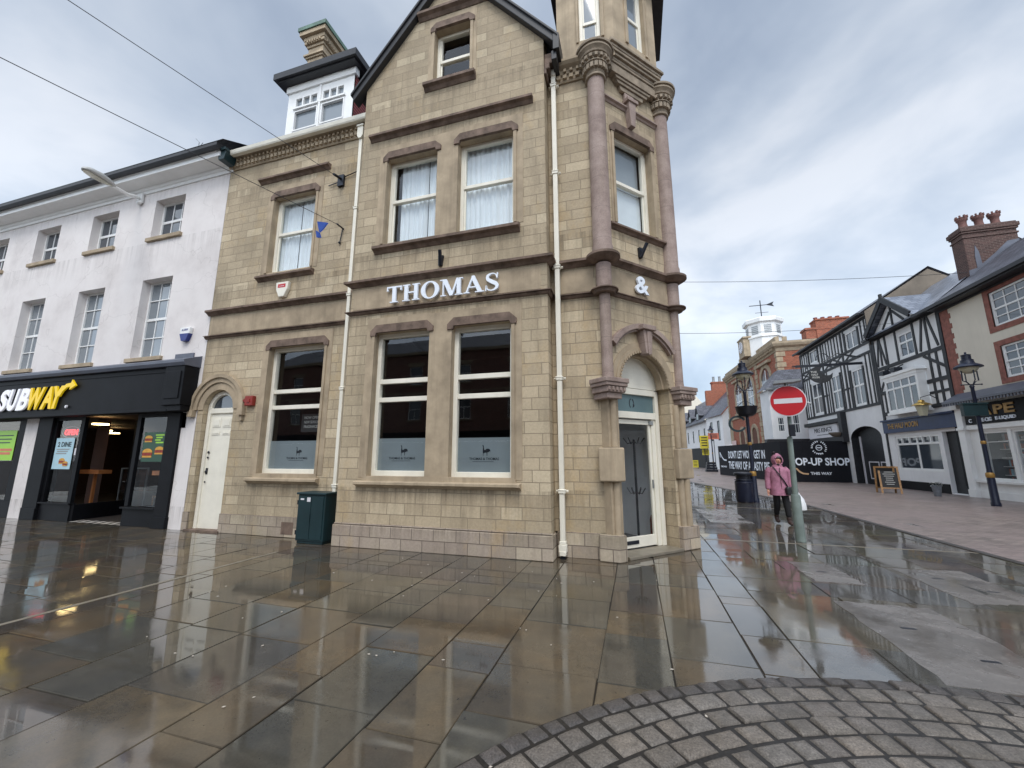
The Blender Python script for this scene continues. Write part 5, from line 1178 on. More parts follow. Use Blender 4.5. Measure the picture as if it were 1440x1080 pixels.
B_('chimney', mb, 'brick_dark', cs_, bevel=.02)
for x in (14.95, 15.53, 16.1):
    mb = MB(); y = 22.25; mb.lathe((x, y, 11.85), [(.19, 0), (.17, .06), (.14, .25), (.15, .40), (.20, .46), (.20, .53), (.17, .55), (.17, .60), (.13, .60), (.13, .4)], 16)
    for k in range(8): a = math.pi/4*k; mb.box(Fr((x+.185*math.cos(a), y+.185*math.sin(a)), math.degrees(a)), -.035, .035, -.03, .03, 12.4, 12.52)
    B_('chimney_pot', mb, 'pot', cs_)
FQ = Fr((0, 21.9), 0); mb = MB(); mb.prism(FQ, [(14.6, 9.45), (16.5, 10.9), (16.5, 11.0), (16.1, 10.95), (15.6, 10.45), (14.9, 9.85), (14.6, 9.75)], 0, .02); mb.prism(FQ, [(14.9, 9.8), (15.1, 9.95), (15.06, 10.6), (14.97, 10.9), (14.9, 10.4)], 0, .022); B_('lead_flashing', mb, 'lead', cs_)
# shopfront
shw = [(-21.22, -19.95, .72, 2.62), (-19.80, -18.2, .72, 2.62), (-18.05, -16.5, .72, 2.62), (-14.5, -12.5, .72, 2.62), (-12.3, -9, .72, 2.62)]
mb = MB(); mb.wall(FR, uL, uR, .0, 3.9, shw+[(-16.3, -14.9, 0, 2.6)], .2); mb.box(FR, -22.1, -21.75, 0, .16, .2, 3.6); mb.box(FR, -22.1, -21.7, 0, .22, 2.72, 2.82); mb.box(FR, -22.1, -21.7, 0, .2, 0, .3); mb.box(FR, -21.7, uR, 0, .05, .0, .28); mb.box(FR, -21.7, uR, 0, .12, .62, .70); mb.box(FR, -21.7, uR, 0, .1, 2.72, 2.9)
mb.prism(FR, [(-22.1, 3.6), (-21.72, 3.6), (-21.72, 3.75), (-21.9, 3.95), (-22.1, 3.95)], 0, .3); B_('shopfront', mb, 'whitepaint', cs_, solid=False)
for a, b, c, d in shw: window(FR, a, b, c, d, .04, cs_, fm='whitepaint', fw=.08, pm='glass_shop', bh=(2.2,) if a < -19.9 else ())
mb = MB(); mb.box(FR, -16.2, -15, -.15, -.1, 0, 2.5); B_('shop_door', mb, 'whitepaint', cs_)
mb = MB(); mb.box(FR, -21.66, uR, .05, .12, 2.93, 3.72); B_('fascia_board', mb, 'black', cs_)
mb = MB(); mb.prism(Fr((13.4, 0), 0), [(0, 0), (0, 0), (0, 0)], 0, 0) if False else None
mb.face([FR(-22.0, .02, 4.28), FR(uR, .02, 4.28), FR(uR, .6, 3.92), FR(-22.0, .6, 3.92)]); mb.box(FR, -22.0, uR, .56, .60, 3.84, 3.92)
k = -22.0
while k < -9: mb.box(FR, k, k+.07, .545, .58, 3.74, 3.84); k += .14
B_('shop_canopy', mb, 'lead', cs_)
mb = MB(); mb.room(FR, -21.6, -9, -.22, -4, .3, 2.8); B_('shop_interior', mb, 'darkgrey', cs_, solid=False)
sgn = thing('shop_fascia_letters', 'gold and white lettering on the black fascia of the cream shop', 'shop sign', FR(-18.5, .13, 3.0))
for chx, a in (('V', -21.2), ('A', -20.68), ('P', -20.14), ('E', -19.67)): mb = MB(); mb.text(FR, chx, a, a+.43, 3.24, 3.60, .12, .15, bold=.03); mb.build('letter', 'gold', sgn)
for t, a, b in (('C', -21.45, -21.3), ('E-CIG', -20.78, -20.32), ('E-LIQUID', -20.14, -19.25)): mb = MB(); mb.text(FR, t, a, b, 3.0, 3.15, .12, .145, bold=.02); mb.build('lettering', 'whitesign', sgn)
shv = thing('display_shelf', 'white display shelves of small goods inside the cream shop window', 'shelf', FR(-20, -.9, .3))
for i in range(6):
    z = .55+i*.34; mb = MB(); mb.box(FR, -21.5, -16.6, -1.1, -.7, z, z+.03); mb.build('shelf', 'whitepaint', shv)
mb = MB()
for i in range(6):
    u = -21.4
    while u < -16.8:
        h = random.uniform(.12, .26); wd = random.uniform(.05, .12)
        if random.random() < .8: mb.box(FR, u, u+wd, -.95, -.78, .581+i*.34, .581+i*.34+h, random.randrange(4))
        u += wd+.02
tag(mb.build('goods', ['signwhite', 'posterblue', 'iron', 'orangeboard'], shv), kind='stuff')
# --- half-timbered public house
ph = thing('half_timbered_pub', 'narrow black and white timbered pub with small dormer gable beside the cream shop', 'pub', (13.4, 25, 0))
uL, uR = -27.6, -22.12; PW = (-25.3, -24.1, 6.6, 7.86); BAY = (-26.25, -23.65, 3.9, 5.65)
mb = MB(); mb.wall(FR, uL, uR, 3.0, 8.3, [PW, BAY], .15); gw = (-26.9, -23.6, .96, 2.68); gd = (-23.35, -22.45, 0.05, 2.75)
mb.wall(FR, uL, uR, .0, 3.0, [gw, gd], .2); B_('wall', mb, 'render_far', ph, solid=False)
tb = MB(); b = lambda p, q, w=.17: tb.bar(FR, p, q, w, -.02, .03+random.uniform(0, .006))
for z in (3.95, 5.1, 6.45, 8.2): tb.box(FR, uL, uR, -.02, .038, z-.09, z+.09)
for u in (-27.5, -22.22): tb.box(FR, u-.1, u+.1, -.02, .042, 3.0, 8.3)
for u in (-26.35, -25.42, -24.0, -23.1): tb.box(FR, u-.07, u+.07, -.02, .035, 6.5, 8.15)
for p, q in (((-27.3, 6.6), (-26.95, 8.1)), ((-26.5, 6.6), (-26.9, 8.1)), ((-22.5, 6.6), (-22.95, 8.1)), ((-23.7, 6.6), (-23.3, 8.1)), ((-27.4, 5.2), (-26.4, 6.4)), ((-22.3, 5.6), (-23.6, 6.35)), ((-26.9, 6.6), (-26.85, 8.1))): b(p, q, .13)
for u in (-26.7, -23.2, -22.75): tb.box(FR, u-.07, u+.07, -.02, .033, 4.0, 6.4)
for u in (-27.1,): tb.box(FR, u-.06, u+.06, -.02, .032, 4.0, 5.1)
tb.box(FR, -23.6, -22.3, -.02, .031, 4.5, 4.62); tb.box(FR, uL-.02, uL+.1, -.02, .05, 0, 3.0)
B_('timber_framing', tb, 'blackwood', ph)
window(FR, *PW, .02, ph, fm='whitepaint', fw=.1, bv=(-24.7,), bh=((7.38, .05),), pm='pane', bw=.08)
mb = MB(); mb.box(FR, BAY[0]-.1, BAY[1]+.1, 0, .42, 3.78, 3.9); B_('bay_window_sill', mb, 'whitepaint', ph); mb = MB(); mb.box(FR, BAY[0]-.05, BAY[1]+.05, 0, .40, 5.6, 5.75)
mb.prism(FR, [(BAY[0]-.15, 5.75), (BAY[1]+.15, 5.75), (BAY[1], 5.9), (BAY[0], 5.9)], 0, .45); B_('bay_window_hood', mb, 'whitepaint', ph)
FRb = Fr((13.02, 0), -90); window(FRb, BAY[0], BAY[1], 3.9, 5.6, 0, ph, fm='whitepaint', fw=.12, bv=(-25.6, -24.95, -24.3), bh=((5.1, .05),), pm='pane', bw=.09)
for u in (BAY[0], BAY[1]): mb = MB(); mb.box(FR, u-.02, u+.02, .02, .36, 3.9, 5.6); B_('bay_cheek', mb, 'whitepaint', ph)
window(FR, *gw, .03, ph, fm='whitepaint', fw=.1, bv=(-25.25,), bh=((2.28, .05),), pm='pane', bw=.12)
mb = MB(); 
for u in (-26.35, -25.75, -24.75, -24.15): mb.box(FR, u-.03, u+.03, -.07, .01, 2.32, 2.62)
B_('top_light_bar', mb, 'whitepaint', ph)
mb = MB(); mb.box(FR, -23.38, -22.42, -.5, -.16, .05, 2.75); B_('pub_door', mb, 'blackwood', ph)
mb = MB(); mb.box(FR, uL, -23.42, 0, .03, .0, .42); mb.box(FR, -22.4, uR, 0, .03, 0, .42); mb.box(FR, -22.42, -22.2, 0, .05, .42, 3.0); B_('plinth', mb, 'black', ph)
mb = MB(); mb.box(FR, -27.55, -22.15, 0, .14, 2.9, 3.52); mb.box(FR, -27.6, -22.12, 0, .22, 3.52, 3.6); B_('name_board', mb, 'bluepanel', ph)
mb = MB(); mb.text(FR, 'THE HALF MOON', -27.1, -24.6, 3.1, 3.38, .14, .155, bold=.02); tag(mb.build('pub_name_letters', 'gold', None, loc=FR(-26, .14, 3.1)), 'gold capital letters on the navy board over the pub window', 'pub sign')
mb = MB(); mb.face([(12.95, 27.65, 8.2), (12.95, 22.1, 8.2), (16.6, 22.1, 11.2), (16.6, 27.65, 11.2)]); mb.face([(20, 27.65, 8.2), (20, 22.1, 8.2), (16.6, 22.1, 11.2), (16.6, 27.65, 11.2)]); B_('roof', mb, 'slate_pale', ph, solid=False)
mb = MB(); mb.box(FR, uL, -27.1, .35, .5, 8.14, 8.26); mb.box(FR, -23.1, uR, .35, .5, 8.14, 8.26); mb.box(FR, uL, uR, 0, .35, 8.2, 8.26); B_('gutter', mb, 'darkroof', ph)
gx = 12.88; FG = Fr((gx, 0), -90); gc = -25.1; gh = 9.85; hw = 2.0; ge = 8.4
mb = MB(); mb.face([FG(gc-hw+.2, -.35, ge), FG(gc+hw-.2, -.35, ge), FG(gc, -.35, gh-.15)]); dg2 = B_('dormer_gable', mb, 'render_far', ph, solid=False)
mb = MB(); mb.bar(FG, (gc-.9, ge+.02), (gc-.1, ge+.75), .12, -.36, -.31); mb.bar(FG, (gc+.9, ge+.02), (gc+.1, ge+.75), .12, -.36, -.312); mb.bar(FG, (gc, ge), (gc, gh-.2), .12, -.36, -.305)
for s in (-1, 1): mb.bar(FG, (gc+s*hw, ge-.05), (gc, gh), .28, -.03, .05+.004*s)
mb.box(FG, gc-.06, gc+.06, -.06, .06, gh-.1, gh+.28); mb.build('bargeboard', 'blackwood', dg2)
mb = MB()
for s in (-1, 1): mb.face([FG(gc+s*(hw+.1), .05, ge-.1), FG(gc, .05, gh+.08), FG(gc, -3.0, gh+.08), FG(gc+s*(hw+.1), -.8, ge-.1)])
mb.build('dormer_roof', 'slate_pale', dg2, solid=False)
# --- long timbered building
tbd = thing('long_timbered_building', 'long close studded black and white building with arched passage beyond the pub', 'building', (13.4, 33, 0))
uL, uR = -37.95, -27.62; PA = (-31.55, -28.1)
tw_ = [(-30.4, -28.9, 8.3, 9.46), (-36.15, -34.65, 8.68, 9.68), (-30.3, -28.95, 4.75, 7.0), (-33.15, -31.8, 4.78, 7.15), (-36.4, -34.75, 4.8, 7.15)]
mb = MB(); mb.wall(FR, uL, uR, 4.5, 10.0, tw_, .12)
arch_wall(mb, FR, -32.2, uR, 4.5, (PA[0]+PA[1])/2, (PA[1]-PA[0])/2, 2.75, rz=.72); sf_ = MB(); arch_soffit(sf_, FR, (PA[0]+PA[1])/2, (PA[1]-PA[0])/2, 2.75, 0, -.42, rz=.72); B_('passage_reveal', sf_, 'blackwood', tbd, solid=False)
for a, b in ((-32.2, PA[0]), (PA[1], uR)): mb.face([FR(a, 0, 0), FR(b, 0, 0), FR(b, 0, 2.75), FR(a, 0, 2.75)])
mb.face([FR(uL, 0, 0), FR(-32.2, 0, 0), FR(-32.2, 0, 4.5), FR(uL, 0, 4.5)])
mb.face([(13.4, 37.95, 0), (20, 37.95, 0), (20, 37.95, 10), (16.6, 37.95, 12.4), (13.4, 37.95, 10)]); B_('wall', mb, 'render_far', tbd, solid=False)
mb = MB(); mb.face([(13.3, 27.6, 8), (20, 27.6, 8), (20, 27.6, 10), (16.6, 27.6, 12.25), (13.3, 27.6, 10.05)]); B_('gable_wall', mb, 'brownrender', tbd, solid=False)
tb = MB()
for z in (4.62, 7.68, 8.26, 9.75): tb.box(FR, uL, uR, -.02, .04, z-.08, z+.08)
for u in (-37.85, -34.0, -31.0, -27.72): tb.box(FR, u-.1, u+.1, -.02, .045, 4.6, 9.8)
u = uL+.45
while u < uR-.2:
    for z0, z1 in ((8.3, 9.7), (4.65, 7.65)):
        if not any(o[0]-.06 < u < o[1]+.06 and o[2] < (z0+z1)/2+.3 and o[3] > (z0+z1)/2-.3 for o in tw_): tb.box(FR, u-.065, u+.065, -.02, .03, z0, z1)
    u += .43
for a, b2 in ((-37.8, -36.4), (-36.1, -34.2), (-33.8, -32.6), (-32.4, -31.2), (-30.8, -29.6)):
    tb.bar(FR, (a, 7.74), (b2, 8.2), .12, -.02, .028); tb.bar(FR, (a, 8.2), (b2, 7.74), .12, -.02, .026)
for o in tw_:
    for u in (o[0]-.09, o[1]+.09): tb.box(FR, u-.08, u+.08, -.02, .05, o[2]-.1, o[3]+.05)
for u in (-34.2, -31.4, -30.7): tb.box(FR, u-.4, u+.4, -.02, .027, 5.9, 6.02)
B_('timber_framing', tb, 'blackwood', tbd)
for o in tw_:
    m_ = (o[0]+o[1])/2; window(FR, *o, .01, tbd, fm='whitepaint', fw=.1, bv=(m_,), bh=(((o[2]+o[3])/2+.1, .06),) if o[3]-o[2] > 1.5 else (), pm='pane', bw=.13)
mb = MB(); mb.face([(12.95, 38.1, 9.9), (12.95, 27.55, 9.9), (16.6, 27.55, 12.4), (16.6, 38.1, 12.4)]); mb.face([(20.2, 38.1, 9.9), (20.2, 27.55, 9.9), (16.6, 27.55, 12.4), (16.6, 38.1, 12.4)]); B_('roof', mb, 'slate', tbd, solid=False)
mb = MB(); mb.box(FR, uL-.1, uR, .36, .5, 9.86, 9.98); mb.box(FR, uL-.1, uR, .0, .36, 9.92, 9.97); B_('gutter', mb, 'darkroof', tbd)
mb = MB(); mb.box(FR, PA[0], PA[1], -.40, -.35, 0, 3.6); pgo = B_('passage_gate', mb, 'blackwood', tbd)
mb = MB()
for a, b2 in ((-30.6, -29.5), (-29.3, -28.3)):
    for q in ((a, a+.06, .32, 1.36), (b2-.06, b2, .32, 1.36), (a+.06, b2-.06, .32, .38), (a+.06, b2-.06, 1.30, 1.36)): mb.box(FR, q[0], q[1], -.35, -.33, q[2], q[3])
mb.box(FR, -31.2, -31.12, -.35, -.28, 0, 2.9); mb.build('gate_panel', 'signwhite', pgo)
mb = MB(); mb.box(FR, uL, -32.0, 0, .3, 3.95, 4.2); mb.box(FR, -32.2, -31.75, 0, .32, 2.6, 4.55); mb.box(FR, uL, -32.2, 0, .1, 2.4, 3.0); B_('shopfront_frame', mb, 'blackwood', tbd)
mb = MB(); mb.box(FR, -37.7, -32.9, .02, .12, 3.02, 3.9); nmb = mb.build('name_board', 'signwhite', None, loc=FR(-35, .1, 3.02)); tag(nmb, 'white shop name board above the black hoarding', 'shop sign')
mb = MB(); mb.text(FR, "MRS KING'S", -36.6, -33.7, 3.42, 3.76, .12, .135); mb.box(FR, -36.2, -34.1, .12, .13, 3.22, 3.26); mb.build('lettering', 'iron', nmb)
# --- white annex facing down the street
ax_ = thing('white_annex_building', 'small white house end with slate roof between the timbered building and town hall', 'house', (12.5, 39.5, 0)); FX = Fr((0, 39.5), 0)
ow = [(11.72, 12.28, 3.75, 4.95), (12.85, 13.4, 3.6, 5.2)]
mb = MB(); mb.wall(FX, 11.3, 14.4, 0, 7.4, ow, .1); mb.face([(11.3, 39.5, 0), (11.3, 42.0, 0), (11.3, 42.0, 7.4), (11.3, 39.5, 7.4)]); B_('wall', mb, 'render_far', ax_, solid=False)
for o in ow: window(FX, *o, .02, ax_, fm='whitepaint', fw=.06, bv=((o[0]*2+o[1])/3, (o[0]+o[1]*2)/3), sash=(o[2]+o[3])/2, pm='pane')
mb = MB(); mb.face([(11.0, 39.2, 7.4), (14.6, 39.2, 7.4), (14.6, 40.8, 9.3), (12.6, 40.8, 9.3)]); mb.face([(11.0, 39.2, 7.4), (11.0, 42.0, 7.4), (12.6, 42.0, 9.3), (12.6, 40.8, 9.3)]); B_('roof', mb, 'slate', ax_, solid=False)
mb = MB(); mb.box(FX, 10.95, 14.5, .2, .36, 7.3, 7.42); mb.box(FX, 11.2, 14.4, 0, .2, 7.36, 7.42); B_('gutter', mb, 'lead', ax_)
mb = MB(); mb.box(FX, 10.6, 14.2, .0, .9, 2.75, 3.1); mb.box(FX, 10.5, 12.3, .9, .98, 2.8, 3.0); B_('shop_canopy', mb, 'darkroof', ax_)
# --- town hall
th = thing('brick_town_hall', 'red brick town hall with stone quoins and white octagonal clock cupola', 'town hall', (12.9, 48, 0))
FT = Fr((13.07, 42), -87.4)
win = [(-4.7, -2.1, 6.95, 9.2), (-9.4, -7.2, 6.95, 9.2), (-14.0, -11.4, 6.95, 9.2)]
mb = MB(); mb.wall(FT, -17.9, 0, 0, 11.5, win+[(-4.6, -3.0, 0, 3.9), (-9.2, -7.4, 0, 3.9), (-13.6, -11.8, 0, 3.9)], .3)
mb.face([(13.07, 42, 0), (22, 42, 0), (22, 42, 11.5), (13.07, 42, 11.5)])
B_('wall', mb, 'brick', th, solid=False)
for k_ in (0, -17.9, -6.0, -10.7):
    qn = MB()
    for i in range(22):
        z = .3+i*.5; s = .62 if i % 2 else .4
        if k_ == 0: qn.box(FT, -s, .02, -.2, .05, z, z+.44); qn.box(Fr((13.0, 42), 0), -.02, s+.1, -.2, .05, z, z+.44)
        elif k_ < -17: qn.box(FT, -17.9, -17.9+s, -.2, .05, z, z+.44)
        else: qn.box(FT, k_-s*.7, k_+s*.7, -.2, .06, z, z+.44)
    B_('quoins', qn, 'stone_smooth', th)
cnn = MB(); pr = [(-.1, 11.3), (.06, 11.3), (.1, 11.6), (.35, 11.75), (.45, 11.95), (.45, 12.1), (.2, 12.2), (-.1, 12.2)]
e0 = FT(-17.95, 0, 0); e1 = FT(0.0, 0, 0); cnn.sweep([(e0.x, e0.y), (e1.x, e1.y), (22, 42)], pr)
k = -17.7
while k < -.1: cnn.box(FT, k, k+.16, .1, .3, 11.5, 11.72); k += .42
cnn.sweep([(e0.x, e0.y), (e1.x, e1.y)], [(-.1, 6.3), (.12, 6.3), (.14, 6.6), (-.1, 6.65)]); cnn.sweep([(e0.x, e0.y), (e1.x, e1.y)], [(-.3, 12.2), (.0, 12.2), (.05, 12.7), (-.3, 12.75)])
B_('cornice', cnn, 'stone_smooth', th)
for o in win:
    c = (o[0]+o[1])/2; r_ = (o[1]-o[0])/2; mb = MB()
    arch_ring(mb, FT, c, r_-.1, r_+.35, 9.2, -.1, .08); mb.box(FT, o[0]-.35, o[0]+.1, -.1, .08, 6.7, 9.2); mb.box(FT, o[1]-.1, o[1]+.35, -.1, .08, 6.7, 9.2); mb.box(FT, o[0]-.5, o[1]+.5, -.1, .2, 6.66, 6.9); mb.box(FT, o[0]-.5, o[1]+.5, -.1, .3, 10.7, 10.95); B_('window_surround', mb, 'stone_smooth', th)
    mb = MB(); mb.prism(FT, [(c+r_*math.cos(R(a)), 9.2+r_*math.sin(R(a))) for a in range(0, 181, 15)]+[(c-r_, 6.95), (c+r_, 6.95)], -.1, .0); w_ = B_('window', mb, 'pane_light', th)
    mb = MB(); mb.box(FT, c-.05, c+.05, -.02, .04, 6.95, 10.2); mb.box(FT, o[0]+.1, o[1]-.1, -.02, .035, 8.2, 8.3); mb.box(FT, o[0]+.1, o[0]+.2, -.02, .03, 6.95, 9.3); mb.box(FT, o[1]-.2, o[1]-.1, -.02, .03, 6.95, 9.3); mb.build('glazing_bar', 'whitepaint', w_)
for c in (-3.8, -8.3, -12.7):
    mb = MB(); arch_ring(mb, FT, c, .85, 1.25, 4.0, -.3, .09); mb.box(FT, c-1.25, c-.85, -.3, .09, 0, 4.0); mb.box(FT, c+.85, c+1.25, -.3, .09, 0, 4.0); B_('arcade_arch', mb, 'stone_smooth', th)
    mb = MB(); mb.prism(FT, [(c+.85*math.cos(R(a)), 4.0+.85*math.sin(R(a))) for a in range(0, 181, 15)]+[(c-.85, 0), (c+.85, 0)], -.25, .02 if False else .01); B_('doorway', mb, 'brownint', th)
mb = MB(); mb.box(FT, -17.9, 0, -.1, .03, 0, 4.6) if False else mb.box(FT, -17.9, -16.6, -.1, .04, .0, 6.2); B_('stone_facing', mb, 'stone_smooth', th)
mb = MB(); mb.box(FT, -9.2, -5.0, -3.2, -.2, 12.2, 13.1); mb.box(FT, -8.9, -5.3, -3.0, -.0, 13.1, 14.1) ; mb.box(FT, -11.5, -9.6, -.5, .0, 12.2, 13.2); B_('clock_stage', mb, 'stone_smooth', th)
mb = MB(); lp = [FT(-7.1+.0, .0, 0)]
oc = Vector((14.0, 48.3, 0))
mb = MB(); mb.lathe(oc, [(r_*.86, z_) for r_, z_ in [(2.0, 12.2), (2.0, 14.05), (2.15, 14.1), (2.15, 14.22), (1.95, 14.25), (1.95, 15.6), (2.25, 15.75), (2.3, 16.1), (2.2, 16.2), (.0, 16.6)]], 8, rot=22.5, smooth=False); cpo = B_('cupola', mb, 'whitepaint', th)
mb = MB()
for k in range(8):
    a = R(45*k); F8 = Fr((oc.x+1.55*math.cos(a), oc.y+1.55*math.sin(a)), math.degrees(a)+90)
    for i in range(5): mb.box(F8, -.34, .34, -.02, .03, 14.5+i*.19, 14.62+i*.19)
    mb.build('louvre', 'greymetal', cpo); mb = MB()
mb = MB(); mb.tube([oc+Vector((0, 0, 16.8)), oc+Vector((0, 0, 18.6))], .05, 6); mb.tube([oc+Vector((-1.1, 0, 18.05)), oc+Vector((1.1, 0, 18.05))], .04, 6); mb.prism(Fr((oc.x, oc.y), 0), [(.5, 18.05), (1.3, 18.35), (1.15, 18.05), (1.3, 17.8)], -.03, .03); mb.tube([oc+Vector((-.6, 0, 17.2)), oc+Vector((.7, 0, 17.2))], .025, 5); mb.build('weathervane', 'iron', cpo)
F9 = Fr((12.0, 48.6), -87.4)
mb = MB(); mb.box(F9, -.95, .95, -.8, .25, 12.3, 14.4); mb.box(F9, -1.1, 1.1, -.8, .3, 14.3, 14.45); ckf = B_('clock_face', mb, 'stone_smooth', th)
mb = MB(); mb.lathe((0, 0, 0), [(.001, 0), (.62, 0), (.62, .05), (.001, .05)], 24); mb.v = [F9(v.x, .26+v.z, 13.45+v.y) for v in mb.v]; mb.build('dial', 'signwhite', ckf)
mb = MB(); mb.bar(F9, (0, 13.45), (.05, 13.9), .06, .315, .325); mb.bar(F9, (0, 13.45), (-.32, 13.35), .07, .315, .326)
for k in range(12): a = R(30*k); mb.bar(F9, (.48*math.cos(a), 13.45+.48*math.sin(a)), (.58*math.cos(a), 13.45+.58*math.sin(a)), .05, .312, .32)
mb.build('clock_hand', 'iron', ckf)
mb = MB(); mb.face([(13.2, 42.1, 12.3), (22, 42.1, 12.3), (22, 60, 12.3), (12.4, 60, 12.3)]); B_('roof', mb, 'slate', th, solid=False)
mb = MB(); mb.box(W0, 16.25, 17.1, 43.8, 44.9, 12, 13.6); mb.box(W0, 16.18, 17.1, 43.7, 45, 13.6, 13.8); mb.box(W0, 17.1, 19.7, 43.7, 44.9, 12, 14.45); mb.box(W0, 17.05, 19.8, 43.6, 45, 14.45, 14.6); chm = B_('chimney', mb, 'brick', th)
for x in (17.35, 17.95, 18.55, 19.15): mb = MB(); mb.lathe((x, 44.3, 14.6), [(.17, 0), (.15, .2), (.18, .24), (.18, .3)], 10); mb.build('chimney_pot', 'terracotta', chm)
pk = MB(); pk.box(FT, -17.2, -15.4, .10, .16, 2.95, 3.7); tag(pk.build('wall_plaque', 'pink', None, loc=FT(-16.3, .1, 2.95)), 'pale pink board on the far end of the brick town hall', 'sign')
# --- far row
b2 = thing('plain_white_house', 'white house with two dark upright windows just beyond the brick town hall', 'house', (11, 62, 0))
FW2 = Fr((11.45, 60.2), 100); L2 = 6.2
F22 = Fr((11.45+math.cos(R(100))*L2, 60.2+math.sin(R(100))*L2), -80)
ow = [(1.6, 2.5, 3.9, 6.6), (4.2, 5.1, 3.9, 6.6)]
mb = MB(); mb.wall(F22, 0, L2, 0, 7.3, ow, .15); mb.face([(11.45, 60.2, 0), (14, 60.2, 0), (14, 60.2, 10.2), (11.45, 60.2, 7.3)]); B_('wall', mb, 'render_far', b2, solid=False)
for o in ow: window(F22, *o, .02, b2, fm='blackwood', fw=.12, sash=(o[2]+o[3])/2, pm='pane')
mb = MB(); a_ = F22(-.1, .3, 7.25); b_ = F22(L2+.3, .3, 7.25); mb.face([a_, b_, b_+Vector((2.8, .4, 3.1)), a_+Vector((2.8, .4, 3.1))]); B_('roof', mb, 'slate', b2, solid=False)
b1 = thing('dormered_white_house', 'long white house with a row of dark dormers at the far end of the street', 'house', (9.6, 77, 0))
A1, B1 = Vector((8.4, 91.5, 0)), Vector((10.6, 66.4, 0)); d1 = B1-A1; FD1 = Fr((A1.x, A1.y), math.degrees(math.atan2(d1.y, d1.x))); L1 = d1.length
ow = [(u, u+1.0, 4.0, 6.0) for u in (2.5, 6.8, 11.0, 15.0, 19.0, 22.5)]
mb = MB(); mb.wall(FD1, 0, L1, 0, 7.2, ow+[(14, 16.5, 0, 3), (21, 22.5, 0, 3.0), (18, 20, 0, 2.8)], .2); B_('wall', mb, 'render_far', b1, solid=False)
mb = MB(); mb.box(FD1, 13.8, 24.5, -.25, .1, 0, 3.1); mb.box(FD1, 5, 12, -.1, .08, .5, 3.0); B_('shopfront', mb, 'black', b1)
for o in ow: window(FD1, *o, .03, b1, fm='blackwood', fw=.1, sash=5, pm='pane')
mb = MB(); p_ = FD1(L1, 0, 0); mb.face([p_+Vector((0, 0, 0)), p_+Vector((5, .4, 0)), p_+Vector((5, .4, 12.4)), p_+Vector((0, 0, 7.3))]); B_('gable_wall', mb, 'brick', b1, solid=False)
mb = MB(); a_, b_ = FD1(-.2, .5, 7.1), FD1(L1+.1, .5, 7.1); e_ = Vector((5.4, .5, 5.4)); mb.face([a_, b_, b_+e_, a_+e_]); mb.box(FD1, 0, L1, .3, .55, 6.95, 7.12); B_('roof', mb, 'slate', b1, solid=False)
for u in (3.5, 9, 14.5, 20):
    mb = MB(); mb.prism(FD1, [(u-1.0, 7.4), (u+1.0, 7.4), (u+1.0, 8.4), (u, 9.6), (u-1.0, 8.4)], -.6, .15); dmo = B_('dormer', mb, 'blackwood', b1)
    mb = MB(); mb.face([FD1(u-1.3, .3, 8.2), FD1(u, .3, 9.9), FD1(u, -3, 9.9), FD1(u-1.3, -2, 8.2)]); mb.face([FD1(u+1.3, .3, 8.2), FD1(u, .3, 9.9), FD1(u, -3, 9.9), FD1(u+1.3, -2, 8.2)]); mb.build('dormer_roof', 'slate', dmo, solid=False)
    mb = MB(); mb.box(FD1, u-.6, u+.6, .15, .18, 7.6, 8.5); mb.build('pane', 'pane', dmo)
mb = MB(); mb.box(W0, 12.6, 15.2, 72, 73, 9, 13.6); mb.box(W0, 11.6, 12.6, 72, 73, 9, 12.4); mb.box(W0, 12.5, 15.3, 71.9, 73.1, 13.6, 13.8); chm = B_('chimney', mb, 'brick', b1)
for x in (13, 13.9, 14.8): mb = MB(); mb.lathe((x, 72.5, 13.8), [(.22, 0), (.18, .8), (.22, .9)], 10); mb.build('chimney_pot', 'greymetal', chm)
b3 = thing('cream_gabled_house', 'distant cream gable end with brick chimney above the far white row', 'house', (11, 95, 0))
mb = MB(); mb.face([(7.5, 95, 0), (15, 95, 0), (15, 95, 12.5), (12.6, 95, 15.6), (8.6, 95, 12)]); mb.face([(7.5, 95, 0), (5.5, 112, 0), (5.5, 112, 11.5), (7.5, 95, 11.5)]); B_('wall', mb, 'creamwall', b3, solid=False)
mb = MB(); mb.face([(12.6, 94.8, 15.7), (7.2, 94.8, 11.3), (5.2, 112, 11.3), (11, 112, 15.7)]); B_('roof', mb, 'slate', b3, solid=False)
mb = MB(); mb.box(W0, 9.6, 11.2, 98, 99, 11, 17); mb.box(W0, 9.5, 11.3, 97.9, 99.1, 16.8, 17.1); chm = B_('chimney', mb, 'brick', b3)
for x in (9.9, 10.9): mb = MB(); mb.lathe((x, 98.5, 17.1), [(.2, 0), (.17, .9)], 10); mb.build('chimney_pot', 'terracotta', chm)
b4 = thing('side_street_shop', 'plain rendered shop building hidden behind the stone corner up the side street', 'building', (.8, 26, 0)); FZ = Fr((.8, 18.75), 90)
ow = [(u, u+1.1, z, z+1.8) for u in (2, 5, 8, 11) for z in (4.2, 7)]
mb = MB(); mb.wall(FZ, 0, 14, 0, 9.6, ow, .2); mb.face([(.8, 18.75, 0), (-8, 18.75, 0), (-8, 18.75, 9.6), (.8, 18.75, 9.6)]); mb.face([(.8, 18.75, 9.6), (.8, 32.75, 9.6), (-8, 32.75, 9.6), (-8, 18.75, 9.6)]); B_('wall', mb, 'creamwall', b4, solid=False)
for o in ow: window(FZ, *o, .05, b4, fm='whitepaint', fw=.07, sash=(o[2]+o[3])/2, pm='pane')
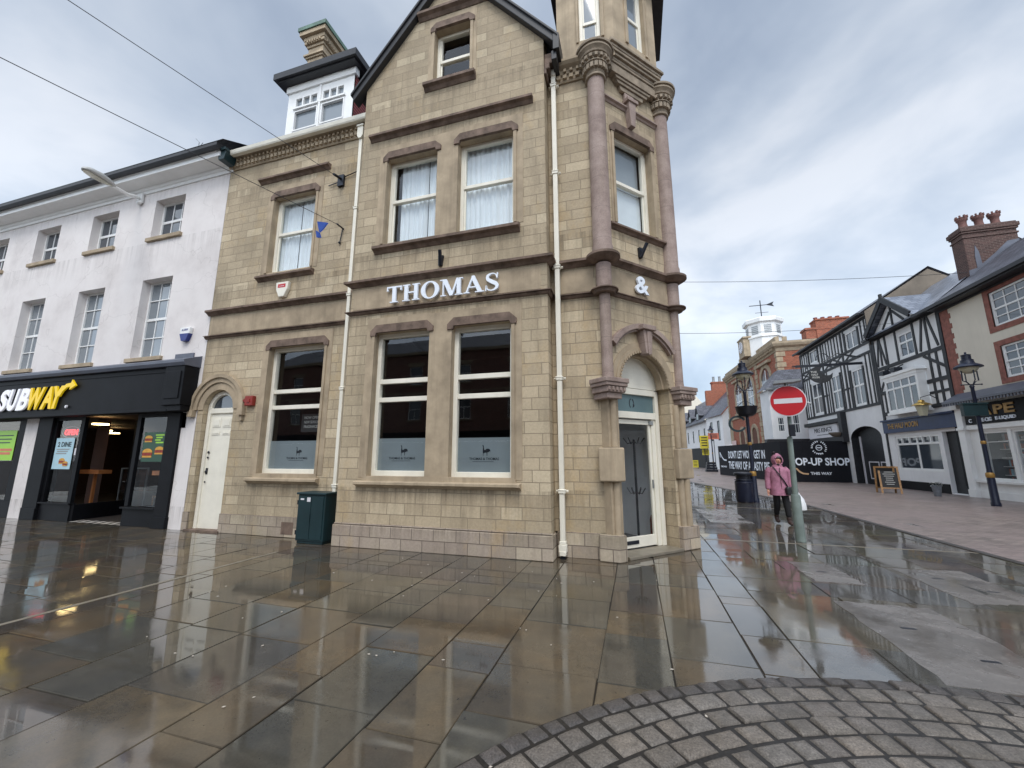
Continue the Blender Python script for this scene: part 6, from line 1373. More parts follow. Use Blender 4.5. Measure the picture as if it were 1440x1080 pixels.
# --- opposite side of the square (seen mirrored in the glass)
op = thing('brick_terrace_opposite', 'sooty red brick terrace across the square mirrored in the shop glass', 'building', (-6, -13, 0)); FO2 = Fr((0, -13), 180)
ow = []
for i in range(14):
    u = -24+i*3.9
    ow += [(u, u+1.1, 4.3, 6.0), (u, u+1.0, 7.0, 8.3)]
mb = MB(); mb.wall(FO2, -26, 32, 3.4, 9.4, ow, .15); mb.face([FO2(-26, 0, 9.4), FO2(32, 0, 9.4), FO2(32, -5, 12), FO2(-26, -5, 12)], 1); mb.face([FO2(-26, 0, 0), FO2(32, 0, 0), FO2(32, 0, .6), FO2(-26, 0, .6)]); B_('wall', mb, ['brick_opp', 'slate'], op, solid=False)
mb = MB(); mb.box(FO2, -26, 32, .0, .25, 2.7, 3.4); B_('shop_fascia', mb, 'black', op)
mb = MB(); mb.box(FO2, -26, 32, -.4, -.3, .6, 2.7); B_('shop_glass', mb, 'pane', op)
mb = MB(); mb.box(FO2, -26, 32, -.1, .02, 6.3, 6.42); mb.box(FO2, -26, 32, -.1, .2, 9.2, 9.42)
for o in ow: mb.prism(FO2, [(o[0]-.1, o[3]), (o[1]+.1, o[3]), (o[1]+.2, o[3]+.3), (o[0]-.2, o[3]+.3)], -.1, .02); mb.box(FO2, o[0]-.1, o[1]+.1, -.1, .06, o[2]-.12, o[2])
tag(B_('stone_dressing', mb, 'stone_smooth', op), kind='stuff')
mb = MB()
for o in ow:
    for q in ((o[0], o[0]+.07, o[2], o[3]), (o[1]-.07, o[1], o[2], o[3]), (o[0]+.07, o[1]-.07, o[2], o[2]+.07), (o[0]+.07, o[1]-.07, o[3]-.07, o[3]), (o[0]+.07, o[1]-.07, (o[2]+o[3])/2-.03, (o[2]+o[3])/2+.03), ((o[0]+o[1])/2-.02, (o[0]+o[1])/2+.02, o[2]+.07, (o[2]+o[3])/2-.03)): mb.box(FO2, q[0], q[1], -.14, -.08, q[2], q[3])
tag(B_('sash_frames', mb, 'whitepaint', op), kind='stuff')
mb = MB()
for o in ow: mb.face([FO2(o[0], -.12, o[2]), FO2(o[1], -.12, o[2]), FO2(o[1], -.12, o[3]), FO2(o[0], -.12, o[3])])
tag(B_('panes', mb, 'pane', op, solid=False), kind='stuff')
# ------------------------------------------------------------------ hoarding
hd = thing('site_hoarding', 'black site hoarding with white slogans around the front of the town hall', 'hoarding', (9.4, 32, 0))
pA, pB, pC = Vector((7.67, 43.55, 0)), Vector((9.42, 31.8, 0)), Vector((13.35, 32.0, 0))
def fr2(a, b): d = b-a; return Fr((a.x, a.y), math.degrees(math.atan2(d.y, d.x))), d.length
FH1, LH1 = fr2(pA, pB); FH2, LH2 = fr2(pB, pC)
for F, L in ((FH1, LH1), (FH2, LH2)):
    n = 5 if L > 8 else 3
    for i in range(n):
        mb = MB(); mb.box(F, L*i/n+.006, L*(i+1)/n-.006, -.05, 0, 0, 2.66+(.0 if i % 2 else .008)); mb.build('panel', 'hoard', hd)
        mb = MB(); mb.box(F, L*(i+.5)/n-.04, L*(i+.5)/n+.04, -.14, -.055, 0, 2.5); mb.build('post', 'wood', hd)
def wtext(t, F, a, b, c, d, bold=.02): mb = MB(); mb.text(F, t, a, b, c, d, .002, .008, bold=bold); mb.build('lettering', 'whitesign', hd)
wtext("DON'T LET WORK GET IN", FH1, 2.5, 9.55, 1.52, 2.18); wtext('THE WAY OF A TASTY PIE', FH1, 2.4, 10.1, .62, 1.28); wtext('THIS WAY', FH1, .4, 1.9, .70, .86)
wtext('POP-UP SHOP', FH2, .53, 3.93, 1.08, 1.58, .028); wtext('THIS WAY', FH2, 1.62, 2.84, .48, .66, .02)
mb = MB(); mb.stroke(FH1, [(.45, 2.05, .12), (.9, 1.6, .12), (1.4, 1.38, .12), (1.95, 1.36, .12)], .002, .008); mb.stroke(FH1, [(.4, 1.6, .1), (.42, 2.1, .1)], .002, .0085); mb.build('arrow', 'whitesign', hd)
mb = MB(); mb.stroke(FH2, [(.8, .9, .1), (1.0, .66, .1), (1.2, .55, .1), (1.5, .53, .1)], .002, .008); mb.build('arrow', plain('tan_arrow', S(206, 170, 132), .6), hd)
mb = MB(); ccx, ccz = 2.28, 2.24
for k in range(22):
    a = R(360*k/22)
    if k % 7 == 5: continue
    mb.bar(FH2, (ccx+.36*math.cos(a), ccz+.36*math.sin(a)), (ccx+.46*math.cos(a), ccz+.46*math.sin(a)), .055, .002, .008)
arch_ring(mb, FH2, ccx, .15, .19, ccz, .002, .008, 0, 360); mb.box(FH2, ccx-.12, ccx+.12, .002, .008, ccz-.03, ccz+.03); mb.box(FH2, ccx-.18, ccx+.18, .002, .008, ccz-.40, ccz-.35)
mb.build('round_logo', 'whitesign', hd)
# ------------------------------------------------------------------ no entry sign
ns = thing('no_entry_sign', 'round red no entry sign on a leaning grey green post', 'road sign', (3.0, 9.56, 0))
mb = MB(); mb.lathe((3.0, 9.56, 0), [(.09, 0), (.085, .04), (.083, .84), (.07, .88)], 20); mb.build('post_base', 'polegreen', ns)
mb = MB(); mb.tube([(3.0, 9.56, .86), (3.02, 9.56, 2.0), (3.05, 9.56, 2.08)], [.052, .048, .036], 16); mb.tube([(3.05, 9.56, 2.06), (3.07, 9.56, 3.16)], .035, 14); mb.tube([(3.01, 9.56, 1.4), (3.01, 9.56, 1.415)], .054, 16); mb.build('post', 'polegreen', ns)
mb = MB(); mb.box(Fr((3.045, 9.50), 0), -.05, .05, 0, .07, 2.02, 2.26); mb.build('fuse_box', 'iron', ns, bevel=.01)
FNE = Fr((3.03, 9.44), -14)
mb = MB(); n = 40
def disc(mb, F, r, z, w0, w1, c=0): mb.prism(F, [(c+r*math.cos(2*math.pi*i/n), z+r*math.sin(2*math.pi*i/n)) for i in range(n)], w0, w1)
disc(mb, FNE, .31, 2.735, -.10, -.02); mb.build('back_casing', 'iron', ns)
mb = MB(); disc(mb, FNE, .318, 2.735, -.02, -.004); mb.build('rim', 'signwhite', ns)
mb = MB(); disc(mb, FNE, .30, 2.735, -.004, .0); fce = mb.build('face', 'signred', ns)
mb = MB(); mb.box(FNE, -.24, .24, .0, .003, 2.685, 2.785); mb.build('bar', 'signwhite', fce)
mb = MB(); mb.prism(FNE, [(-.22, 3.09), (.12, 3.10), (.26, 3.12), (.24, 3.15), (-.2, 3.15)], -.14, .12); mb.tube([FNE(.0, -.06, 3.1), FNE(.0, -.06, 3.02)], .03, 8); mb.box(FNE, -.35, -.15, -.06, -.03, 3.0, 3.03); mb.build('lamp_hood', 'greymetal', ns)
mb = MB(); mb.tube([FNE(.3, -.05, 2.7), FNE(.38, -.04, 2.66), FNE(.36, -.04, 2.6)], .012, 6); mb.build('fixing', 'greymetal', ns)
# ------------------------------------------------------------------ lamp posts
def lantern_post(x, y, label, basket=False, scale=1., band=True):
    t = thing('street_lamp', label, 'street lamp', (x, y, 0), group='old style navy lamp posts')
    a = lambda r, z: (r*scale, z*scale)
    mb = MB(); mb.lathe((x, y, 0), [a(.125, 0), a(.125, .1), a(.108, .14), a(.10, .9), a(.09, .95), a(.072, 1.15), a(.066, 1.2), a(.06, 2.6), a(.05, 4.0), a(.07, 4.05), a(.05, 4.1)], 18); mb.build('post', 'navy', t)
    if band: mb = MB(); mb.lathe((x, y, 0), [a(.102, .93), a(.112, .95), a(.112, 1.06), a(.09, 1.1)], 18); mb.build('gold_band', 'gold', t); mb = MB(); mb.lathe((x, y, 0), [a(.064, 2.05), a(.074, 2.07), a(.074, 2.14), a(.064, 2.16)], 18); mb.build('gold_band', 'gold', t)
    mb = MB(); mb.tube([(x-.27*scale, y, 4.12*scale), (x+.27*scale, y, 4.12*scale)], .018, 8)
    for s in (-1, 1):
        mb.sphere((x+s*.28*scale, y, 4.12*scale), .03, .03, .03, 8); mb.tube([(x, y, 4.05*scale), (x+s*.12*scale, y, 4.22*scale), (x+s*.22*scale, y, 4.26*scale), (x+s*.21*scale, y, 4.74*scale)], .02, 6); mb.tube([(x, y+s*.05, 4.1*scale), (x, y+s*.2*scale, 4.26*scale), (x, y+s*.2*scale, 4.74*scale)], .018, 6)
    mb.build('yoke', 'navy', t)
    mb = MB(); mb.lathe((x, y, 0), [a(.37, 4.72), a(.38, 4.75), a(.34, 4.79), a(.19, 4.88), a(.17, 4.96), a(.17, 5.0), a(.125, 5.02), a(.125, 5.16), a(.14, 5.18), a(.1, 5.2), a(.03, 5.22), a(.03, 5.28), a(.001, 5.3)], 20); mb.build('lamp_hood', 'navy', t, sharp=30)
    mb = MB(); mb.lathe((x, y, 0), [a(.26, 4.73), a(.25, 4.66), a(.18, 4.57), a(.08, 4.52), a(.001, 4.51)], 18); mb.build('lamp_bowl', 'lampglass', t)
    return t
lantern_post(11.44, 18.05, 'navy lamp post with gold bands standing before the cream shop')
lantern_post(4.12, 17.2, 'navy lamp post with hanging planter bowl beside the litter bin')
lantern_post(8.55, 52, 'distant small lamp post beyond the town hall near yellow banners')
hb_ = thing('planter_bowl', 'black half round flower bowl fixed high around the lamp post by the bin', 'planter', (4.12, 17.2, 3.1))
mb = MB(); mb.lathe((4.12, 17.2, 3.12), [(.12, 0), (.25, .04), (.33, .15), (.37, .36), (.39, .38), (.36, .38), (.30, .30), (.08, .28)], 22); mb.build('bowl', 'iron', hb_)
mb = MB(); mb.tube([(3.8, 17.2, 3.5), (4.1, 17.2, 3.75), (4.45, 17.2, 3.5)], .012, 5); mb.build('bracket', 'iron', hb_)
mb = MB(); mb.box(Fr((11.44, 18.05), 0), -.40, .26, -.08, .08, 3.02, 3.42); mb.box(Fr((11.44, 18.05), 0), -.43, .29, -.11, .11, 3.42, 3.47); tag(mb.build('basket_bracket', 'green', None, loc=(11.44, 18.05, 2.75)), 'dark green collar trough clamped around the lamp post before the cream shop', 'planter')
# ring wreath decoration on lamp post
wr = MB(); FWR = Fr((3.74, 17.25), 0)
arch_ring(wr, FWR, .05, .24, .31, 2.86, -.04, .04, 30, 330, n=30); tag(wr.build('crescent_ornament', 'green', None, loc=(3.6, 17.25, 2.2)), 'green open ring ornament beside the lamp post with the planter bowl', 'ornament')
# litter bin
bn = thing('litter_bin', 'round topped navy litter bin next to the lamp post', 'litter bin', (3.78, 17.15, 0))
mb = MB(); mb.lathe((3.76, 17.1, 0), [(.26, 0), (.28, .03), (.29, .06), (.29, .74), (.27, .76)], 24); mb.build('body', 'navy', bn)
mb = MB(); mb.lathe((3.76, 17.1, 0), [(.24, .76), (.24, .96), (.30, .97), (.31, 1.02), (.27, 1.06), (.001, 1.08)], 24); mb.build('lid', 'iron', bn)
for z in (.68, .78): mb = MB(); mb.lathe((3.76, 17.1, 0), [(.292, z), (.305, z+.015), (.292, z+.03)], 24); mb.build('band', 'navy', bn)
# A-board
ab = thing('chalk_board', 'wooden framed chalkboard standing outside the pub', 'a-board', (11.1, 23.1, 0)); 
for s, lean in ((0, 1), (1, -1)):
    FAb = Fr((11.05, 23.06+s*.45), -18); mb = MB(); off = (lambda z: -.2*z*(1 if not s else -1))
    Fl = (lambda F, k: (lambda u, w, z: F(u, w-(.22*z if not k else -.22*z), z)))(FAb, s)
    for q in ((-.36, -.29, 0, 1.2), (.29, .36, 0, 1.2), (-.29, .29, 1.13, 1.2), (-.29, .29, .2, .26)): mb.box(Fl, q[0], q[1], 0, .04, q[2], q[3])
    mb.build('frame', 'wood', ab); mb = MB(); mb.box(Fl, -.29, .29, .008, .025, .26, 1.13); pn_ = mb.build('board', 'blackboard', ab)
    if not s:
        mb = MB()
        for i in range(8): w_ = random.uniform(.12, .22); mb.box(Fl, -w_, w_, .026, .028, 1.02-i*.09, 1.045-i*.09)
        mb.build('chalk_writing', 'chalk', pn_)
# bucket planter
bp = thing('zinc_bucket', 'zinc bucket of white flowers at the pub front', 'planter', (12.05, 21.9, 0))
mb = MB(); mb.lathe((12.05, 21.9, 0), [(.11, 0), (.16, .42), (.175, .43), (.165, .44), (.15, .40), (.0, .39)], 18); mb.build('bucket', 'zinc', bp)
mb = MB()
for i in range(160):
    a, r_, z = random.random()*6.28, random.uniform(0, .2), random.uniform(.4, .58); p = Vector((12.05+r_*math.cos(a), 21.9+r_*math.sin(a), z)); d = Vector((random.uniform(-1, 1), random.uniform(-1, 1), random.uniform(-1, 1)))*.025; e = d.cross(Vector((0, .3, 1))).normalized()*.02
    mb.face([p-d, p+e, p+d, p-e], 0 if random.random() < .6 else 1)
mb.build('flowers', ['leaf', 'green'], bp, solid=False)
# crescent pub sign on a bracket
cm = thing('hanging_moon_sign', 'black crescent moon pub sign hanging from a long iron bracket', 'hanging sign', (12.3, 28.9, 6.3)); FM = Fr((0, 28.9), 0)
mb = MB(); mb.box(FM, 9.9, 13.4, -.06, .06, 7.14, 7.28); mb.tube([FM(13.35, 0, 7.6), FM(12.2, 0, 7.9), FM(11.2, 0, 7.28)], .03, 6); mb.tube([FM(10.0, 0, 7.2), FM(9.75, 0, 7.24), FM(9.8, 0, 7.1)], .04, 6); mb.tube([FM(11.4+.35*math.cos(R(a)), 0, 7.62+.33*math.sin(R(a))) for a in range(-60, 220, 20)], .025, 6); mb.tube([FM(11.1, 0, 7.2), FM(11.1, 0, 7.0)], .02, 6); mb.tube([FM(10.5, 0, 7.2), FM(10.5, 0, 7.0)], .02, 6); mb.build('bracket', 'iron', cm)
mb = MB(); cx_, cz_ = 11.2, 6.62
op_ = [(cx_+.62*math.cos(R(a)), cz_+.52*math.sin(R(a))) for a in range(110, 341, 10)]; ip_ = [(cx_+.34+.34*math.cos(R(a)), cz_+.24+.30*math.sin(R(a))) for a in range(330, 119, -10)]
for i in range(len(op_)-1):
    t = i/(len(op_)-1); j0 = int(t*(len(ip_)-1)); j1 = min(int((i+1)/(len(op_)-1)*(len(ip_)-1)), len(ip_)-1); I = ip_[::-1]
    mb.prism(FM, [op_[i], op_[i+1], I[j1], I[j0]] if j1 != j0 else [op_[i], op_[i+1], I[j0]], -.04, .04)
msn = mb.build('crescent', 'blackwood', cm)
mb = MB()
for k, t in enumerate(('THE', 'HALF', 'MOON')): mb.text(FM, t, cx_-.53+.03*k, cx_-.2+.05*k, cz_+.12-k*.17, cz_+.24-k*.17, .042, .048, bold=.02)
mb.build('lettering', 'chalk', msn)
# pub wall lights
bl = thing('brass_wall_lantern', 'brass topped lantern on a swan bracket over the pub name board', 'wall lantern', (12.9, 23.4, 3.6))
mb = MB(); mb.tube([(13.38, 23.2, 4.25), (13.15, 23.25, 4.45), (12.85, 23.35, 4.35), (12.85, 23.35, 4.2)], .02, 6); mb.build('bracket', 'iron', bl)
mb = MB(); mb.lathe((12.85, 23.35, 0), [(.36, 3.98), (.34, 4.02), (.12, 4.14), (.10, 4.22), (.03, 4.25)], 12); mb.build('cap', 'brass', bl); mb = MB(); mb.lathe((12.85, 23.35, 0), [(.16, 3.5), (.27, 3.97)], 6, smooth=False); mb.build('lantern_glass', 'lampglass', bl)
for u, lab in ((-26.2, 'black floodlight above the pub bay window on the passage side'), (-25.2, 'black floodlight above the middle of the pub bay window')):
    t = thing('floodlight', lab, 'floodlight', FR(u, .2, 5.95), group='floodlights on the pub front'); mb = MB(); mb.box(FR, u-.2, u+.2, .15, .5, 5.95, 6.15); mb.build('lamp_head', 'iron', t); mb = MB(); mb.tube([FR(u, 0, 6.3), FR(u, .3, 6.15)], .03, 6); mb.build('bracket', 'iron', t)
bb = MB(); bb.lathe((13.0, 32.4, 2.95), [(.0, -.0), (.25, .04), (.42, .22), (.45, .3), (.38, .28), (.0, .2)], 16); tag(bb.build('hanging_basket', 'brownrender', None, loc=(13.0, 32.4, 2.95)), 'brown wall basket by the white name board', 'hanging basket')
# far street clutter
def sign_board(name, label, cat, x, y, w, z0, z1, mat):
    t = thing(name, label, cat, (x, y, 0)); F = Fr((x, y), 0); mb = MB(); mb.box(F, -w/2, w/2, -.03, .03, z0, z1); mb.build('board', mat, t)
    mb = MB(); [mb.box(F, -w*.32, w*.34, .031, .036, z1-(i+1)*(z1-z0)/5, z1-(i+.6)*(z1-z0)/5) for i in range(4)]; mb.build('writing', 'iron', t)
    if z0 > .5: mb = MB(); mb.tube([(x, y, 0), (x, y+.05, z1)], .04, 6); mb.build('pole', 'iron', t)
    else: mb = MB(); [mb.box(F, s*w*.45-.03, s*w*.45+.03, -.3, .02, 0, z1*.9) for s in (-1, 1)]; mb.build('leg', 'iron', t)
sign_board('pavement_board', 'small yellow pavement board by the far white house', 'a-board', 8.45, 66.2, .8, .15, 1.2, 'yellowboard')
sign_board('shop_banner', 'yellow shop banner hung up at the far white house', 'banner', 8.35, 56, 1.0, 2.7, 4.3, 'yellowboard'); sign_board('shop_banner', 'lower yellow banner beneath the other far banner', 'banner', 8.5, 56.4, .8, 1.9, 2.6, 'yellowboard'); sign_board('shop_banner', 'faded orange oval board near the far yellow banners', 'banner', 9.3, 55, 1.2, 3.8, 4.55, 'orangeboard')
pl_ = thing('street_planter', 'dark tiered planter at the foot of the distant lamp post', 'planter', (8.25, 51.8, 0)); mb = MB(); [mb.box(Fr((8.25, 51.8), 0), -.62+.06*i, .62-.06*i, -.5+.06*i, .5-.06*i, .28*i, .28*i+.24) for i in range(4)]; mb.build('tiers', 'iron', pl_)
wsg = MB(); wsg.box(Fr((9.0, 45.5), 0), -.2, .35, 0, .05, 2.2, 2.9); wsg.tube([(9.1, 45.5, 0), (9.1, 45.5, 2.9)], .04, 6); tag(wsg.build('pole_sign', 'signwhite', None, loc=(9.0, 45.5, 0)), 'small white square sign at the far end of the hoarding', 'sign')
# ------------------------------------------------------------------ walking woman
px_, py_ = 3.36, 11.72
pr_ = thing('person', 'woman in a mauve hooded padded coat and black trousers walking with bags', 'person', (px_, py_, 0))
def skin(name, verts, edges, radii, mat, parent, root=0, sub=2, post=None):
    me = bpy.data.meshes.new(name); me.from_pydata([Vector(v) for v in verts], edges, []); o = bpy.data.objects.new(name, me); C.objects.link(o)
    m = o.modifiers.new('skin', 'SKIN'); m.use_smooth_shade = True; me.skin_vertices
    for i, r in enumerate(radii):
        sv = me.skin_vertices[0].data[i]; sv.radius = r if isinstance(r, tuple) else (r, r); sv.use_root = (i == root)
    s = o.modifiers.new('sub', 'SUBSURF'); s.levels = sub; s.render_levels = sub
    dg = bpy.context.evaluated_depsgraph_get(); dg.update(); ne = bpy.data.meshes.new_from_object(o.evaluated_get(dg)); bpy.data.objects.remove(o)
    ne.materials.clear(); ne.materials.append(M[mat] if isinstance(mat, str) else mat)
    for p in ne.polygons: p.use_smooth = True; p.material_index = 0
    if post:
        for v in ne.vertices: v.co = post(v.co)
    ob = bpy.data.objects.new(name, ne); C.objects.link(ob); ob.parent = parent; return ob
V = [(0, 0, .86), (0, .0, 1.05), (0, .01, 1.24), (0, .0, 1.36), (0, -.02, 1.43), (.01, -.03, 1.50), (.015, -.035, 1.58)]; E_ = [(0, 1), (1, 2), (2, 3), (3, 4), (4, 5), (5, 6)]
RD = [(.12, .09), (.11, .09), (.11, .085), (.06, .06), .05, (.075, .085), (.072, .085)]
def add(v, par, r): V.append(v); RD.append(r); E_.append((par, len(V)-1)); return len(V)-1
def hand(w, sx):
    p = add((V[w][0]+sx*.005, V[w][1]-.01, V[w][2]-.05), w, (.034, .018))
    for i, (dx, L) in enumerate(((-.026, .06), (-.009, .07), (.009, .066), (.025, .052))):
        a = add((V[p][0]+dx*.7, V[p][1]+dx*.9-.004, V[p][2]-.035), p, .009); b = add((V[a][0], V[a][1]-.012, V[a][2]-L*.5), a, .0085); add((V[b][0], V[b][1]-.022, V[b][2]-L*.35), b, .0075)
    t = add((V[p][0]-sx*.012, V[p][1]-.035, V[p][2]+.01), p, .011); add((V[t][0]-sx*.005, V[t][1]-.022, V[t][2]-.028), t, .009)
def arm(s, el, wr_):
    a = add((s*.15, .01, 1.28), 2, .045); b = add(el, a, .038); w = add(wr_, b, .028); hand(w, s); return w
arm(-1, (-.25, .03, 1.06), (-.26, -.02, .82)); arm(1, (.25, .05, 1.06), (.26, .02, .82))
def leg(s, kn, an, toe):
    a = add((s*.09, 0, .80), 0, .085); b = add(kn, a, .058); c = add(an, b, .02); d = add(toe, c, .012); return c
leg(-1, (-.07, .07, .46), (-.06, .26, .15), (-.06, .2, .07)); leg(1, (.10, -.05, .46), (.11, -.06, .09), (.12, -.18, .045))
body = skin('body', V, E_, RD, 'skin', pr_)
fc = MB(); hx, hy, hz = px_+.015, py_-.035, 1.535
fc.sphere((hx+.002, hy-.09, hz-.005), .014, .022, .024, 8); face = fc.build('nose', 'skin', pr_)
for s in (-1, 1): e = MB(); e.sphere((hx+s*.03, hy-.078, hz+.02), .011, .008, .007, 8); e.build('eye', 'iron', pr_)
e = MB(); e.sphere((hx, hy-.08, hz-.045), .022, .008, .006, 8); e.build('mouth', 'redplastic', pr_)
for s in (-1, 1): e = MB(); e.sphere((hx+s*.075, hy, hz), .012, .02, .03, 8); e.build('ear', 'skin', pr_)
# coat: quilted skirted body with sleeves
def loft(mb, rings, n=30, wob=.0, seed=1):
    rr = random.Random(seed); ph = [rr.random()*6.28 for _ in range(6)]; vs = []
    for cx_, cy_, z, rx, ry in rings:
        for k in range(n):
            a = 2*math.pi*k/n; w = 1+wob*(math.sin(3*a+ph[0]+z*9)+.7*math.sin(5*a+ph[1]-z*14)+.6*math.sin(z*70+ph[2])*.8)
            c_, s_ = math.cos(a), math.sin(a); q = 2.4   # slightly boxy ellipse
            k_ = (abs(c_)**q+abs(s_)**q)**(-1/q)
            vs.append((px_+cx_+rx*w*c_*k_, py_+cy_+ry*w*s_*k_, z))
    mb.mesh(vs, [(i*n+k, i*n+(k+1) % n, (i+1)*n+(k+1) % n, (i+1)*n+k) for i in range(len(rings)-1) for k in range(n)], 0, True)
def dense(keys, m):
    out = []
    for i in range(len(keys)-1):
        for j in range(m): t = j/m; t2 = t*t*(3-2*t); out.append(tuple(x+(y-x)*(t if q in (0, 1, 2) else t2) for q, (x, y) in enumerate(zip(keys[i], keys[i+1]))))
    return out+[keys[-1]]
mb = MB(); loft(mb, dense([(0, .0, .70, .19, .14), (0, .0, .695, .222, .172), (0, 0, .80, .214, .166), (0, 0, .98, .186, .150), (0, 0, 1.14, .188, .150), (0, .005, 1.26, .19, .145), (0, .01, 1.335, .165, .125), (0, .01, 1.385, .115, .10), (.0, .0, 1.43, .088, .09), (0, -.005, 1.45, .082, .085)], 6), wob=.012)
mb.build('coat', 'coat', pr_, solid=False, sharp=70)
for s, pts in ((-1, [(-.135, .01, 1.325), (-.19, .02, 1.27), (-.225, .03, 1.08), (-.245, .0, .93), (-.255, -.015, .835)]), (1, [(.135, .01, 1.325), (.19, .02, 1.27), (.225, .045, 1.08), (.245, .03, .93), (.255, .02, .835)])):
    mb = MB(); pp_ = []; rr_ = []; rk = [.075, .082, .068, .062, .055]
    for i in range(4):
        for j in range(7): t = j/7; pp_.append(Vector(pts[i]).lerp(Vector(pts[i+1]), t)+Vector((px_, py_, 0))); rr_.append((rk[i]+(rk[i+1]-rk[i])*t)*(1+.035*math.sin((i*7+j)*1.9)))
    pp_.append(Vector(pts[4])+Vector((px_, py_, 0))); rr_.append(.05); mb.tube(pp_, rr_, 16, ref=(0, 1, 0)); mb.build('sleeve', 'coat', pr_, sharp=70)
LT_ = [(0, 0, .84), (-.085, .0, .74), (-.07, .07, .46), (-.065, .245, .2), (.09, 0, .74), (.10, -.05, .46), (.11, -.06, .17)]
skin('trousers', LT_, [(0, 1), (1, 2), (2, 3), (0, 4), (4, 5), (5, 6)], [(.14, .11), .095, .078, .06, .095, .078, .062], 'trousers', pr_)
for pts in (((-.062, .245, .24), (-.06, .275, .13), (-.06, .22, .07), (-.06, .13, .045)), ((.11, -.06, .2), (.11, -.06, .07), (.115, -.13, .05), (.125, -.235, .038))):
    skin('boot', [*pts], [(0, 1), (1, 2), (2, 3)], [.054, .055, (.055, .045), (.048, .034)], 'boots', pr_)
# hood: an open shell round the face with a padded rim
hc = Vector((px_+.012, py_+.012, 1.535)); fd_ = Vector((.12, -1, -.06)).normalized()
mb = MB(); n = 36; k = 22; idx = {}; vs = []; fs = []
for j in range(k+1):
    t = math.pi*j/k
    for i in range(n):
        a = 2*math.pi*i/n; d = Vector((math.sin(t)*math.cos(a), math.sin(t)*math.sin(a), -math.cos(t)))
        pk_ = .02*max(0, d.z)**2; vs.append(hc+Vector((d.x*.122, d.y*.125, d.z*(.145+pk_))))
for j in range(k):
    for i in range(n):
        q = (j*n+i, j*n+(i+1) % n, (j+1)*n+(i+1) % n, (j+1)*n+i); c = sum((vs[x] for x in q), Vector())/4-hc
        if c.normalized().dot(fd_) < .70: fs.append(q)
mb.mesh(vs, fs, 0, True); hd2 = mb.build('hood', 'coat', pr_, solid=False)
so_ = hd2.modifiers.new('thickness', 'SOLIDIFY'); so_.thickness = .012; so_.offset = 0
mb = MB(); u_ = fd_.cross(Vector((0, 0, 1))).normalized(); v_ = u_.cross(fd_)
mb.tube([hc+fd_*.088+u_*.088*math.cos(R(a))+v_*.112*math.sin(R(a)) for a in range(0, 361, 15)], .017, 8); mb.build('hood_rim', 'coat', pr_)
mb = MB(); mb.sphere((px_+.013, py_-.03, 1.615), .078, .078, .045, 14); mb.build('knitted_hat', 'fur', pr_)
for s_ in (-1, 1): mb = MB(); mb.tube([(px_+.012+s_*.066, py_-.075, 1.60), (px_+.012+s_*.078, py_-.07, 1.54), (px_+.012+s_*.072, py_-.06, 1.48)], [.012, .016, .01], 8); mb.build('hair', 'boots', pr_)
skin('scarf', [(-.06, -.03, 1.435), (0, -.085, 1.42), (.06, -.03, 1.435), (0, .05, 1.44)], [(0, 1), (1, 2), (2, 3), (3, 0)], [.03, .034, .03, .03], 'trousers', pr_, sub=1)
mb = MB(); mb.box(Fr((px_, py_-.156), 0), -.004, .004, -.012, .006, .72, 1.36); mb.build('zip', 'boots', pr_)
pm_ = MB()
for i in range(700):
    d = Vector((random.gauss(0, 1), random.gauss(0, 1), random.gauss(0, 1))).normalized(); c = Vector((px_-.045, py_+.0, 1.70)); q = d.cross(Vector((.2, .3, 1))).normalized()*.005; pm_.face([c+d*.02-q, c+d*.02+q, c+d*random.uniform(.045, .055)])
pm_.build('pompom', 'fur', pr_, solid=False)
sbg = thing('shoulder_bag', 'black shoulder bag slung across the woman at her hip', 'bag', (px_+.20, py_-.15, .8))
mb = MB(); mb.prism(Fr((px_+.2, py_-.17), 12), [(-.13, .72), (.13, .70), (.14, .86), (.10, .90), (-.10, .91), (-.14, .86)], -.06, .05); mb.build('pouch', 'bag', sbg, bevel=.03)
mb = MB(); mb.tube([(px_+.14, py_-.14, .9), (px_+.06, py_-.17, 1.05), (px_-.04, py_-.17, 1.22), (px_-.11, py_-.1, 1.36), (px_-.11, py_+.04, 1.38)], .013, 6); mb.build('strap', 'bag', sbg)
cbg = thing('carrier_bag', 'crumpled white carrier bag hanging behind the sign post', 'bag', (px_+.34, py_, .3))
mb = MB(); n = 16; ringz = [(.34, .06, .05), (.36, .13, .08), (.5, .14, .085), (.62, .11, .06), (.72, .05, .03), (.78, .025, .02)]
vs = []; 
for i, (z, rx, ry) in enumerate(ringz):
    for k in range(n): a = 2*math.pi*k/n; j = 1+random.uniform(-.12, .12); vs.append((px_+.36+rx*j*math.cos(a)+(.05*(.7-z)), py_-.02+ry*j*math.sin(a), z))
mb.mesh(vs, [(i*n+k, i*n+(k+1) % n, (i+1)*n+(k+1) % n, (i+1)*n+k) for i in range(len(ringz)-1) for k in range(n)]+[tuple(range(n))], 0, True); mb.build('sack', 'plastic', cbg)
mb = MB(); mb.tube([(px_+.33, py_-.02, .76), (px_+.285, py_-.01, .80)], .012, 6); mb.build('handle', 'plastic', cbg)
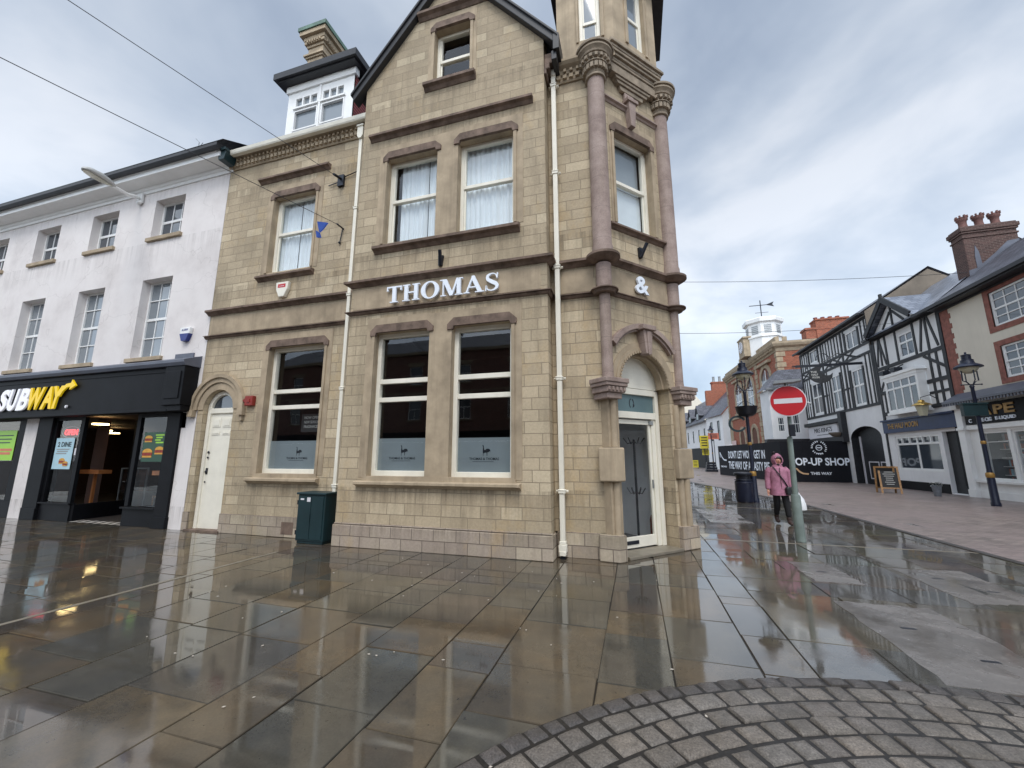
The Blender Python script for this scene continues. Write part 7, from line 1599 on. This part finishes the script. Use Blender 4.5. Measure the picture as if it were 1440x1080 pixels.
# ------------------------------------------------------------------ sky, sun, camera
wd = bpy.data.worlds.new('World'); SC.world = wd; wd.use_nodes = True; nt_ = wd.node_tree; nn = nt_.nodes; lk = nt_.links
for n_ in list(nn): nn.remove(n_)
SUN_EL, SUN_AZ = R(56), R(163)     # azimuth clockwise from +Y
out = nn.new('ShaderNodeOutputWorld'); bg = nn.new('ShaderNodeBackground'); tc_ = nn.new('ShaderNodeTexCoord'); sep = nn.new('ShaderNodeSeparateXYZ')
lk.new(tc_.outputs['Generated'], sep.inputs[0])
def mth(op, a, b=0.):
    m = nn.new('ShaderNodeMath'); m.operation = op
    for i, v in ((0, a), (1, b)):
        if hasattr(v, 'is_linked'): lk.new(v, m.inputs[i])
        else: m.inputs[i].default_value = v
    return m.outputs[0]
zc = mth('MAXIMUM', sep.outputs['Z'], 0.0); den = mth('ADD', zc, .32)
cmb = nn.new('ShaderNodeCombineXYZ'); lk.new(mth('DIVIDE', sep.outputs['X'], den), cmb.inputs[0]); lk.new(mth('DIVIDE', sep.outputs['Y'], den), cmb.inputs[1]); cmb.inputs[2].default_value = 3.7
def wnoise(sc_, det, ro, dist=0.):
    n_ = nn.new('ShaderNodeTexNoise'); n_.inputs['Scale'].default_value = sc_; n_.inputs['Detail'].default_value = det; n_.inputs['Roughness'].default_value = ro; n_.inputs['Distortion'].default_value = dist; lk.new(cmb.outputs[0], n_.inputs['Vector']); return n_.outputs['Fac']
n1 = mth('ADD', mth('MULTIPLY', wnoise(1.15, 5, .52, .5), .8), mth('MULTIPLY', wnoise(3.2, 5, .6, .3), .2))
rp = nn.new('ShaderNodeValToRGB'); rp.color_ramp.interpolation = 'B_SPLINE'
els = rp.color_ramp.elements
for _ in range(2): els.new(.5)
for el, (p, c) in zip(els, ((.35, S(152, 164, 181)), (.45, S(188, 199, 212)), (.54, S(216, 224, 232)), (.62, S(250, 252, 254)))): el.position = p; el.color = c
lk.new(n1, rp.inputs['Fac'])
sky = nn.new('ShaderNodeTexSky'); sky.sky_type = 'NISHITA'; sky.sun_disc = False; sky.sun_elevation = SUN_EL; sky.sun_rotation = SUN_AZ
b2_ = nn.new('ShaderNodeBackground'); lk.new(sky.outputs[0], b2_.inputs['Color']); b2_.inputs['Strength'].default_value = .05
# overcast vault: brightened overhead, with an added boost behind the camera to light the facades
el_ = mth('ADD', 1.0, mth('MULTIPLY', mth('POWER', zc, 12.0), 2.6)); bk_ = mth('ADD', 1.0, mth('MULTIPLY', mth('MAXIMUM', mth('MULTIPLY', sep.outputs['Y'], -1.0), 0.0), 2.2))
lk.new(rp.outputs['Color'], bg.inputs['Color']); hz_ = mth('ADD', 1.0, mth('MULTIPLY', mth('POWER', mth('SUBTRACT', 1.0, zc), 3.0), .22))
md_ = nn.new('ShaderNodeMapRange'); md_.inputs['From Min'].default_value = .25; md_.inputs['From Max'].default_value = .8; md_.inputs['To Min'].default_value = 1.0; md_.inputs['To Max'].default_value = .74; lk.new(zc, md_.inputs['Value'])
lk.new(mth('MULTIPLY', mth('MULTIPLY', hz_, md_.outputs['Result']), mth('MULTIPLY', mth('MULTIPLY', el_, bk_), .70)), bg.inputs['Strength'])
ad = nn.new('ShaderNodeAddShader'); lk.new(bg.outputs[0], ad.inputs[0]); lk.new(b2_.outputs[0], ad.inputs[1]); lk.new(ad.outputs[0], out.inputs['Surface'])
sl2 = bpy.data.lights.new('sun', 'SUN'); sl2.energy = 1.5; sl2.angle = R(25); sl2.color = (1, .97, .92); so = bpy.data.objects.new('sun', sl2); C.objects.link(so)
sd_ = Vector((math.sin(SUN_AZ)*math.cos(SUN_EL), math.cos(SUN_AZ)*math.cos(SUN_EL), math.sin(SUN_EL))); so.rotation_euler = (-sd_).to_track_quat('-Z', 'Y').to_euler(); so.location = (0, -10, 30)
cam = bpy.data.cameras.new('camera'); cam.sensor_fit = 'HORIZONTAL'; cam.sensor_width = 36; cam.lens = 36*570/1440; cam.clip_start = .05; cam.clip_end = 1500
co_ = bpy.data.objects.new('camera', cam); C.objects.link(co_); co_.location = (0, 0, 1.6); co_.rotation_euler = (R(90+10.28), 0, R(16.67)); SC.camera = co_
SC.view_settings.view_transform = 'Standard'; SC.view_settings.look = 'None'; SC.view_settings.exposure = 0.32; SC.view_settings.gamma = 1
SC.cycles.max_bounces = 8; SC.cycles.transparent_max_bounces = 12
